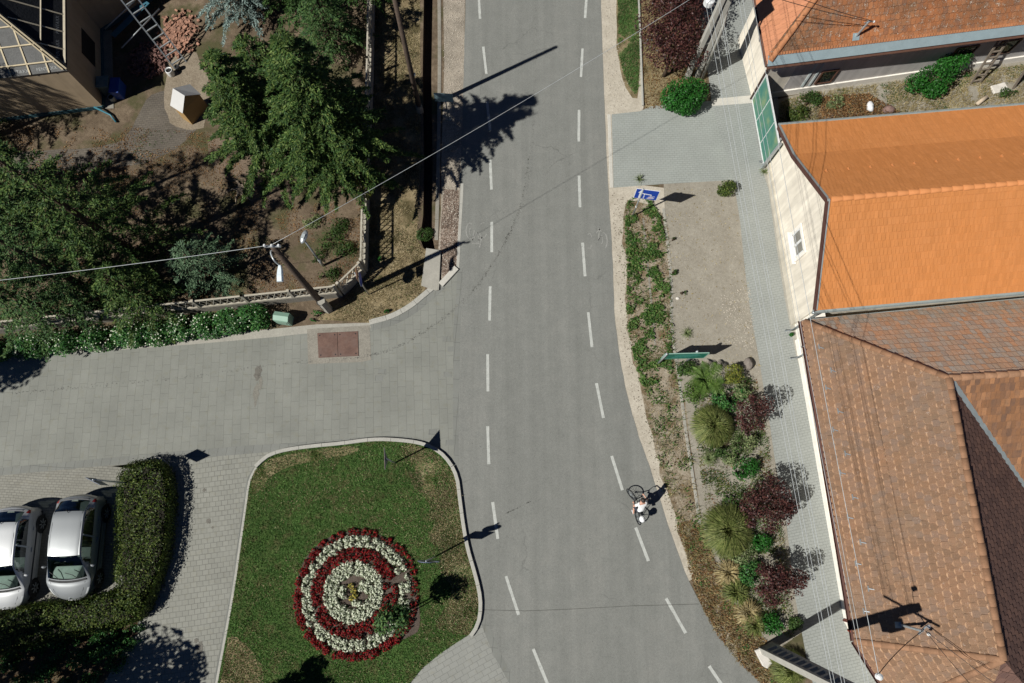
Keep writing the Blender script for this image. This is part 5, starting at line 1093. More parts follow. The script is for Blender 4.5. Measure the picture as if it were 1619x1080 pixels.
M['lawngrass'] = leafm('lawn_blades', [(.032, .086, .018), (.060, .142, .033), (.098, .184, .048), (.155, .200, .078)], .12, .7, .55, .70)
M['drygrass'] = leafm('dry_blades', [(.10, .088, .038), (.20, .165, .082), (.31, .26, .15), (.40, .34, .22)], .1, .8, 1.0, .7)
M['whitepetal'] = leafm('white_petals', [(.34, .38, .27), (.46, .49, .37), (.60, .61, .50)], .1, .6, 4, .85)
M['redpetal'] = leafm('red_petals', [(.065, .005, .006), (.16, .007, .008), (.28, .012, .013)], .1, .6, 4, .8)
M['yellowpetal'] = leafm('yellow_petals', [(.32, .25, .04), (.42, .34, .08), (.10, .14, .03)], .1, .6, 4, .85)
M['darkleaf'] = leafm('dark_bed_leaves', [(.02, .022, .014), (.04, .035, .02), (.05, .06, .02)], .1, .6, 3)
def trunk(name, b, h, r, parent, lean=(0, 0), n=8, limbs=(), mat='bark', seed=0):
    b = Vector(b); g = random.Random(seed); k = 6; pts = [b + Vector((lean[0] * i / k + g.uniform(-.02, .02), lean[1] * i / k + g.uniform(-.02, .02), h * i / k - (.05 if i == 0 else 0))) for i in range(k + 1)]
    mb = MB(); mb.tube(pts, [r * (1.25 if i == 0 else 1) * (1 - .85 * i / k) for i in range(k + 1)], n)
    for (z, dx, dy, dz) in limbs:
        q = pts[min(k, int(z / h * k))]; e = q + Vector((dx, dy, dz)); mb.tube([q, q.lerp(e, .5) + Vector((0, 0, .08 * dz)), e], [r * .45, r * .3, r * .12], 6)
    return mb.obj(name, M[mat], parent, True)
def conifer(name, base, h, rad, label, mat, seed=1, z0=.08, nwh=16, nbr=11, droop=.28, dens=1.0, tw=.30, needle=.13, top_r=.05, squash=1.0, cat='tree', group=None):
    """whorls of drooping boughs, each carrying fans of needle sprays"""
    g = NG(seed); r_ = random.Random(seed); b = Vector((base.x, base.y, 0)); p = empty(name, b, label, cat, group)
    Cs, Ts, Bs, Ls, Ws = [], [], [], [], []; mb = MB()
    for wi in range(nwh):
        f = wi / (nwh - 1); z = h * (z0 + (1 - z0) * f ** .9); rr = rad * ((1 - f) ** .75 * (1 - top_r) + top_r)
        for k in range(max(4, int(nbr * (1 - .45 * f)))):
            az = 6.2832 * (k + r_.random() * .8) / max(4, int(nbr * (1 - .45 * f))) + wi * 2.4; L = rr * r_.choice((.62, .8, .95, 1.1, 1.22)) * r_.uniform(.92, 1.08); dr = droop * r_.uniform(.5, 1.5)
            s = max(4, int(L / .17)); t = np.linspace(.12, 1, s)[:, None]
            dirv = np.array([math.cos(az), math.sin(az) * squash, 0.0]); side = np.array([-math.sin(az), math.cos(az), 0.0])
            zc = z + (.22 * L * np.sin(t * 2.2) - dr * L * t ** 1.6)
            C = np.array([b.x, b.y, 0]) + dirv * L * t + np.array([0, 0, 1]) * zc
            if f < .9 and k % 2 == 0: mb.tube([C[0], C[s // 2], C[-1]], [.035 * (1 - f) + .012, .02 * (1 - f) + .008, .004], 4, cap=False)
            tpn = dirv + np.array([0, 0, -.25]); kk = max(4, s); uu = g.uniform(.55, 1.06, (kk, 1)); cc = np.array([b.x, b.y, 0]) + dirv * L * uu + np.array([0, 0, 1]) * (z + .22 * L * np.sin(uu * 2.2) - dr * L * uu ** 1.6) + g.normal(size=(kk, 3)) * .035; nd = nrm(tpn + g.normal(size=(kk, 3)) * .35); nb = nrm(np.cross(nd, np.array([0, 0, 1.0]) + g.normal(size=(kk, 3)) * .5)); Cs.append(cc); Ts.append(nd); Bs.append(nb); l = needle * 1.15 * g.uniform(.7, 1.3, kk); Ls.append(l); Ws.append(l * .34)
            # twigs left and right of the bough
            m = max(3, int(6 * dens))
            for sd in (-1, 1):
                for q in range(m):
                    tt = g.uniform(.15, 1, (s, 1)); ang = g.uniform(.30, .95, (s, 1)) * sd; ln = tw * (1.18 - 1.0 * tt) * g.uniform(.6, 1.3, (s, 1)) * min(1, L / .9 + .3)
                    root = np.array([b.x, b.y, 0]) + dirv * L * tt + np.array([0, 0, 1]) * (z + .22 * L * np.sin(tt * 2.2) - dr * L * tt ** 1.6)
                    td = dirv * np.cos(ang) + side * np.sin(ang) + np.array([0, 0, -.12]) + g.normal(size=(s, 3)) * .16; td = nrm(td)
                    u = g.random((s, 1)); cc = root + td * ln * (u * .9 + .1) * 1.5
                    nd = nrm(td + g.normal(size=(s, 3)) * .55); nb = nrm(np.cross(nd, np.array([0, 0, 1.0]) + g.normal(size=(s, 3)) * .5))
                    Cs.append(cc); Ts.append(nd); Bs.append(nb); l = needle * g.uniform(.7, 1.4, s); Ls.append(l); Ws.append(l * .30)
    C, T, B, L, W = [np.concatenate(x) for x in (Cs, Ts, Bs, Ls, Ws)]
    o = link('crown', qmesh('crown', C, T, B, L, W), M[mat], p)
    tr = trunk('trunk', b, h * .97, .05 + .016 * h, p, seed=seed); mb.obj('branches', M['bark'], tr, True)
    return p
def broadleaf(name, base, lobes, n, size, label, mat, seed=1, th=None, tr=.1, limbs=(), cat='tree', group=None, **kw):
    b = Vector((base.x, base.y, 0)); p = empty(name, b, label, cat, group); g = NG(seed)
    L = [(b.x + x, b.y + y, z, rx, ry, rz) for x, y, z, rx, ry, rz in lobes]
    o = link('crown', foliage(L, n, size, g, seed=seed, **kw), M[mat], p)
    if th: trunk('trunk', b, th, tr, p, limbs=limbs, seed=seed)
    return p
def shrub(name, base, lobes, n, size, label, mat, seed=1, cat='shrub', group=None, **kw):
    b = Vector((base.x, base.y, 0)); p = empty(name, b, label, cat, group); g = NG(seed)
    L = [(b.x + x, b.y + y, z, rx, ry, rz) for x, y, z, rx, ry, rz in lobes]
    link('leaves', foliage(L, n, size, g, seed=seed, **kw), M[mat], p)
    mb = MB(); r_ = random.Random(seed)
    for i in range(max(4, len(L) * 2)):
        l = L[i % len(L)]; e = Vector((l[0] + r_.uniform(-.4, .4) * l[3], l[1] + r_.uniform(-.4, .4) * l[4], l[2] + .3 * l[5])); mb.tube([b + Vector((r_.uniform(-.06, .06), r_.uniform(-.06, .06), -.03)), (b + e) / 2 + Vector((0, 0, .1)), e], [.022, .015, .006], 5)
    mb.obj('stems', M['bark'], p); return p
# --- conifers of the garden
conifer('spruce', P(554, 288), 9.6, 2.75, 'tallest and biggest dense olive green conifer in the fenced garden, reaching the fence', 'spruce', 11, .18, 22, 12, .30, 2.5, .34, .14, .10)
conifer('spruce', P(452, 268), 8.0, 2.2, 'second olive green conifer, overhanging the small tan hut', 'spruce', 17, .20, 18, 12, .28, 2.5, .32, .14, .10)
conifer('spruce', P(470, 215), 6.6, 2.2, 'third olive conifer filling the gap behind the two biggest ones', 'spruce', 19, .20, 14, 9, .28, 2.3, .32, .145, .10)
conifer('spruce', P(530, 78), 4.6, 1.7, 'loose mid green spruce standing clear of the biggest conifer, by the fence', 'spruce2', 12, .1, 14, 10, .40, 1.2, .38, .13)
conifer('spruce', P(572, -8), 6.0, 1.9, 'green spruce cut by the top edge, next to the fence', 'green_spruce', 13, .1, 16, 12, .34, 1.3, .36, .13)
conifer('spruce', P(478, 12), 5.0, 1.7, 'green spruce at the top edge beside the blue one', 'green_spruce', 18, .1, 14, 11, .34, 1.2, .36, .13)
conifer('blue_spruce', P(392, 14), 5.6, 2.0, 'silvery blue spruce cut by the top edge of the picture', 'bluespruce', 14, .1, 17, 13, .25, 1.6, .34, .13)
conifer('spruce', P(212, 402), 9.4, 3.0, 'tall spruce with pale shoots at the left, nearest the bare yard', 'spruce', 21, .06, 13, 8, .24, 2.2, .40, .14)
conifer('spruce', P(247, 482), 4.2, 1.9, 'lower olive spruce hanging over the white-flowered shrubs', 'spruce', 22, .10, 10, 9, .24, 1.8, .34, .13)
conifer('young_spruce', P(342, 440), 3.4, 1.65, 'young grey-green spruce standing alone near the wooden pole', 'spruce3', 23, .08, 10, 8, .16, 1.5, .34, .11)
conifer('spruce', P(105, 505), 7.6, 2.1, 'dark spruce at the left edge above the street', 'spruce2', 24, .06, 12, 9, .26, 1.6, .4, .13)
conifer('spruce', P(150, 462), 7.6, 2.1, 'dark spruce between the lower olive spruce and the left edge', 'spruce2', 25, .06, 12, 9, .26, 1.6, .4, .13)
conifer('spruce', P(-20, 345), 7.0, 2.3, 'spruce mostly beyond the left edge, shading the yard path', 'spruce2', 26, .06, 15, 11, .3, 1.0, .4, .14)
conifer('spruce', P(-72, 243), 8.0, 2.3, 'spruce beyond the left edge shading the unfinished house', 'spruce2', 27, .06, 15, 11, .3, 1.0, .4, .14)
conifer('spruce', P(60, 372), 9.2, 2.3, 'spruce at the left edge between the yard path and the tall spruce', 'spruce2', 28, .06, 14, 11, .3, 1.0, .4, .14)
# a sprig hanging over the fence, from a thin sapling
shrub('sapling', P(583, 318), [(-.1, .05, 1.5, .42, .5, .3), (.1, -.15, 1.2, .3, .4, .25)], 700, .10, 'yellow-green sapling sprig leaning over the lattice fence', 'yellowgreen', 31, 'sapling', gap=.25)
# street trees just outside the frame whose shade falls into it
broadleaf('street_tree', P(-215, 685), [(0, 0, 6.4, 1.3, 1.0, 1.0), (.9, .4, 6.0, .9, .7, .7), (-.7, .3, 6.9, .9, .8, .8)], 4200, .2, 'leafy street tree beyond the left edge shading the side street', 'ivy', 41, 5.5, .14)
broadleaf('street_tree', P(10, 1180), [(0, 0, 4.9, 2.3, 2.0, 1.8), (1.5, .3, 4.4, 1.6, 1.5, 1.3), (-1.2, .7, 5.2, 1.5, 1.5, 1.2), (1.0, -1.2, 3.4, 1.3, 1.2, 1.0)], 11000, .2, 'broad leafy tree beyond the lower left corner shading the hedge', 'ivy', 42, 4.2, .16, ((1.5, 1.2, .5, 1.2), (2, -1.0, .6, 1.3)))
broadleaf('street_tree', P(-150, 1120), [(0, 0, 4.2, 2.0, 1.8, 1.6), (1.2, .5, 4.6, 1.4, 1.3, 1.2)], 7000, .2, 'second leafy tree beyond the lower left corner', 'ivy', 43, 3.8, .15)
broadleaf('street_tree', P(338, 1160), [(0, 0, 3.8, .75, .7, .6), (1.0, .1, 3.3, .6, .5, .4), (-.8, -.3, 3.9, .6, .5, .5), (1.7, -.6, 3.2, .6, .5, .4), (.2, .6, 4.0, .4, .35, .4)], 2800, .17, 'small leafy tree below the frame shading the lawn edge', 'ivy', 44, 3.2, .09, gap=.40)
broadleaf('street_tree', P(1085, 1215), [(0, 0, 4.2, .9, .9, .8)], 10, .15, 'tree', 'ivy', 45) if False else None
# --- hedge around the parking bay
def hedge(name, top_px, zt, label, seed, dens=420):
    g = NG(seed); poly = [P(a, b_, zt * .8) for a, b_ in top_px]; poly = [Vector((q.x, q.y, 0)) for q in crom(poly, 3, True)]
    ctr = sum(poly, Vector()) / len(poly); p = empty(name, ctr, label, 'hedge')
    V = np.array([(q.x, q.y) for q in poly]); mn, mx = V.min(0), V.max(0); A = float((mx - mn).prod())
    n = int(A * dens * 2); Q = mn + (mx - mn) * g.random((n, 2))
    def inside(Q, V):
        c = np.zeros(len(Q), bool); j = len(V) - 1
        for i in range(len(V)):
            yi, yj = V[i, 1], V[j, 1]; cond = ((yi > Q[:, 1]) != (yj > Q[:, 1])) & (Q[:, 0] < (V[j, 0] - V[i, 0]) * (Q[:, 1] - yi) / (yj - yi + 1e-12) + V[i, 0]); c ^= cond; j = i
        return c
    def edged(Q):
        d = np.full(len(Q), 9.0)
        for i in range(len(V)):
            a, b_ = V[i], V[(i + 1) % len(V)]; ab = b_ - a; t = np.clip(((Q - a) @ ab) / (ab @ ab + 1e-12), 0, 1); d = np.minimum(d, np.linalg.norm(Q - a - t[:, None] * ab, axis=1))
        return d
    Q = Q[inside(Q, V)]; e = edged(Q); m = len(Q)
    dome = np.clip(1 - (1 - np.clip(e / .35, 0, 1)) ** 2, 0, 1)
    Q3 = np.c_[Q, np.zeros(m)]; hz = zt * (.62 + .38 * dome) + .30 * (vnoise(Q3, 1.4, seed) - .5) + .16 * (vnoise(Q3, 4.5, seed + 3) - .5)
    dz = g.random(m) ** 2.2 * .35
    C = np.c_[Q, hz - dz]; Nn = nrm(np.c_[g.normal(size=(m, 2)) * .6, np.full(m, .8)])
    # sides
    k = int(len(V) * 260); i = g.integers(0, len(V), k); t = g.random((k, 1)); a, b_ = V[i], V[(i + 1) % len(V)]; S2 = a + (b_ - a) * t; nrm2 = np.c_[(b_ - a)[:, 1], -(b_ - a)[:, 0]]; nrm2 /= np.linalg.norm(nrm2, axis=1, keepdims=True) + 1e-9
    sg = 1 if inside((V[0] + V[1])[None] / 2 + np.array([[(V[1] - V[0])[1], -(V[1] - V[0])[0]]]) * .01, V)[0] else -1
    nrm2 *= -sg; zz_ = g.random(k) * zt * .72 + .03; C2 = np.c_[S2 + nrm2 * g.normal(0, .06, (k, 1)) + nrm2 * .03, zz_]; N2 = nrm(np.c_[nrm2 + g.normal(size=(k, 2)) * .5, g.uniform(-.1, .9, k)])
    keep = vnoise(C, 5.5, seed + 7) > .26
    C, Nn = C[keep], Nn[keep]; C = np.r_[C, C2]; Nn = np.r_[Nn, N2]
    T, B = tangents(Nn, g); L = .072 * g.uniform(.6, 1.5, len(C))
    link('leaves', qmesh('leaves', C, T, B, L, L * .6), M['hedge'], p)
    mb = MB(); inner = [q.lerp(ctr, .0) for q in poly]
    # dark fill block added inside the hedge, in place of real branches
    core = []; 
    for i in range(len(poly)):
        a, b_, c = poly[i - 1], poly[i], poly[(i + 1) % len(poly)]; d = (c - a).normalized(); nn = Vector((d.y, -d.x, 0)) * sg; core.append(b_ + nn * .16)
    mb.prism([Vector((q.x, q.y, .02)) for q in core], (0, 0, zt * .55)); mb.obj('branches', plain('hedge_dark_fill', (.018, .016, .010), .95, 0, .4, 6), p)
    return p
hedge('trimmed_hedge', [(186, 752), (205, 734), (232, 731), (252, 738), (262, 768), (262, 820), (254, 880), (237, 930), (220, 962), (196, 968), (183, 950), (181, 900), (182, 840), (184, 790)], 1.0, 'thick rounded hedge standing right of the parked cars', 51)
hedge('trimmed_hedge', [(-70, 992), (0, 970), (60, 958), (130, 950), (182, 938), (226, 948), (214, 976), (170, 992), (110, 1004), (50, 1020), (0, 1032), (-70, 1050)], .95, 'low hedge running left below the front of the parked cars', 52)
kerb('hedge_kerb', crom(G([(247, 722), (262, 730), (272, 748), (277, 780)]), 5), .1, .08, M['kerb'], seg=.9)
# --- white-flowered shrubs along the fence
for i, (px, py, rx, ry, rz, sd) in enumerate([(408, 507, .72, .62, .62, 1), (372, 514, .72, .62, .58, 2), (336, 520, .70, .62, .52, 3), (298, 522, .72, .64, .50, 4), (258, 530, .72, .62, .48, 5), (214, 534, .78, .60, .48, 6), (165, 540, .82, .6, .46, 7), (112, 546, .84, .6, .46, 8), (55, 551, .86, .6, .46, 9), (0, 556, .9, .6, .46, 10)]):
    lab = ['bright green leafy shrub at the right end of the row, beside the cabinet', 'second bright green shrub from the pale green cabinet', 'third shrub from the pale green cabinet, flecked with white', 'fourth shrub from the green cabinet, full of small white flowers', 'white-speckled shrub under the tip of the low olive spruce', 'white-flowered shrub just left of the low olive spruce', 'shaded white-flowered shrub third from the left edge', 'dark shaded shrub second from the left edge', 'dark shaded shrub near the left edge of the picture', 'dark shrub cut by the left edge of the picture'][i]
    b = P(px, py); p = shrub('flowering_shrub', b, [(0, 0, rz * .9, rx, ry, rz), (-.3, .1, rz * .8, rx * .6, ry * .7, rz * .8), (.3, -.12, rz * .8, rx * .6, ry * .65, rz * .8)], 2500, .095, lab, 'ivy', 60 + i, 'shrub', 'white-flowered shrubs along the fence', gap=.30, up=.9)
    g = NG(80 + i); m = [8, 10, 24, 50, 50, 45, 40, 36, 32, 30][i]; th = g.random(m) * 6.283; r = np.sqrt(g.random(m)); C = np.c_[b.x + rx * r * np.cos(th), b.y + ry * r * np.sin(th), rz * .9 + rz * np.sqrt(np.clip(1 - r * r, 0, 1)) + .03]
    Nn = nrm(np.c_[g.normal(size=(m, 2)) * .4, np.ones(m)]); T, B = tangents(Nn, g); link('flowers', qmesh('flowers', C, T, B, np.full(m, .07), np.full(m, .06)), M['whitepetal'], p)
# --- flower bed
Rb = [(467, 950), (471, 915), (484, 882), (508, 857), (540, 842), (575, 840), (608, 849), (634, 872), (650, 905), (658, 935), (664, 970), (662, 995), (648, 1006), (610, 1022), (575, 1033), (540, 1031), (510, 1018), (485, 995), (472, 972)]
sheet('flower_bed_soil', crom(G(Rb), 4, True), .056, M['bedsoil'], wob=.015)
def bloom(name, seed, n, r, h, petal, leafn):
    g = NG(seed); d = nrm(g.normal(size=(n, 3)) * np.array([1, 1, .6]) + np.array([0, 0, .5])); C = d * np.array([r, r, h]) * g.uniform(.75, 1.05, (n, 1)); C[:, 2] = np.abs(C[:, 2]) + .03
    Nn = nrm(d + g.normal(size=(n, 3)) * .5 + np.array([0, 0, .4])); T, B = tangents(Nn, g); L = .062 * g.uniform(.7, 1.35, n)
    f = qmesh(name, C, T, B, L, L * .9); f.materials.append(M[petal])
    d = nrm(g.normal(size=(leafn, 3))); C = d * np.array([r * 1.1, r * 1.1, h * .5]); C[:, 2] = np.abs(C[:, 2]) * .8 + .02; Nn = nrm(d + np.array([0, 0, .6])); T, B = tangents(Nn, g); l = qmesh('foliage', C, T, B, np.full(leafn, .08), np.full(leafn, .05)); l.materials.append(M['darkleaf'] if 'red' in petal else M['weed'])
    return f, l
BW = [bloom('blossoms', 100 + i, 46, .13, .20, 'whitepetal', 22) for i in range(4)]; BR = [bloom('blossoms', 110 + i, 40, .12, .20, 'redpetal', 26) for i in range(4)]; BRS = [bloom('blossoms', 115 + i, 12, .085, .13, 'redpetal', 30) for i in range(3)]; BY = [bloom('blossoms', 120, 40, .12, .2, 'yellowpetal', 20)]
r_ = random.Random(5); SC = 37.5
def plant(c, var, name, label, group, s=1.0):
    f, l = var; e = empty(name, (c.x, c.y, .057), label, 'flower', group, r_.random() * 6.28); e.scale = (s, s, s * r_.uniform(.85, 1.15))
    for me, nm in ((f, 'blossoms'), (l, 'foliage')): o = bpy.data.objects.new(nm, me); COL.objects.link(o); o.parent = e
def ring(cx, cy, r0, r1, rows, step, vars_, name, label, group, thin=None, s=1.0):
    for k in range(rows):
        rr = (r0 + (r1 - r0) * (k + .5) / rows) / SC; n = int(2 * math.pi * rr / step)
        for i in range(n):
            a = 2 * math.pi * (i + .5 * (k % 2)) / n + r_.uniform(-.04, .04); ad = math.degrees(a) % 360
            if thin and r_.random() < thin(ad): continue
            c0 = P(cx, cy); q = rr + r_.uniform(-.035, .035); c = Vector((c0.x + q * math.cos(a), c0.y + q * math.sin(a), 0))
            v = r_.choice(vars_(ad) if callable(vars_) else vars_); plant(c, v, name, label, group, s * r_.uniform(.85, 1.12))
side = lambda ad: .55 if (ad < 75 or ad > 300) else .05
ring(560, 935, 24, 44, 3, .20, BW, 'white_bedding_plant', 'white flowering bedding plant in the inner white ring of the flower bed', 'white plants of the inner ring')
ring(561, 936, 44, 63, 3, .215, BR, 'red_bedding_plant', 'red flowering bedding plant in the middle red ring of the flower bed', 'red plants of the middle ring', lambda ad: .06 if ad < 330 and ad > 60 else .18)
ring(564, 936, 64, 80, 2, .22, BW, 'white_bedding_plant', 'white flowering bedding plant in the outer white ring of the flower bed', 'white plants of the outer ring', lambda ad: .16 if (ad < 60 or ad > 315) else (.4 if 200 < ad < 218 else .04), 1.0)
ring(565, 937, 81, 91, 2, .185, lambda ad: BRS if (ad < 130 or ad > 335) else BR, 'red_bedding_plant', 'dark red bedding plant in the outermost ring of the flower bed', 'red plants of the outermost ring', lambda ad: .12, .98)
for q in ((556, 926), (560, 934), (563, 941), (557, 945)): plant(P(*q), BY[0], 'yellow_bedding_plant', 'yellow flowering plant at the very centre of the round flower bed', 'yellow plants at the bed centre', .95)
for q in ((544, 930), (540, 938), (545, 941), (575, 922), (580, 926), (572, 930), (582, 933), (562, 952), (570, 955)): plant(P(*q), r_.choice(BW), 'white_bedding_plant', 'white flowering plant beside the yellow ones inside the innermost ring', 'white plants around the centre', 1.05)
# small tree in the flower bed
p = broadleaf('small_tree', P(636, 969), [(0, 0, 2.15, .62, .60, .50), (.25, .2, 1.95, .38, .36, .32), (-.28, -.1, 2.25, .40, .42, .34)], 2200, .11, 'small round-headed dark green tree with stakes in the flower bed', 'spruce2', 71, 1.9, .035, gap=.30)
for dx, dy in ((.22, .1), (-.12, -.22)): mb = MB(); q = P(636, 969); mb.tube([q + Vector((dx, dy, 0)), q + Vector((dx * .8, dy * .8, 1.5))], .025, 6); mb.obj('stake', M['greywood'], p)
# --- east bed: tussocks, ferns, purple shrubs
def tussock(name, px, h, r, n, label, mat='tussock', seed=1, w=.018, up=1.0, cat='grass', group=None, z=0):
    g = NG(seed); b = P(*px); az = g.random(n) * 6.283; sp = g.random(n) ** .6; L = h * g.uniform(.65, 1.15, n); reach = r * sp; K = 4
    d = np.c_[np.cos(az), np.sin(az), np.zeros(n)]; sd = np.c_[-np.sin(az), np.cos(az), np.zeros(n)] * w
    P_ = []
    for i in range(K + 1):
        t = i / K; hh = L * (np.sin(t * np.pi * (.5 + .28 * sp)) * (1 - .35 * sp)); P_.append(np.array([b.x, b.y, z]) + d * (.04 * r + reach * t ** 1.25)[:, None] + np.array([0, 0, 1]) * hh[:, None] + g.normal(size=(n, 3)) * .006)
    V = []
    for i in range(K):
        w0, w1 = 1 - .8 * i / K, 1 - .8 * (i + 1) / K; V.append(np.stack([P_[i] - sd * w0, P_[i] + sd * w0, P_[i + 1] + sd * w1, P_[i + 1] - sd * w1], 1))
    me = raw(name, np.stack(V, 1).reshape(-1, 3), 4); o = link(name, me, M[mat]); return tag(o, label, cat, group)
tussock('grass_tussock', (1122, 675), .85, .92, 2600, 'big round spiky green grass tussock just below the fern', seed=1)
tussock('grass_tussock', (1144, 838), .95, 1.08, 3200, 'biggest spiky grass tussock, beside the kerb right of the cyclist', seed=2)
tussock('grass_tussock', (1242, 1055), .7, .75, 1500, 'dark spiky tussock growing under the perforated concrete pole', 'tussock', seed=3)
tussock('grass_clump', (1150, 905), .45, .62, 420, 'pale straw-coloured strappy grass clump below the biggest tussock', 'straw', 4, .022)
tussock('grass_clump', (1160, 935), .5, .62, 420, 'yellow-green strappy clump left of the lowest purple shrub', 'tussock', 5, .024)
tussock('grass_clump', (1180, 968), .45, .60, 420, 'straw and green strappy clump above the white stone block', 'straw', 6, .022)
tussock('grass_clump', (1190, 985), .5, .55, 360, 'green strappy clump beside the small bright green shrub', 'tussock', 7, .022)
tussock('wild_tuft', (1120, 725), .3, .4, 200, 'thin dry tuft below the upper tussock', 'palegreen', 8, .012)
tussock('wild_tuft', (1085, 527), .2, .33, 90, 'sparse grey-green tuft on the grit above the green board', 'palegreen', 9, .012)
tussock('wild_tuft', (1010, 285), .25, .35, 60, 'dry branching tuft just behind the blue sign', 'palegreen', 10, .010)
tussock('wild_tuft', (1207, 273), .25, .28, 60, 'wispy tuft at the foot of the green mesh panel', 'palegreen', 19, .010)
# fern
def fern(px, n, r, label, seed):
    g = NG(seed); b = P(*px); p = empty('fern', b, label, 'fern'); Vs = []
    for k in range(n):
        az = 6.283 * k / n + g.uniform(-.2, .2); L = r * g.uniform(.75, 1.15); d = np.array([math.cos(az), math.sin(az), 0]); s = np.array([-d[1], d[0], 0]); m = 16
        for i in range(m):
            t = (i + 1) / m; c = np.array([b.x, b.y, 0]) + d * L * t + np.array([0, 0, .12 + .55 * math.sin(t * 2.5)]); w = .22 * math.sin(math.pi * min(1, t * .9 + .12)) + .015
            for sg in (-1, 1):
                e = c + (s * sg * .9 + d * .45) * w + np.array([0, 0, -.05]); q = .022; Vs += [c - d * q, c + d * q, e + d * q * .5, e - d * q * .5]
    link('fronds', raw('fronds', np.array(Vs), 4), M['fernleaf'], p); mb = MB(); mb.ball((b.x, b.y, .06), .09, 8, 5); mb.obj('crown_root', M['bark'], p); return p
M['fernleaf'] = leafm('fern_leaves', [(.05, .10, .018), (.085, .15, .03), (.12, .19, .045)], .25, .5, 3)
fern((1112, 602), 11, .95, 'bright green fern with long arching fronds right below the green board', 3)
SHK = 1.38
def sh(name, px, r, h, n, sz, label, mat, seed, **kw): 
    n = int(n * SHK ** 2); r *= SHK; h *= (1 + SHK) / 2
    return shrub(name, P(*px), [(0, 0, h * .55, r, r * .9, h * .5), (r * .4, r * .3, h * .5, r * .6, r * .55, h * .42), (-r * .4, -r * .25, h * .45, r * .6, r * .55, h * .4)], n, sz, label, mat, seed, **kw)
sh('leafy_bush', (1152, 594), .38, .6, 900, .08, 'yellow-green bush right of the fern beside the boulder', 'yellowgreen', 201)
sh('leafy_bush', (1172, 607), .30, .5, 500, .08, 'small dark green bush in front of the boulder', 'weed', 202)
sh('leafy_bush', (1098, 622), .42, .5, 900, .07, 'feathery mid green bush left below the fern', 'fernleaf', 203)
sh('leafy_bush', (1148, 628), .55, .55, 1300, .09, 'dense green bush between the fern and the upper tussock', 'ivy', 204)
sh('leafy_bush', (1172, 620), .3, .5, 420, .08, 'pale variegated bush above the first purple shrub', 'palegreen', 205)
sh('leafy_bush', (1083, 584), .3, .4, 380, .08, 'small blue-green bush under the left end of the green board', 'weed', 206)
sh('leafy_bush', (1145, 705), .5, .55, 1000, .09, 'dark green bush just below the upper tussock', 'weed', 207)
sh('leafy_bush', (1172, 700), .42, .5, 700, .08, 'pale green variegated bush in the middle of the bed', 'palegreen', 208)
sh('leafy_bush', (1158, 722), .36, .45, 500, .08, 'grey-green bush left of the bright green one', 'palegreen', 209)
sh('leafy_bush', (1177, 742), .42, .5, 900, .08, 'bright green leafy bush above the second purple shrub', 'green', 210)
sh('leafy_bush', (1158, 792), .36, .4, 500, .08, 'shaded dark bush left of the second purple shrub', 'weed', 211)
sh('leafy_bush', (1198, 858), .38, .45, 700, .08, 'dark green bush with white flowers between two purple shrubs', 'green', 212)
sh('leafy_bush', (1172, 872), .42, .45, 800, .08, 'pale sage bush under the biggest tussock', 'palegreen', 213)
sh('leafy_bush', (1185, 905), .42, .5, 800, .08, 'mid green bush left of the lowest purple shrub', 'ivy', 214)
sh('leafy_bush', (1218, 985), .34, .5, 700, .08, 'small bright green bush at the lower end of the bed', 'green', 215)
sh('leafy_bush', (1255, 985), .22, .3, 300, .07, 'tiny green bush at the pavement edge', 'weed', 216)
sh('leafy_bush', (1146, 303), .32, .5, 700, .075, 'olive green bush at the corner of the grit and the driveway', 'hedge', 217)
def purple(px, lobes, n, label, seed, th=.7):
    r_ = random.Random(seed); R0 = lobes[0][3]; lobes = lobes + [(R0 * 1.05 * math.cos(q), R0 * 1.05 * math.sin(q), 1.2 + r_.uniform(-.2, .3), R0 * r_.uniform(.22, .4), R0 * r_.uniform(.22, .4), R0 * .35) for q in (r_.random() * 6.28 for _ in range(6))]
    return broadleaf('purple_shrub', P(*px), [tuple(v * (1.28 if k != 2 else 1.02) for k, v in enumerate(l)) for l in lobes], int(n * 1.55), .085, label, 'purple', seed, th, .035, ((.4, .3, .2, .5), (.4, -.3, .1, .5), (.3, .05, -.3, .5)), 'shrub', gap=.34, shell=.7, up=.6)
purple((1172, 662), [(0, 0, 1.25, .45, .50, .50), (.35, .25, 1.45, .32, .35, .4), (-.15, -.35, 1.1, .3, .3, .35)], 1500, 'small purple-leaved shrub beside the upper grass tussock', 301)
purple((1192, 795), [(0, 0, 1.25, .72, .62, .55), (.3, .35, 1.4, .45, .42, .45), (.35, -.35, 1.3, .42, .38, .45), (-.35, -.1, 1.1, .4, .4, .4)], 3400, 'large purple-leaved shrub beside the biggest grass tussock', 302)
purple((1214, 917), [(0, 0, 1.2, .60, .58, .5), (.42, .12, 1.4, .34, .3, .4), (-.2, -.3, 1.1, .4, .35, .4), (-.15, .3, 1.2, .36, .32, .4)], 2800, 'lowest purple-leaved shrub at the pavement edge', 303)
broadleaf('purple_tree', P(1050, 120), [(-.1, .2, 1.9, 1.3, 1.2, .8), (.6, .9, 2.3, 1.1, 1.1, .8), (-.7, 1.2, 2.0, 1.0, 1.0, .7), (.4, 2.4, 2.3, 1.3, 1.1, .9), (-.5, 2.9, 2.0, 1.0, 1.0, .8), (.9, -.1, 1.7, .7, .6, .6)], 12500, .10, 'large spreading purple-leaved tree beside the twin concrete pole', 'purple', 304, 2.0, .09, ((.7, .8, .9, 1), (.7, -.6, .8, 1), (.6, .2, 1.8, 1.2)), gap=.34, shell=.8, up=.6)
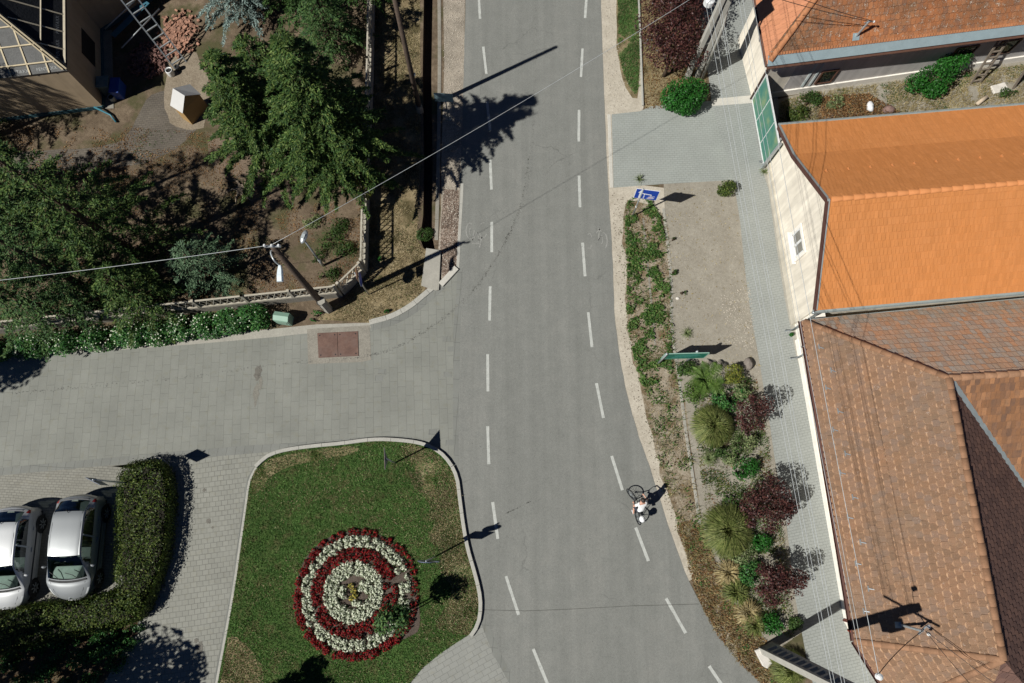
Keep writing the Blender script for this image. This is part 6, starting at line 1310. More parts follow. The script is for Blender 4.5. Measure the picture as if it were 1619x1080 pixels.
broadleaf('purple_tree', P(1062, 42), [(0, 0, 2.1, 1.3, 1.2, .8), (.6, .8, 2.3, 1.1, 1.0, .8), (-.5, 1.6, 2.0, 1.0, 1.0, .7)], 6000, .10, 'second purple-leaved tree at the top edge', 'purple', 305, 2.0, .09, gap=.34, shell=.8, up=.6)
shrub('round_bush', P(1076, 165), [(0, 0, .75, 1.0, .82, .72), (.5, .2, .7, .65, .6, .6), (-.5, -.1, .65, .62, .6, .55), (.1, -.45, .6, .7, .45, .5)], 6500, .095, 'big bright green round bush at the corner of the driveway', 'green', 306, gap=.22, up=.8)
# --- back garden
broadleaf('juniper', P(1462, 140), [(0, 0, .8, .9, .6, .65), (.7, .55, 1.1, .75, .5, .55), (-.75, -.1, .55, .6, .45, .4), (.1, -.4, .5, .6, .4, .4), (1.15, .8, 1.2, .45, .35, .4)], 5200, .10, 'dark green juniper spreading against the grey house wall', 'green', 311, .9, .05, cat='shrub', gap=.26)
SHK = 1.1
sh('leafy_bush', (1275, 166), .55, .6, 1100, .09, 'dark green bush near the green mesh panel in the back garden', 'weed', 312)
sh('leafy_bush', (1258, 184), .5, .45, 800, .08, 'olive bush against the orange roof edge in the back garden', 'hedge', 313)
sh('leafy_bush', (1315, 165), .45, .4, 600, .08, 'pale weedy bush in the middle of the back garden', 'palegreen', 314)
sh('leafy_bush', (1590, 152), .4, .35, 500, .08, 'low green bush beside the flat pale stone', 'weed', 315)
sh('leafy_bush', (1524, 118), .25, .3, 250, .08, 'small green sprout at the foot of the wooden ladder', 'green', 316)
# --- garden ground plants behind the fence corner
for i, (px, py, r, lb) in enumerate([(525, 380, .55, 'green weedy patch of shrub left of the fence corner'), (548, 398, .5, 'leafy weed bush close to the fence corner'), (500, 405, .42, 'leafy bush left of the garden lamp foot'), (538, 360, .45, 'weed bush above the garden lamp'), (495, 352, .4, 'grey-green bush by the sagging cable'), (521, 437, .42, 'bright green grass tuft below the garden lamp')]):
    sh('weed_bush', (px, py), r, .3, 620, .075, lb, 'weed' if i != 4 else 'palegreen', 320 + i)
for i, (px, py, r, mt, lb) in enumerate([(1077, 464, .17, 'weed', 'dark rosette weed beside the small white stone'), (1064, 432, .14, 'weed', 'small weed rosette above the white stone'), (1064, 381, .13, 'weed', 'tiny weed at the kerb in the upper grit yard'), (672, 372, .35, 'weed', 'green weed at the closed end of the ditch'), (502, 500, .3, 'green', 'grass tuft at the foot of the wooden pole'), (604, 410, .14, 'green', 'small green weed in the fence shade'), (612, 494, .10, 'green', 'tiny green weed near the corner kerb'), (1250, 530, .08, 'green', 'tiny green weed at the foot of the cream wall')]):
    sh('small_weed', (px, py), r, .2, int(2600 * r), .07, lb, mt, 340 + i)
# --- ground cover nobody could count
def inpoly(Q, V):
    c = np.zeros(len(Q), bool); j = len(V) - 1
    for i in range(len(V)):
        yi, yj = V[i][1], V[j][1]; c ^= ((yi > Q[:, 1]) != (yj > Q[:, 1])) & (Q[:, 0] < (V[j][0] - V[i][0]) * (Q[:, 1] - yi) / (yj - yi + 1e-12) + V[i][0]); j = i
    return c
def cover(name, poly, n, h, w, mat, seed, z=0.0, hole=None, mask=None, flat=False, wob=.0):
    g = NG(seed); V = np.array([(q[0], q[1]) for q in poly]); mn, mx = V.min(0), V.max(0); Q = mn + (mx - mn) * g.random((n * 3, 2)); Q = Q[inpoly(Q, V)]
    if hole is not None: Q = Q[~inpoly(Q, np.array([(q[0], q[1]) for q in hole]))]
    if mask: f, lo, sd = mask; Q = Q[vnoise(np.c_[Q, np.zeros(len(Q))], f, sd) + .4 * vnoise(np.c_[Q, np.zeros(len(Q))], f * 3.3, sd + 1) + g.random(len(Q)) * .14 > lo]
    Q = Q[:n]; m = len(Q); hh = h * g.uniform(.5, 1.4, m)
    if flat:
        C = np.c_[Q, np.full(m, z) + g.random(m) * h]; Nn = nrm(np.c_[g.normal(size=(m, 2)) * .45, np.ones(m)]); T, B = tangents(Nn, g); L = w * g.uniform(.5, 1.5, m); me = qmesh(name, C, T, B, L, L * .6)
    else:
        a = g.random(m) * 6.283; d = np.c_[np.cos(a), np.sin(a), np.zeros(m)] * w * g.uniform(.6, 1.3, (m, 1)); lean = np.c_[g.normal(size=(m, 2)) * .7, np.ones(m)] * hh[:, None]; base = np.c_[Q, np.full(m, z)]
        me = raw(name, np.stack([base - d, base + d, base + lean], 1).reshape(-1, 3), 3)
    return tag(link(name, me, M[mat]), kind='stuff')
bed_hole = crom(G(Rb), 3, True)
cover('lawn_grass', lawn_poly, 78000, .055, .014, 'lawngrass', 401, .045, bed_hole)
pl = crom(G([(727, 778), (733, 830), (743, 880), (750, 915), (756, 950), (750, 985), (736, 1003), (690, 990), (704, 960), (715, 930), (696, 905), (694, 870), (672, 845), (680, 800), (652, 765), (645, 735), (632, 706), (668, 707), (700, 728), (716, 748)]), 3, True)
cover('parched_grass', pl, 15000, .05, .014, 'drygrass', 402, .05, mask=(1.5, .55, 3)); cover('lawn_grass', pl, 5000, .055, .014, 'lawngrass', 403, .05, mask=(2.2, .75, 9))
cover('parched_grass', lawn_poly, 15000, .05, .013, 'drygrass', 404, .046, bed_hole, (1.2, .72, 5))
cover('parched_grass', crom(G([(362, 1010), (350, 1080), (336, 1150), (440, 1150), (420, 1090), (412, 1050), (388, 1020)]), 4, True), 4000, .05, .014, 'drygrass', 405, .05)
dv_poly = G([(588, -30), (590, 120), (584, 330), (584, 425), (548, 470), (500, 505), (585, 509), (640, 488), (668, 462), (672, 400), (660, 380), (664, 250), (664, -30)])
cover('dry_grass', dv_poly, 26000, .07, .012, 'drygrass', 406, .005, mask=(1.6, .62, 8)); cover('dry_grass', dv_poly, 6000, .06, .014, 'weed', 407, .005, mask=(1.2, .92, 14))
vs_poly = crom(G([(994, 318), (985, 360), (990, 430), (990, 500), (1000, 560), (1012, 600), (1030, 690), (1045, 750), (1070, 830), (1085, 870), (1100, 920), (1134, 985), (1185, 1050), (1240, 1090), (1215, 1030), (1160, 960), (1130, 900), (1106, 800), (1090, 700), (1076, 600), (1063, 520), (1060, 440), (1050, 340)]), 3, True)
vs_top = crom(G([(994, 318), (988, 360), (991, 430), (990, 500), (1000, 560), (1014, 610), (1040, 605), (1060, 590), (1060, 500), (1056, 430), (1045, 350), (1020, 312)]), 3, True)
cover('verge_weeds', vs_top, 6500, .16, .085, 'weedbright', 408, .01, mask=(2.4, .80, 21), flat=True); cover('verge_weeds', vs_poly, 6500, .14, .08, 'weedbright', 409, .01, mask=(2.2, .86, 27), flat=True); cover('verge_weeds', vs_poly, 7000, .16, .013, 'weedlight', 431, .01, mask=(2.0, .78, 37)); cover('dry_grass', vs_poly, 3500, .14, .012, 'straw', 432, .01, mask=(1.8, .78, 41)); fringe = crom(G([(986, 320), (978, 380), (983, 460), (984, 510), (995, 570), (1006, 610), (1024, 695), (1040, 755), (1064, 835), (1085, 860), (1060, 780), (1040, 690), (1020, 610), (1002, 500), (1000, 420), (1000, 330)]), 3, True); cover('verge_weeds', fringe, 900, .08, .06, 'weedlight', 433, .01, mask=(3.0, .92, 43), flat=True)
cover('verge_weeds', vs_poly, 3200, .05, .05, 'brownleaf', 410, .01, mask=(2.2, .80, 33), flat=True); cover('verge_weeds', vs_poly, 3500, .12, .012, 'drygrass', 411, .01, mask=(1.6, .75, 35))
low = crom(G([(1070, 830), (1082, 870), (1094, 920), (1122, 985), (1170, 1050), (1230, 1095), (1222, 1030), (1170, 965), (1140, 910), (1106, 830)]), 3, True); cover('leaf_litter', low, 5000, .08, .06, 'brownleaf', 412, .01, flat=True, mask=(2, .55, 3)); cover('leaf_litter', low, 6000, .12, .012, 'straw', 413, .01)
cover('verge_grass', crom(G([(980, -30), (977, 50), (982, 105), (1000, 145), (1008, 140), (1011, 60), (1008, -30)]), 3, True), 9000, .10, .013, 'lawngrass', 414, .01, mask=(1.6, .55, 4))
bed = G([(1092, 600), (1100, 700), (1115, 800), (1135, 880), (1180, 980), (1255, 1010), (1245, 880), (1222, 760), (1212, 690), (1196, 600)])
cover('leaf_litter', bed, 3000, .03, .05, 'brownleaf', 415, .009, flat=True, mask=(2.2, .80, 6)); cover('bed_weeds', bed, 12000, .12, .05, 'weed', 416, .01, flat=True, mask=(1.9, .70, 12)); cover('bed_weeds', bed, 5000, .14, .012, 'tussock', 430, .01, mask=(1.5, .62, 19))
pb_poly = G([(1018, 165), (1014, 60), (1012, -60), (1105, -60), (1115, 60), (1118, 150), (1080, 172), (1020, 172)]); cover('leaf_litter', pb_poly, 6000, .05, .06, 'brownleaf', 417, .008, flat=True, mask=(1.8, .55, 6)); cover('dry_grass', pb_poly, 6000, .1, .012, 'straw', 418, .008)
bg_poly = G([(1232, 160), (1300, 144), (1400, 132), (1640, 100), (1640, 190), (1228, 230)]); cover('garden_weeds', bg_poly, 22000, .12, .012, 'straw', 419, .008, mask=(1.4, .60, 7)); cover('garden_weeds', bg_poly, 8000, .10, .05, 'weed', 420, .008, flat=True, mask=(1.3, .86, 9)); cover('garden_weeds', G([(1300, 155), (1370, 150), (1420, 180), (1330, 200), (1290, 190)]), 4500, .22, .07, 'brownleaf', 421, .01, flat=True)
yard = G([(200, 200), (330, 210), (420, 300), (580, 320), (570, 425), (535, 455), (380, 465), (250, 480), (0, 500), (-40, 270), (150, 270)]); cover('needle_litter', yard, 16000, .02, .05, 'brownleaf', 422, .006, flat=True, mask=(1.1, .72, 5)); cover('yard_weeds', yard, 5000, .06, .05, 'weed', 423, .006, flat=True, mask=(1.0, .95, 15))
cover('yard_weeds', G([(0, 200), (150, 200), (300, 270), (200, 300), (0, 300)]), 2500, .05, .06, 'brownleaf', 424, .006, flat=True, mask=(1.5, .7, 2))
for i_, (a_, b_) in enumerate(((20, 1045), (75, 1060), (130, 1040), (150, 1075), (90, 1030), (45, 1078), (185, 1020), (110, 1085), (215, 1002), (200, 1018), (172, 1003), (160, 1030), (140, 1008), (100, 1012), (60, 1024), (190, 1045))): sh('darkening_bush', (a_, b_), .42, .4, 500, .09, 'low bush added to darken the corner below the left hedge', 'ivy', 500 + i_, group='dark bushes in the lower left shade')  # low bushes added here to darken the sunlit soil
cover('bed_litter', G([(-40, 1000), (60, 985), (200, 960), (222, 980), (160, 1080), (60, 1150), (-40, 1150)]), 5000, .03, .06, 'brownleaf', 425, .006, flat=True)
cover('verge_weeds', G([(1050, 300), (1160, 288), (1190, 500), (1206, 600), (1070, 580), (1060, 440)]), 700, .03, .05, 'straw', 426, .009, flat=True)
# loose stones
def stones(name, poly, n, r0, r1, mat, seed, z=.008, mask=None):
    g = NG(seed); V = np.array([(q[0], q[1]) for q in poly]); mn, mx = V.min(0), V.max(0); Q = mn + (mx - mn) * g.random((n * 4, 2)); Q = Q[inpoly(Q, V)]
    if mask: Q = Q[vnoise(np.c_[Q, np.zeros(len(Q))], mask[0], mask[2]) + g.random(len(Q)) * .3 > mask[1]]
    mb = MB(); rr = random.Random(seed)
    for q in Q[:n]:
        r = rr.uniform(r0, r1); mb.ball((q[0], q[1], z + r * .3), r, 5, 3, (1, rr.uniform(.6, 1), .6), jit=.2, rr=rr)
    return tag(mb.obj(name, M[mat], None), kind='stuff')
M['pebble'] = plain('pebble', (.40, .36, .30), .9, 0, .35, 2); M['darkpebble'] = plain('dark_pebble', (.16, .13, .10), .9, 0, .4, 2)
stones('loose_gravel', G([(1140, 470), (1185, 450), (1198, 560), (1150, 540)]), 420, .012, .035, 'pebble', 3); stones('loose_gravel', G([(1050, 300), (1160, 288), (1190, 500), (1206, 600), (1080, 600), (1060, 440)]), 500, .008, .022, 'pebble', 4)
sv = G([(956, 0), (962, 180), (985, 178), (1000, 140), (975, 60), (975, 0)]); stones('loose_gravel', sv, 260, .01, .03, 'pebble', 5); sv2 = G([(968, 305), (972, 430), (985, 560), (1015, 690), (1060, 825), (1072, 830), (1030, 690), (1000, 560), (990, 430), (990, 310)]); stones('loose_gravel', sv2, 420, .01, .028, 'darkpebble', 6)
stones('loose_gravel', G([(702, 0), (700, 250), (700, 420), (722, 420), (729, 250), (733, 0)]), 700, .012, .035, 'pebble', 7)
# ---------------------------------------------------------------- parked cars
def cr1(p0, p1, p2, p3, t): return .5 * (2 * p1 + (p2 - p0) * t + (2 * p0 - 5 * p1 + 4 * p2 - p3) * t * t + (3 * p1 - p0 - 3 * p2 + p3) * t ** 3)
def dense(A, nu, nv):
    """bicubic interpolation of a grid of points A[i][j] -> dense grid with parameters"""
    A = np.array(A, dtype=float); ni, nj = A.shape[:2]
    def interp(A, n):
        k = len(A); out = []; par = []
        for i in range(k - 1):
            p0 = A[max(0, i - 1)]; p3 = A[min(k - 1, i + 2)]
            for s in range(n): out.append(cr1(p0, A[i], A[i + 1], p3, s / n)); par.append(i + s / n)
        out.append(A[-1]); par.append(k - 1.0); return np.array(out), np.array(par)
    B, pu = interp(A, nu); C, pv = interp(B.transpose(1, 0, 2), nv); return C.transpose(1, 0, 2), pu, pv
def car(loc, rz, paint, label, L=1.0, plate_txt=None, seed=0, Hk=1.0):
    p = empty('parked_car', loc, label, 'car', 'cars parked in the bay', rz)
    Wd = .84
    # stations from nose (-y) to tail: (y, half width factor, belt z, top z, roof half width, kind)
    st = [(-2.04, .60, .54, .58, .42), (-1.97, .77, .64, .68, .54), (-1.80, .91, .75, .80, .66), (-1.55, .975, .84, .91, .75), (-1.32, 1.0, .90, .985, .75), (-.80, 1.0, .93, 1.23, .66), (-.34, 1.0, .94, 1.41, .60), (.25, 1.0, .95, 1.46, .60), (.85, 1.0, .97, 1.45, .59), (1.32, .985, .98, 1.40, .58), (1.60, .965, .99, 1.22, .58), (1.86, .93, .97, 1.03, .62), (1.99, .84, .84, .92, .62), (2.05, .70, .62, .70, .54)]
    G_ = []
    for i, (y, wf, zb, zt, rw) in enumerate(st):
        w = Wd * wf; zt *= Hk if zt > 1.05 else 1; cab = 5 <= i <= 10 ; nose = i in (0, len(st) - 1)
        row = [(0, .20 if not nose else .30), (w * .90, .20 if not nose else .30), (w * .985, .40), (w, .60 if not nose else .45), (w * .975, zb - .03), (w * .955, zb)]
        half = [(w * .90, .20 if not nose else .30), (w * .985, .38 if not nose else .38), (w, .60 if not nose else .46), (w * .975, zb - .04)]
        if cab: half += [(rw * 1.07, zt - .075), (rw * .92, zt - .022), (rw * .5, zt - .004)]
        else: half += [(rw * 1.02 + .06, zb + (zt - zb) * .45), (rw * .8, zt - .015), (rw * .42, zt - .002)]
        full = [(-x, z) for x, z in half] + [(0, zt)] + [(x, z) for x, z in half[::-1]]
        bow = {0: .30, 1: .27, 2: .22, 3: .17, 4: .14, 5: .09, 6: .05, 9: -.03, 10: -.07, 11: -.12, 12: -.17, 13: -.20}.get(i, 0); G_.append([(x, y * L + bow * (abs(x) / Wd) ** 2.2, z) for x, z in full])
    D, pu, pv = dense(G_, 6, 5); nu, nv = len(pu), len(pv); mid = 7.0
    def part(name, test, mat, off=0.0, parent=p, close=False):
        idx = {}; vs = []; fs = []
        nrmv = np.cross(np.gradient(D, axis=0), np.gradient(D, axis=1)); nrmv /= np.linalg.norm(nrmv, axis=2, keepdims=True) + 1e-9
        if nrmv[nu // 2, nv // 2, 2] < 0: nrmv = -nrmv
        for i in range(nu - 1):
            for j in range(nv - 1):
                u, v = (pu[i] + pu[i + 1]) / 2, (pv[j] + pv[j + 1]) / 2
                if test(u, v):
                    f = []
                    for a, b_ in ((i, j), (i + 1, j), (i + 1, j + 1), (i, j + 1)):
                        if (a, b_) not in idx: idx[(a, b_)] = len(vs); vs.append(D[a, b_] + nrmv[a, b_] * off)
                        f.append(idx[(a, b_)])
                    fs.append(tuple(f))
        mb = MB(); mb.add(vs, fs); return mb.obj(name, mat, parent, True, world=False)
    av = lambda v: abs(v - mid)
    ws = lambda u, v: 4.15 < u < 5.93 and av(v) < 2.65 - max(0, (u - 4.15)) * .05
    rw_ = lambda u, v: 9.2 < u < 10.85 and av(v) < 2.5
    sw = lambda u, v: 5.0 + max(0, (3.85 - av(v))) * .75 < u < 9.75 - max(0, 3.85 - av(v)) * .2 and 3.08 < av(v) < 3.85
    lamp = lambda u, v: 1.15 < u < 2.35 and 2.6 < av(v) < 3.9
    tl = lambda u, v: 10.6 < u < 11.75 and 2.75 < av(v) < 4.1
    part('body', lambda u, v: not (ws(u, v) or rw_(u, v) or sw(u, v) or lamp(u, v) or tl(u, v)), paint)
    part('windscreen', ws, M['carglass']); part('rear_window', rw_, M['carglass'])
    part('side_window', lambda u, v: sw(u, v) and v < mid, M['carglass']); part('side_window', lambda u, v: sw(u, v) and v > mid, M['carglass'])
    part('headlight', lambda u, v: lamp(u, v) and v < mid, M['lampglass']); part('headlight', lambda u, v: lamp(u, v) and v > mid, M['lampglass'])
    part('tail_light', lambda u, v: tl(u, v) and v < mid, M['tailred']); part('tail_light', lambda u, v: tl(u, v) and v > mid, M['tailred'])
    def strip(name, pts, w, h, mat, parent=p):
        mb = MB()
        for a, b_ in zip(pts, pts[1:]): mb.bar(a, b_, w, h)
        return mb.obj(name, mat, parent, world=False)
    def S(u, v, off=.0):
        i = int(np.argmin(abs(pu - u))); j = int(np.argmin(abs(pv - v))); q = D[i, j]; return Vector(q) + Vector((0, 0, off))
    # middle pillars, black trim, wipers, seams
    for s in (-1, 1):
        strip('door_pillar', [S(7.25, mid + s * 3.95) + Vector((s * .012, 0, 0)), S(7.3, mid + s * 3.05) + Vector((s * .012, 0, .005))], .06, .02, paint)
        strip('trim_strip', [S(u, mid + s * 5.0) + Vector((s * .015, 0, 0)) for u in (3.8, 5, 6, 7, 8, 9, 9.6)], .02, .05, M['trim'])
        strip('sill', [S(3.6, mid + s * 6.7) + Vector((s * .03, 0, .03)), S(9.8, mid + s * 6.7) + Vector((s * .03, 0, .03))], .05, .10, M['galv'])
        for u in (6.85, 8.35): strip('door_handle', [S(u, mid + s * 4.35) + Vector((s * .02, 0, 0)), S(u + .25, mid + s * 4.35) + Vector((s * .02, 0, 0))], .03, .035, paint)
        m = S(4.95, mid + s * 3.9); mb = MB(); mb.ball((m.x + s * .14, m.y - .02, m.z + .08), .09, 10, 6, (1.0, .6, .75)); mb.bar((m.x, m.y, m.z + .03), (m.x + s * .1, m.y, m.z + .06), .04); mb.obj('mirror', paint, p, True, world=False)
        for y in (-1.28 * L, 1.27 * L):
            cx = s * (Wd - .075); mb = MB(); r = .315; prof = []
            vs = []; n = 28
            for (rr, xx) in ((.20, -.09), (r - .03, -.09), (r, -.06), (r, .06), (r - .03, .095), (.215, .085)):
                vs += [(cx + s * xx, y + rr * math.cos(2 * math.pi * k / n), .315 + rr * math.sin(2 * math.pi * k / n)) for k in range(n)]
            mb.add(vs, [(a * n + k, a * n + (k + 1) % n, (a + 1) * n + (k + 1) % n, (a + 1) * n + k) for a in range(5) for k in range(n)]); wh = None
            w_ = mb.obj('wheel', M['black'], p, True, world=False)
            mb = MB(); x0 = cx + s * .075
            vs = [(x0, y, .315)] + [(x0 - s * .03, y + .215 * math.cos(2 * math.pi * k / n), .315 + .215 * math.sin(2 * math.pi * k / n)) for k in range(n)]
            mb.add(vs, [(0, 1 + k, 1 + (k + 1) % n) for k in range(n)])
            for k in range(7): a = k * 2 * math.pi / 7; mb.bar((x0 + s * .012, y + .05 * math.cos(a), .315 + .05 * math.sin(a)), (x0 + s * .005, y + .20 * math.cos(a), .315 + .20 * math.sin(a)), .045, .03)
            mb.obj('rim', M['galv'], w_, world=False)
            mb = MB(); vs = [(s * (Wd + .004), y + .37 * math.cos(math.pi * k / 14), .315 + .37 * math.sin(math.pi * k / 14)) for k in range(15)]; mb.prism(vs + [(s * (Wd + .004), y - .37, .2), (s * (Wd + .004), y + .37, .2)], (s * .006, 0, 0)); mb.obj('wheel_arch_shade', M['black'], p, world=False)  # black plate paints the shade of the uncut wheel arch
    strip('bonnet_seam', [S(1.3, 5.2, .003), S(2.4, 5.0, .003), S(3.6, 4.85, .003)], .012, .006, M['black']); strip('bonnet_seam', [S(1.3, 8.8, .003), S(2.4, 9.0, .003), S(3.6, 9.15, .003)], .012, .006, M['black'])
    strip('cowl', [S(4.02, v, .006) for v in (4.6, 5.5, 6.3, 7, 7.7, 8.5, 9.4)], .10, .02, M['black'])
    for a, b_ in ((6.2, 5.0), (8.3, 7.1)): strip('wiper', [S(4.12, a, .015), S(4.55, (a + b_) / 2, .018), S(4.75, b_, .018)], .02, .015, M['black'])
    strip('rear_trim', [S(10.95, v, .006) for v in (5, 6, 7, 8, 9)], .05, .012, M['trim'])
    for s in (-1, 1): strip('roof_strip', [S(u, mid + s * 2.0, .004) for u in (6.1, 7, 8, 9, 9.15)], .014, .006, M['trim'])
    mb = MB(); q = S(9.0, 7.0); mb.tube([q, q + Vector((0, .10, .16))], .012, 6); mb.obj('aerial', M['black'], p, world=False)
    mb = MB(); mb.box((0, -2.0 * L - .02, .46), (.62, .05, .13)); mb.obj('grille', M['black'], p, world=False); mb = MB(); mb.box((0, -2.04 * L - .015, .40), (.50, .02, .11)); mb.obj('number_plate', M['signwhite'], p, world=False)
    mb = MB(); mb.box((0, 2.03 * L + .01, .52), (.50, .03, .11)); mb.obj('number_plate', M['signwhite'], p, world=False)
    mb = MB(); q = S(1.0, 7.0); mb.ball((q.x, q.y - .01, q.z), .05, 8, 5, (1, .5, 1)); mb.obj('badge', M['galv'], p, True, world=False)
    # what shows through the glass
    mb = MB(); mb.box((0, -.98 * L, .885), (1.2, .5, .10)); mb.obj('dashboard', M['dash'], p, world=False, bevel=.03)
    for s in (-1, 1):
        for y in (-.15, .75): mb = MB(); mb.box((s * .36, y, .62), (.5, .5, .16)); mb.box((s * .36, y + .27, .92), (.46, .14, .62), M=Matrix.Rotation(R(-12), 3, 'X')); mb.obj('seat', M['seatgrey'], p, world=False, bevel=.03)
    mb = MB(); n = 20
    ring_ = [Vector((-.36 + .18 * math.cos(2 * math.pi * k / n), -.62 + .06 * math.sin(2 * math.pi * k / n), .96 + .17 * math.sin(2 * math.pi * k / n))) for k in range(n + 1)]; mb.tube(ring_, .016, 6); mb.obj('steering_wheel', M['black'], p, True, world=False)
    mb = MB(); mb.box((0, 0, .30), (1.5, 3.6 * L, .14)); mb.obj('floor_pan', M['black'], p, world=False)
    return p
t = N('car_glass'); gb = t.n('BsdfPrincipled', {'Base Color': (.10, .15, .15, 1), 'Roughness': .04, 'Specular IOR Level': .6}); tb = t.n('BsdfTransparent', {'Color': (.62, .74, .72, 1)}); gs = t.n('BsdfGlossy', {'Color': (.9, .95, 1, 1), 'Roughness': .03})
fr = t.n('Fresnel', {'IOR': 1.5}); m1 = t.n('MixShader', {0: t.math('MULTIPLY_ADD', fr.outputs[0], .9, .03), 1: tb.outputs[0], 2: gs.outputs[0]}); t.t.links.new(m1.outputs[0], t.out.inputs[0]); M['carglass'] = t.m
M['lampglass'] = plain('lamp_glass', (.62, .64, .64), .12, .2, .1, 8, .7); M['tailred'] = plain('tail_lamp_red', (.22, .015, .012), .2, 0, .1, 8, .6); M['trim'] = plain('dark_trim', (.04, .042, .045), .5); M['dash'] = plain('dashboard', (.42, .41, .37), .7); M['seatgrey'] = plain('seat_fabric', (.10, .10, .095), .9)
# place by the middle of each car on the ground
ca = P(137, 863); car(Vector((ca.x, ca.y, .009)), R(2.2), carpaint('silver_paint', (.215, .228, .235)), 'silver-grey hatchback parked nearest the hedge, rear window up', .965, seed=1)
cb = P(36, 879); car(Vector((cb.x, cb.y, .009)), R(3), carpaint('white_silver_paint', (.44, .45, .455)), 'white hatchback parked at the left edge, partly out of the picture', .94, seed=2)
# ---------------------------------------------------------------- bicycle and rider
BL = P(1000, 801); HEAD = math.atan2(.97, -.24) - math.pi / 2; LEANR = R(9)
bike = empty('bicycle', (BL.x, BL.y, .012), 'black bicycle ridden up the right edge of the road', 'bicycle', None, 0)
bike.rotation_euler = Euler((0, LEANR, HEAD), 'XYZ')
def wheel_mesh(mb, r, c, steer=0.0):
    n = 36; q = []
    ax = Vector((math.sin(steer), math.cos(steer), 0)) * 1.0
    ring_ = [Vector(c) + ax * r * math.cos(2 * math.pi * k / n) + UP * r * math.sin(2 * math.pi * k / n) for k in range(n + 1)]
    mb.tube(ring_, .026, 8, cap=False)
bike.scale = (.86, .86, .86)
wr = .315; RY, FY = -.54, .54; ST = R(-22)
for nm, y, s in (('rear_wheel', RY, 0), ('front_wheel', FY, ST)):
    mb = MB(); wheel_mesh(mb, wr, (0, y, wr), s); w = mb.obj(nm, M['black'], bike, True, world=False)
    mb = MB(); ax = Vector((math.sin(s), math.cos(s), 0)); x = Vector((ax.y, -ax.x, 0)); c = Vector((0, y, wr))
    for k in range(18): a = 2 * math.pi * k / 18; mb.bar(c + x * (.025 if k % 2 else -.025), c + ax * (wr - .03) * math.cos(a) + UP * (wr - .03) * math.sin(a), .006, .006)
    mb.obj('spokes', M['galv'], w, world=False)
    mb = MB(); mb.tube([c - x * .05, c + x * .05], .025, 8); mb.obj('hub', M['grey_metal'], w, True, world=False)
M['frame'] = plain('dark_bike_frame', (.045, .05, .055), .35, .3)
bb = Vector((0, -.10, .29)); seat_t = Vector((0, -.27, .86)); head_t = Vector((0, .34, .88)); head_b = Vector((0, .39, .66)); rh = Vector((0, RY, wr)); fh = Vector((0, FY, wr))
mb = MB(); mb.tube([bb, seat_t], .018, 8); mb.tube([bb, head_b], .02, 8); mb.tube([seat_t - UP * .08, head_t], .018, 8); mb.tube([head_b - UP * .02, head_t + UP * .05], .022, 8)
for s in (-1, 1): mb.tube([bb, rh + Vector((s * .06, 0, 0))], .011, 6); mb.tube([seat_t - UP * .08, rh + Vector((s * .06, 0, 0))], .009, 6)
mb.obj('frame', M['frame'], bike, True, world=False)
sx = Vector((math.cos(ST), -math.sin(ST), 0))
mb = MB()
for s in (-1, 1): mb.tube([head_b, head_b + sx * s * .05 - UP * .06, fh + sx * s * .06], .013, 6)
mb.obj('fork', M['frame'], bike, True, world=False)
hb = head_t + Vector((0, .04, .14)); fwd = Vector((math.sin(ST), math.cos(ST), 0)); grip = [hb + sx * s * .31 - fwd * .08 for s in (-1, 1)]
mb = MB(); mb.tube([head_t, hb], .016, 6); mb.tube([grip[0], hb - sx * .12, hb + sx * .12, grip[1]], .012, 8); mb.obj('handlebar', M['frame'], bike, True, world=False)
for g_i in grip: mb = MB(); dd_ = (g_i - hb).normalized(); mb.tube([g_i - dd_ * .11, g_i + dd_ * .01], .018, 8); mb.obj('grip', M['black'], bike, True, world=False)
mb = MB(); sc_ = seat_t + UP * .06
mb.add([sc_ + Vector(v) for v in ((-.02, .16, 0), (.02, .16, 0), (.05, .02, .01), (.085, -.09, .02), (.05, -.13, .02), (-.05, -.13, .02), (-.085, -.09, .02), (-.05, .02, .01))] + [sc_ + Vector((x, y, -.05)) for x, y in ((-.01, .15), (.01, .15), (.03, .02), (.06, -.09), (.03, -.12), (-.03, -.12), (-.06, -.09), (-.03, .02))], [tuple(range(8))] + [(i, (i + 1) % 8, (i + 1) % 8 + 8, i + 8) for i in range(8)] + [tuple(range(15, 7, -1))]); mb.tube([seat_t - UP * .1, sc_], .014, 6); mb.obj('saddle', M['black'], bike, True, world=False)
mb = MB(); mb.lathe([(.085, -.006), (.085, .006)], 18, (0, 0, 0)); me = mb.mesh('chainring'); me.transform(Matrix.Translation(bb + Vector((.05, 0, 0))) @ Matrix.Rotation(math.pi / 2, 4, 'Y')); link('chainring', me, M['grey_metal'], bike, False)
ped = []
for s, a in ((1, R(35)), (-1, R(215))):
    e = bb + Vector((s * .09, .17 * math.cos(a), .17 * math.sin(a))); ped.append((s, e)); mb = MB(); mb.bar(bb + Vector((s * .07, 0, 0)), e, .02); mb.obj('crank', M['grey_metal'], bike, world=False); mb = MB(); mb.box(e + Vector((s * .06, 0, 0)), (.09, .08, .02)); mb.obj('pedal', M['black'], bike, world=False)
mb = MB(); mb.bar(rh + Vector((0, .05, .36)), rh + Vector((0, -.22, .38)), .14, .012)
for s in (-1, 1): mb.bar(rh + Vector((s * .06, 0, 0)), rh + Vector((s * .06, -.15, .37)), .01)
mb.obj('rear_rack', M['frame'], bike, world=False)
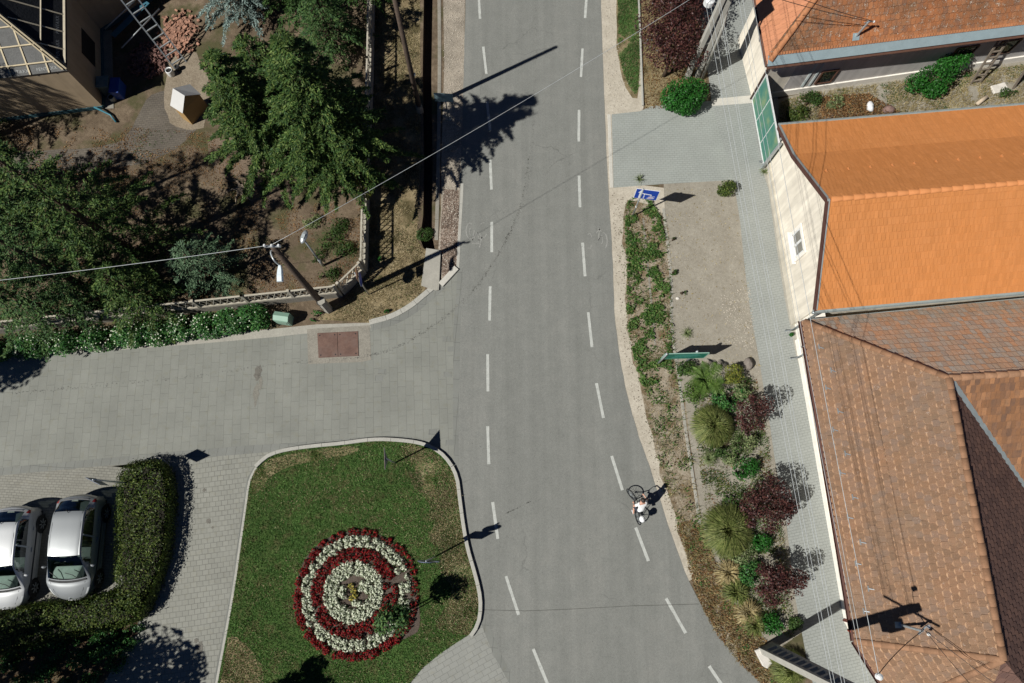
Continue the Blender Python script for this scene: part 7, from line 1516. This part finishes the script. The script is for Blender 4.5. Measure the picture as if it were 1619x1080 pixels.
# rider: one skinned body; positions in the bicycle's own frame
me = bpy.data.meshes.new('person'); V = []; E_ = []; Rd = []
def j(p, r, par=None):
    V.append(tuple(p)); Rd.append(r); 
    if par is not None: E_.append((par, len(V) - 1))
    return len(V) - 1
pel = j((0, -.24, .98), (.15, .12)); sp1 = j((0, -.17, 1.12), (.135, .11), pel); sp2 = j((0, -.06, 1.26), (.155, .115), sp1); chest = j((0, .05, 1.38), (.16, .115), sp2); nk = j((0, .13, 1.47), (.062, .062), chest); hd0 = j((0, .18, 1.54), (.085, .085), nk); hd1 = j((0, .215, 1.62), (.088, .10), hd0); hd2 = j((0, .22, 1.70), (.06, .07), hd1)
hands = {}
for s in (-1, 1):
    gp = grip[0 if s < 0 else 1]; sh_ = j((s * .19, .06, 1.38), (.062, .062), chest); wx = Vector((gp.x, gp.y - .03, gp.z + .045)); shv = Vector((s * .19, .06, 1.38)); el = shv.lerp(wx, .5) + Vector((s * .12, -.08, -.06))
    e1 = j(shv.lerp(el, .5), (.050, .050), sh_); e2 = j(el, (.041, .041), e1); f1 = j(el.lerp(wx, .45), (.039, .037), e2); w1 = j(wx, (.027, .023), f1); palm = wx.lerp(gp + UP * .02, .75); pm = j(palm + UP * .015, (.036, .016), w1)
    dg_ = (gp - hb).normalized(); f_ = Vector((math.sin(ST), math.cos(ST), 0))
    for k in range(4):
        o = dg_ * (-.033 + k * .021); ln = (.9, 1.0, .95, .78)[k]; a1 = gp + o + f_ * .03 * ln + UP * .024; a2 = gp + o + f_ * .043 * ln - UP * .004; a3 = gp + o + f_ * .022 * ln - UP * .030
        i1 = j(a1, (.010, .0095), pm); i2 = j(a2, (.009, .0085), i1); j(a3, (.008, .0075), i2)
    t1 = j(gp - dg_ * .055 + UP * .02 - f_ * .005, (.012, .011), pm); j(gp - dg_ * .062 + f_ * .018 - UP * .018, (.009, .009), t1)
    # leg to the pedal
    pp = [q for s2, q in ped if s2 == s][0] + Vector((s * .06, 0, .045)); hp2 = Vector((s * .105, -.22, .93)); an = pp + Vector((0, -.075, .055)); mid_ = (hp2 + an) / 2; dl = (an - hp2).length; bend = math.sqrt(max(.001, .44 ** 2 - (dl / 2) ** 2)); dr = (an - hp2).normalized(); kn = mid_ + Vector((0, 1, .0)).cross(Vector((1, 0, 0))).cross(dr) * 0 + Vector((s * .03, bend * .93, bend * .25))
    h1 = j(hp2, (.098, .092), pel); h2 = j(hp2.lerp(kn, .5), (.080, .078), h1); k1 = j(kn, (.056, .056), h2); c1_ = j(kn.lerp(an, .35), (.056, .053), k1); a1 = j(an, (.034, .034), c1_); hl = j(an + Vector((0, .05, -.05)), (.036, .03), a1); j(pp + Vector((0, .12, .0)), (.036, .022), hl)
me.from_pydata(V, E_, [])
po = bpy.data.objects.new('person', me); COL.objects.link(po)
sk_ = po.modifiers.new('skin', 'SKIN'); 
if not me.skin_vertices: pass
for i, sv in enumerate(me.skin_vertices[0].data): sv.radius = Rd[i] if isinstance(Rd[i], tuple) else (Rd[i], Rd[i]); sv.use_root = (i == 0)
sk_.use_smooth_shade = True; sb_ = po.modifiers.new('sub', 'SUBSURF'); sb_.levels = sb_.render_levels = 2
dg = bpy.context.evaluated_depsgraph_get(); body = bpy.data.meshes.new_from_object(po.evaluated_get(dg)); bpy.data.objects.remove(po)
body.name = 'person'; body.materials.clear()
M['skin'] = plain('skin', (.50, .28, .20), .55, 0, .06, 6); M['shirt'] = plain('white_shirt', (.74, .74, .73), .85, 0, .05, 9); M['shorts'] = plain('dark_shorts', (.035, .04, .055), .9, 0, .2, 9); M['shoe'] = plain('pale_shoe', (.40, .40, .40), .7); M['hair'] = plain('dark_hair', (.022, .016, .013), .6, 0, .3, 30)
person = link('person', body, M['skin']); tag(person, 'cyclist in a white shirt leaning forward with both hands on the handlebar', 'person')
person.scale = bike.scale; person.location = bike.location; person.rotation_euler = bike.rotation_euler
def cloth(name, test, mat, off):
    bm = bmesh.new(); bm.from_mesh(body); bm.normal_update(); dead = [f for f in bm.faces if not test(f.calc_center_median())]; bmesh.ops.delete(bm, geom=dead, context='FACES'); bm.normal_update()
    nm = {v.index: v.normal.copy() for v in bm.verts}
    for v in bm.verts: v.co += nm[v.index] * off
    m2 = bpy.data.meshes.new(name); bm.to_mesh(m2); bm.free(); o = link(name, m2, mat, person, False); so_ = o.modifiers.new('thick', 'SOLIDIFY'); so_.thickness = .006; so_.offset = -1; return o
shL = Vector((.19, .06, 1.38))
def in_shirt(c):
    if abs(c.x) > .21: return abs(c.x) < .30 and c.z > 1.22
    return c.z > 1.0 + .35 * max(0, -(c.y + .1)) and c.z < 1.45 - max(0, c.y - .13) * 2 and c.y < .17
cloth('shirt', in_shirt, M['shirt'], .016)
cloth('shorts', lambda c: c.z < 1.06 and c.z > .70 and abs(c.x) < .24 and c.y < .30, M['shorts'], .013)
cloth('shoe', lambda c: c.z < .50 and c.x > 0 and (c - ped[0][1]).length < .19, M['shoe'], .010); cloth('shoe', lambda c: c.z < .32 and c.x < 0 and (c - ped[1][1]).length < .19, M['shoe'], .010)
mb = MB(); mb.ball((0, .195, 1.665), .112, 14, 9, (.92, 1.05, .92), jit=.03); hv = [(v, f) for v, f in ((0, 0),)]
mb.v = [v if not (v[2] < 1.60 and v[1] > .20) else (v[0] * .8, .2, max(v[2], 1.62)) for v in mb.v]; mb.obj('hair', M['hair'], person, True, world=False)
mb = MB(); mb.ball((0, .315, 1.61), .016, 6, 5, (.8, 1.3, 1.3)); mb.obj('nose', M['skin'], person, True, world=False)
for s in (-1, 1):
    mb = MB(); mb.ball((s * .034, .300, 1.632), .012, 8, 6); mb.obj('eye', M['black'], person, True, world=False); mb = MB(); mb.ball((s * .092, .20, 1.62), .026, 8, 6, (.4, .8, 1.2)); mb.obj('ear', M['skin'], person, True, world=False)
mb = MB(); mb.bar((-.022, .300, 1.575), (.022, .300, 1.575), .008, .008); mb.obj('mouth', plain('lips', (.32, .12, .10), .5), person, world=False)
# white bag on the rear rack
bag = MB(); bag.ball((0, 0, 0), .135, 12, 8, (.85, 1.0, .75), jit=.06); bo = tag(bag.obj('carrier_bag', M['signwhite'], None, True), 'crumpled white bag carried on the rack behind the cyclist', 'bag')
bo.rotation_euler = bike.rotation_euler; bo.location = bike.location + bike.rotation_euler.to_matrix() @ Vector((0, -.53, .72))
# ---------------------------------------------------------------- camera, sun, sky
cam = bpy.data.cameras.new('camera'); cam.sensor_width = 36; cam.lens = F / 1619 * 36; cam.clip_end = 500; cam.clip_start = .1
co = bpy.data.objects.new('camera', cam); COL.objects.link(co); co.location = (0, 0, CAMH); co.rotation_euler = (TILT, 0, 0); S.camera = co
sd = Vector((-math.cos(R(SUN_AZ)) * math.cos(R(SUN_EL)), -math.sin(R(SUN_AZ)) * math.cos(R(SUN_EL)), math.sin(R(SUN_EL))))
sl = bpy.data.lights.new('sun', 'SUN'); sl.energy = SUN_E; sl.angle = R(.55); sl.color = (1, .975, .915)
so = bpy.data.objects.new('sun', sl); COL.objects.link(so); so.rotation_euler = sd.to_track_quat('Z', 'Y').to_euler(); so.location = sd * 60
W = bpy.data.worlds.new('World'); S.world = W; W.use_nodes = True; wt = W.node_tree
bg = wt.nodes['Background']; sk = wt.nodes.new('ShaderNodeTexSky'); sk.sky_type = 'NISHITA'; sk.sun_disc = False
sk.air_density = AIR; sk.dust_density = 0.0; sk.ozone_density = OZ; sk.altitude = 0
sk.sun_elevation = R(SUN_EL); sk.sun_rotation = math.atan2(sd.x, sd.y)
wt.links.new(sk.outputs[0], bg.inputs[0]); bg.inputs[1].default_value = SKY
S.view_settings.view_transform = 'Standard'; S.view_settings.look = 'None'; S.view_settings.gamma = 1; S.view_settings.exposure = EXPO
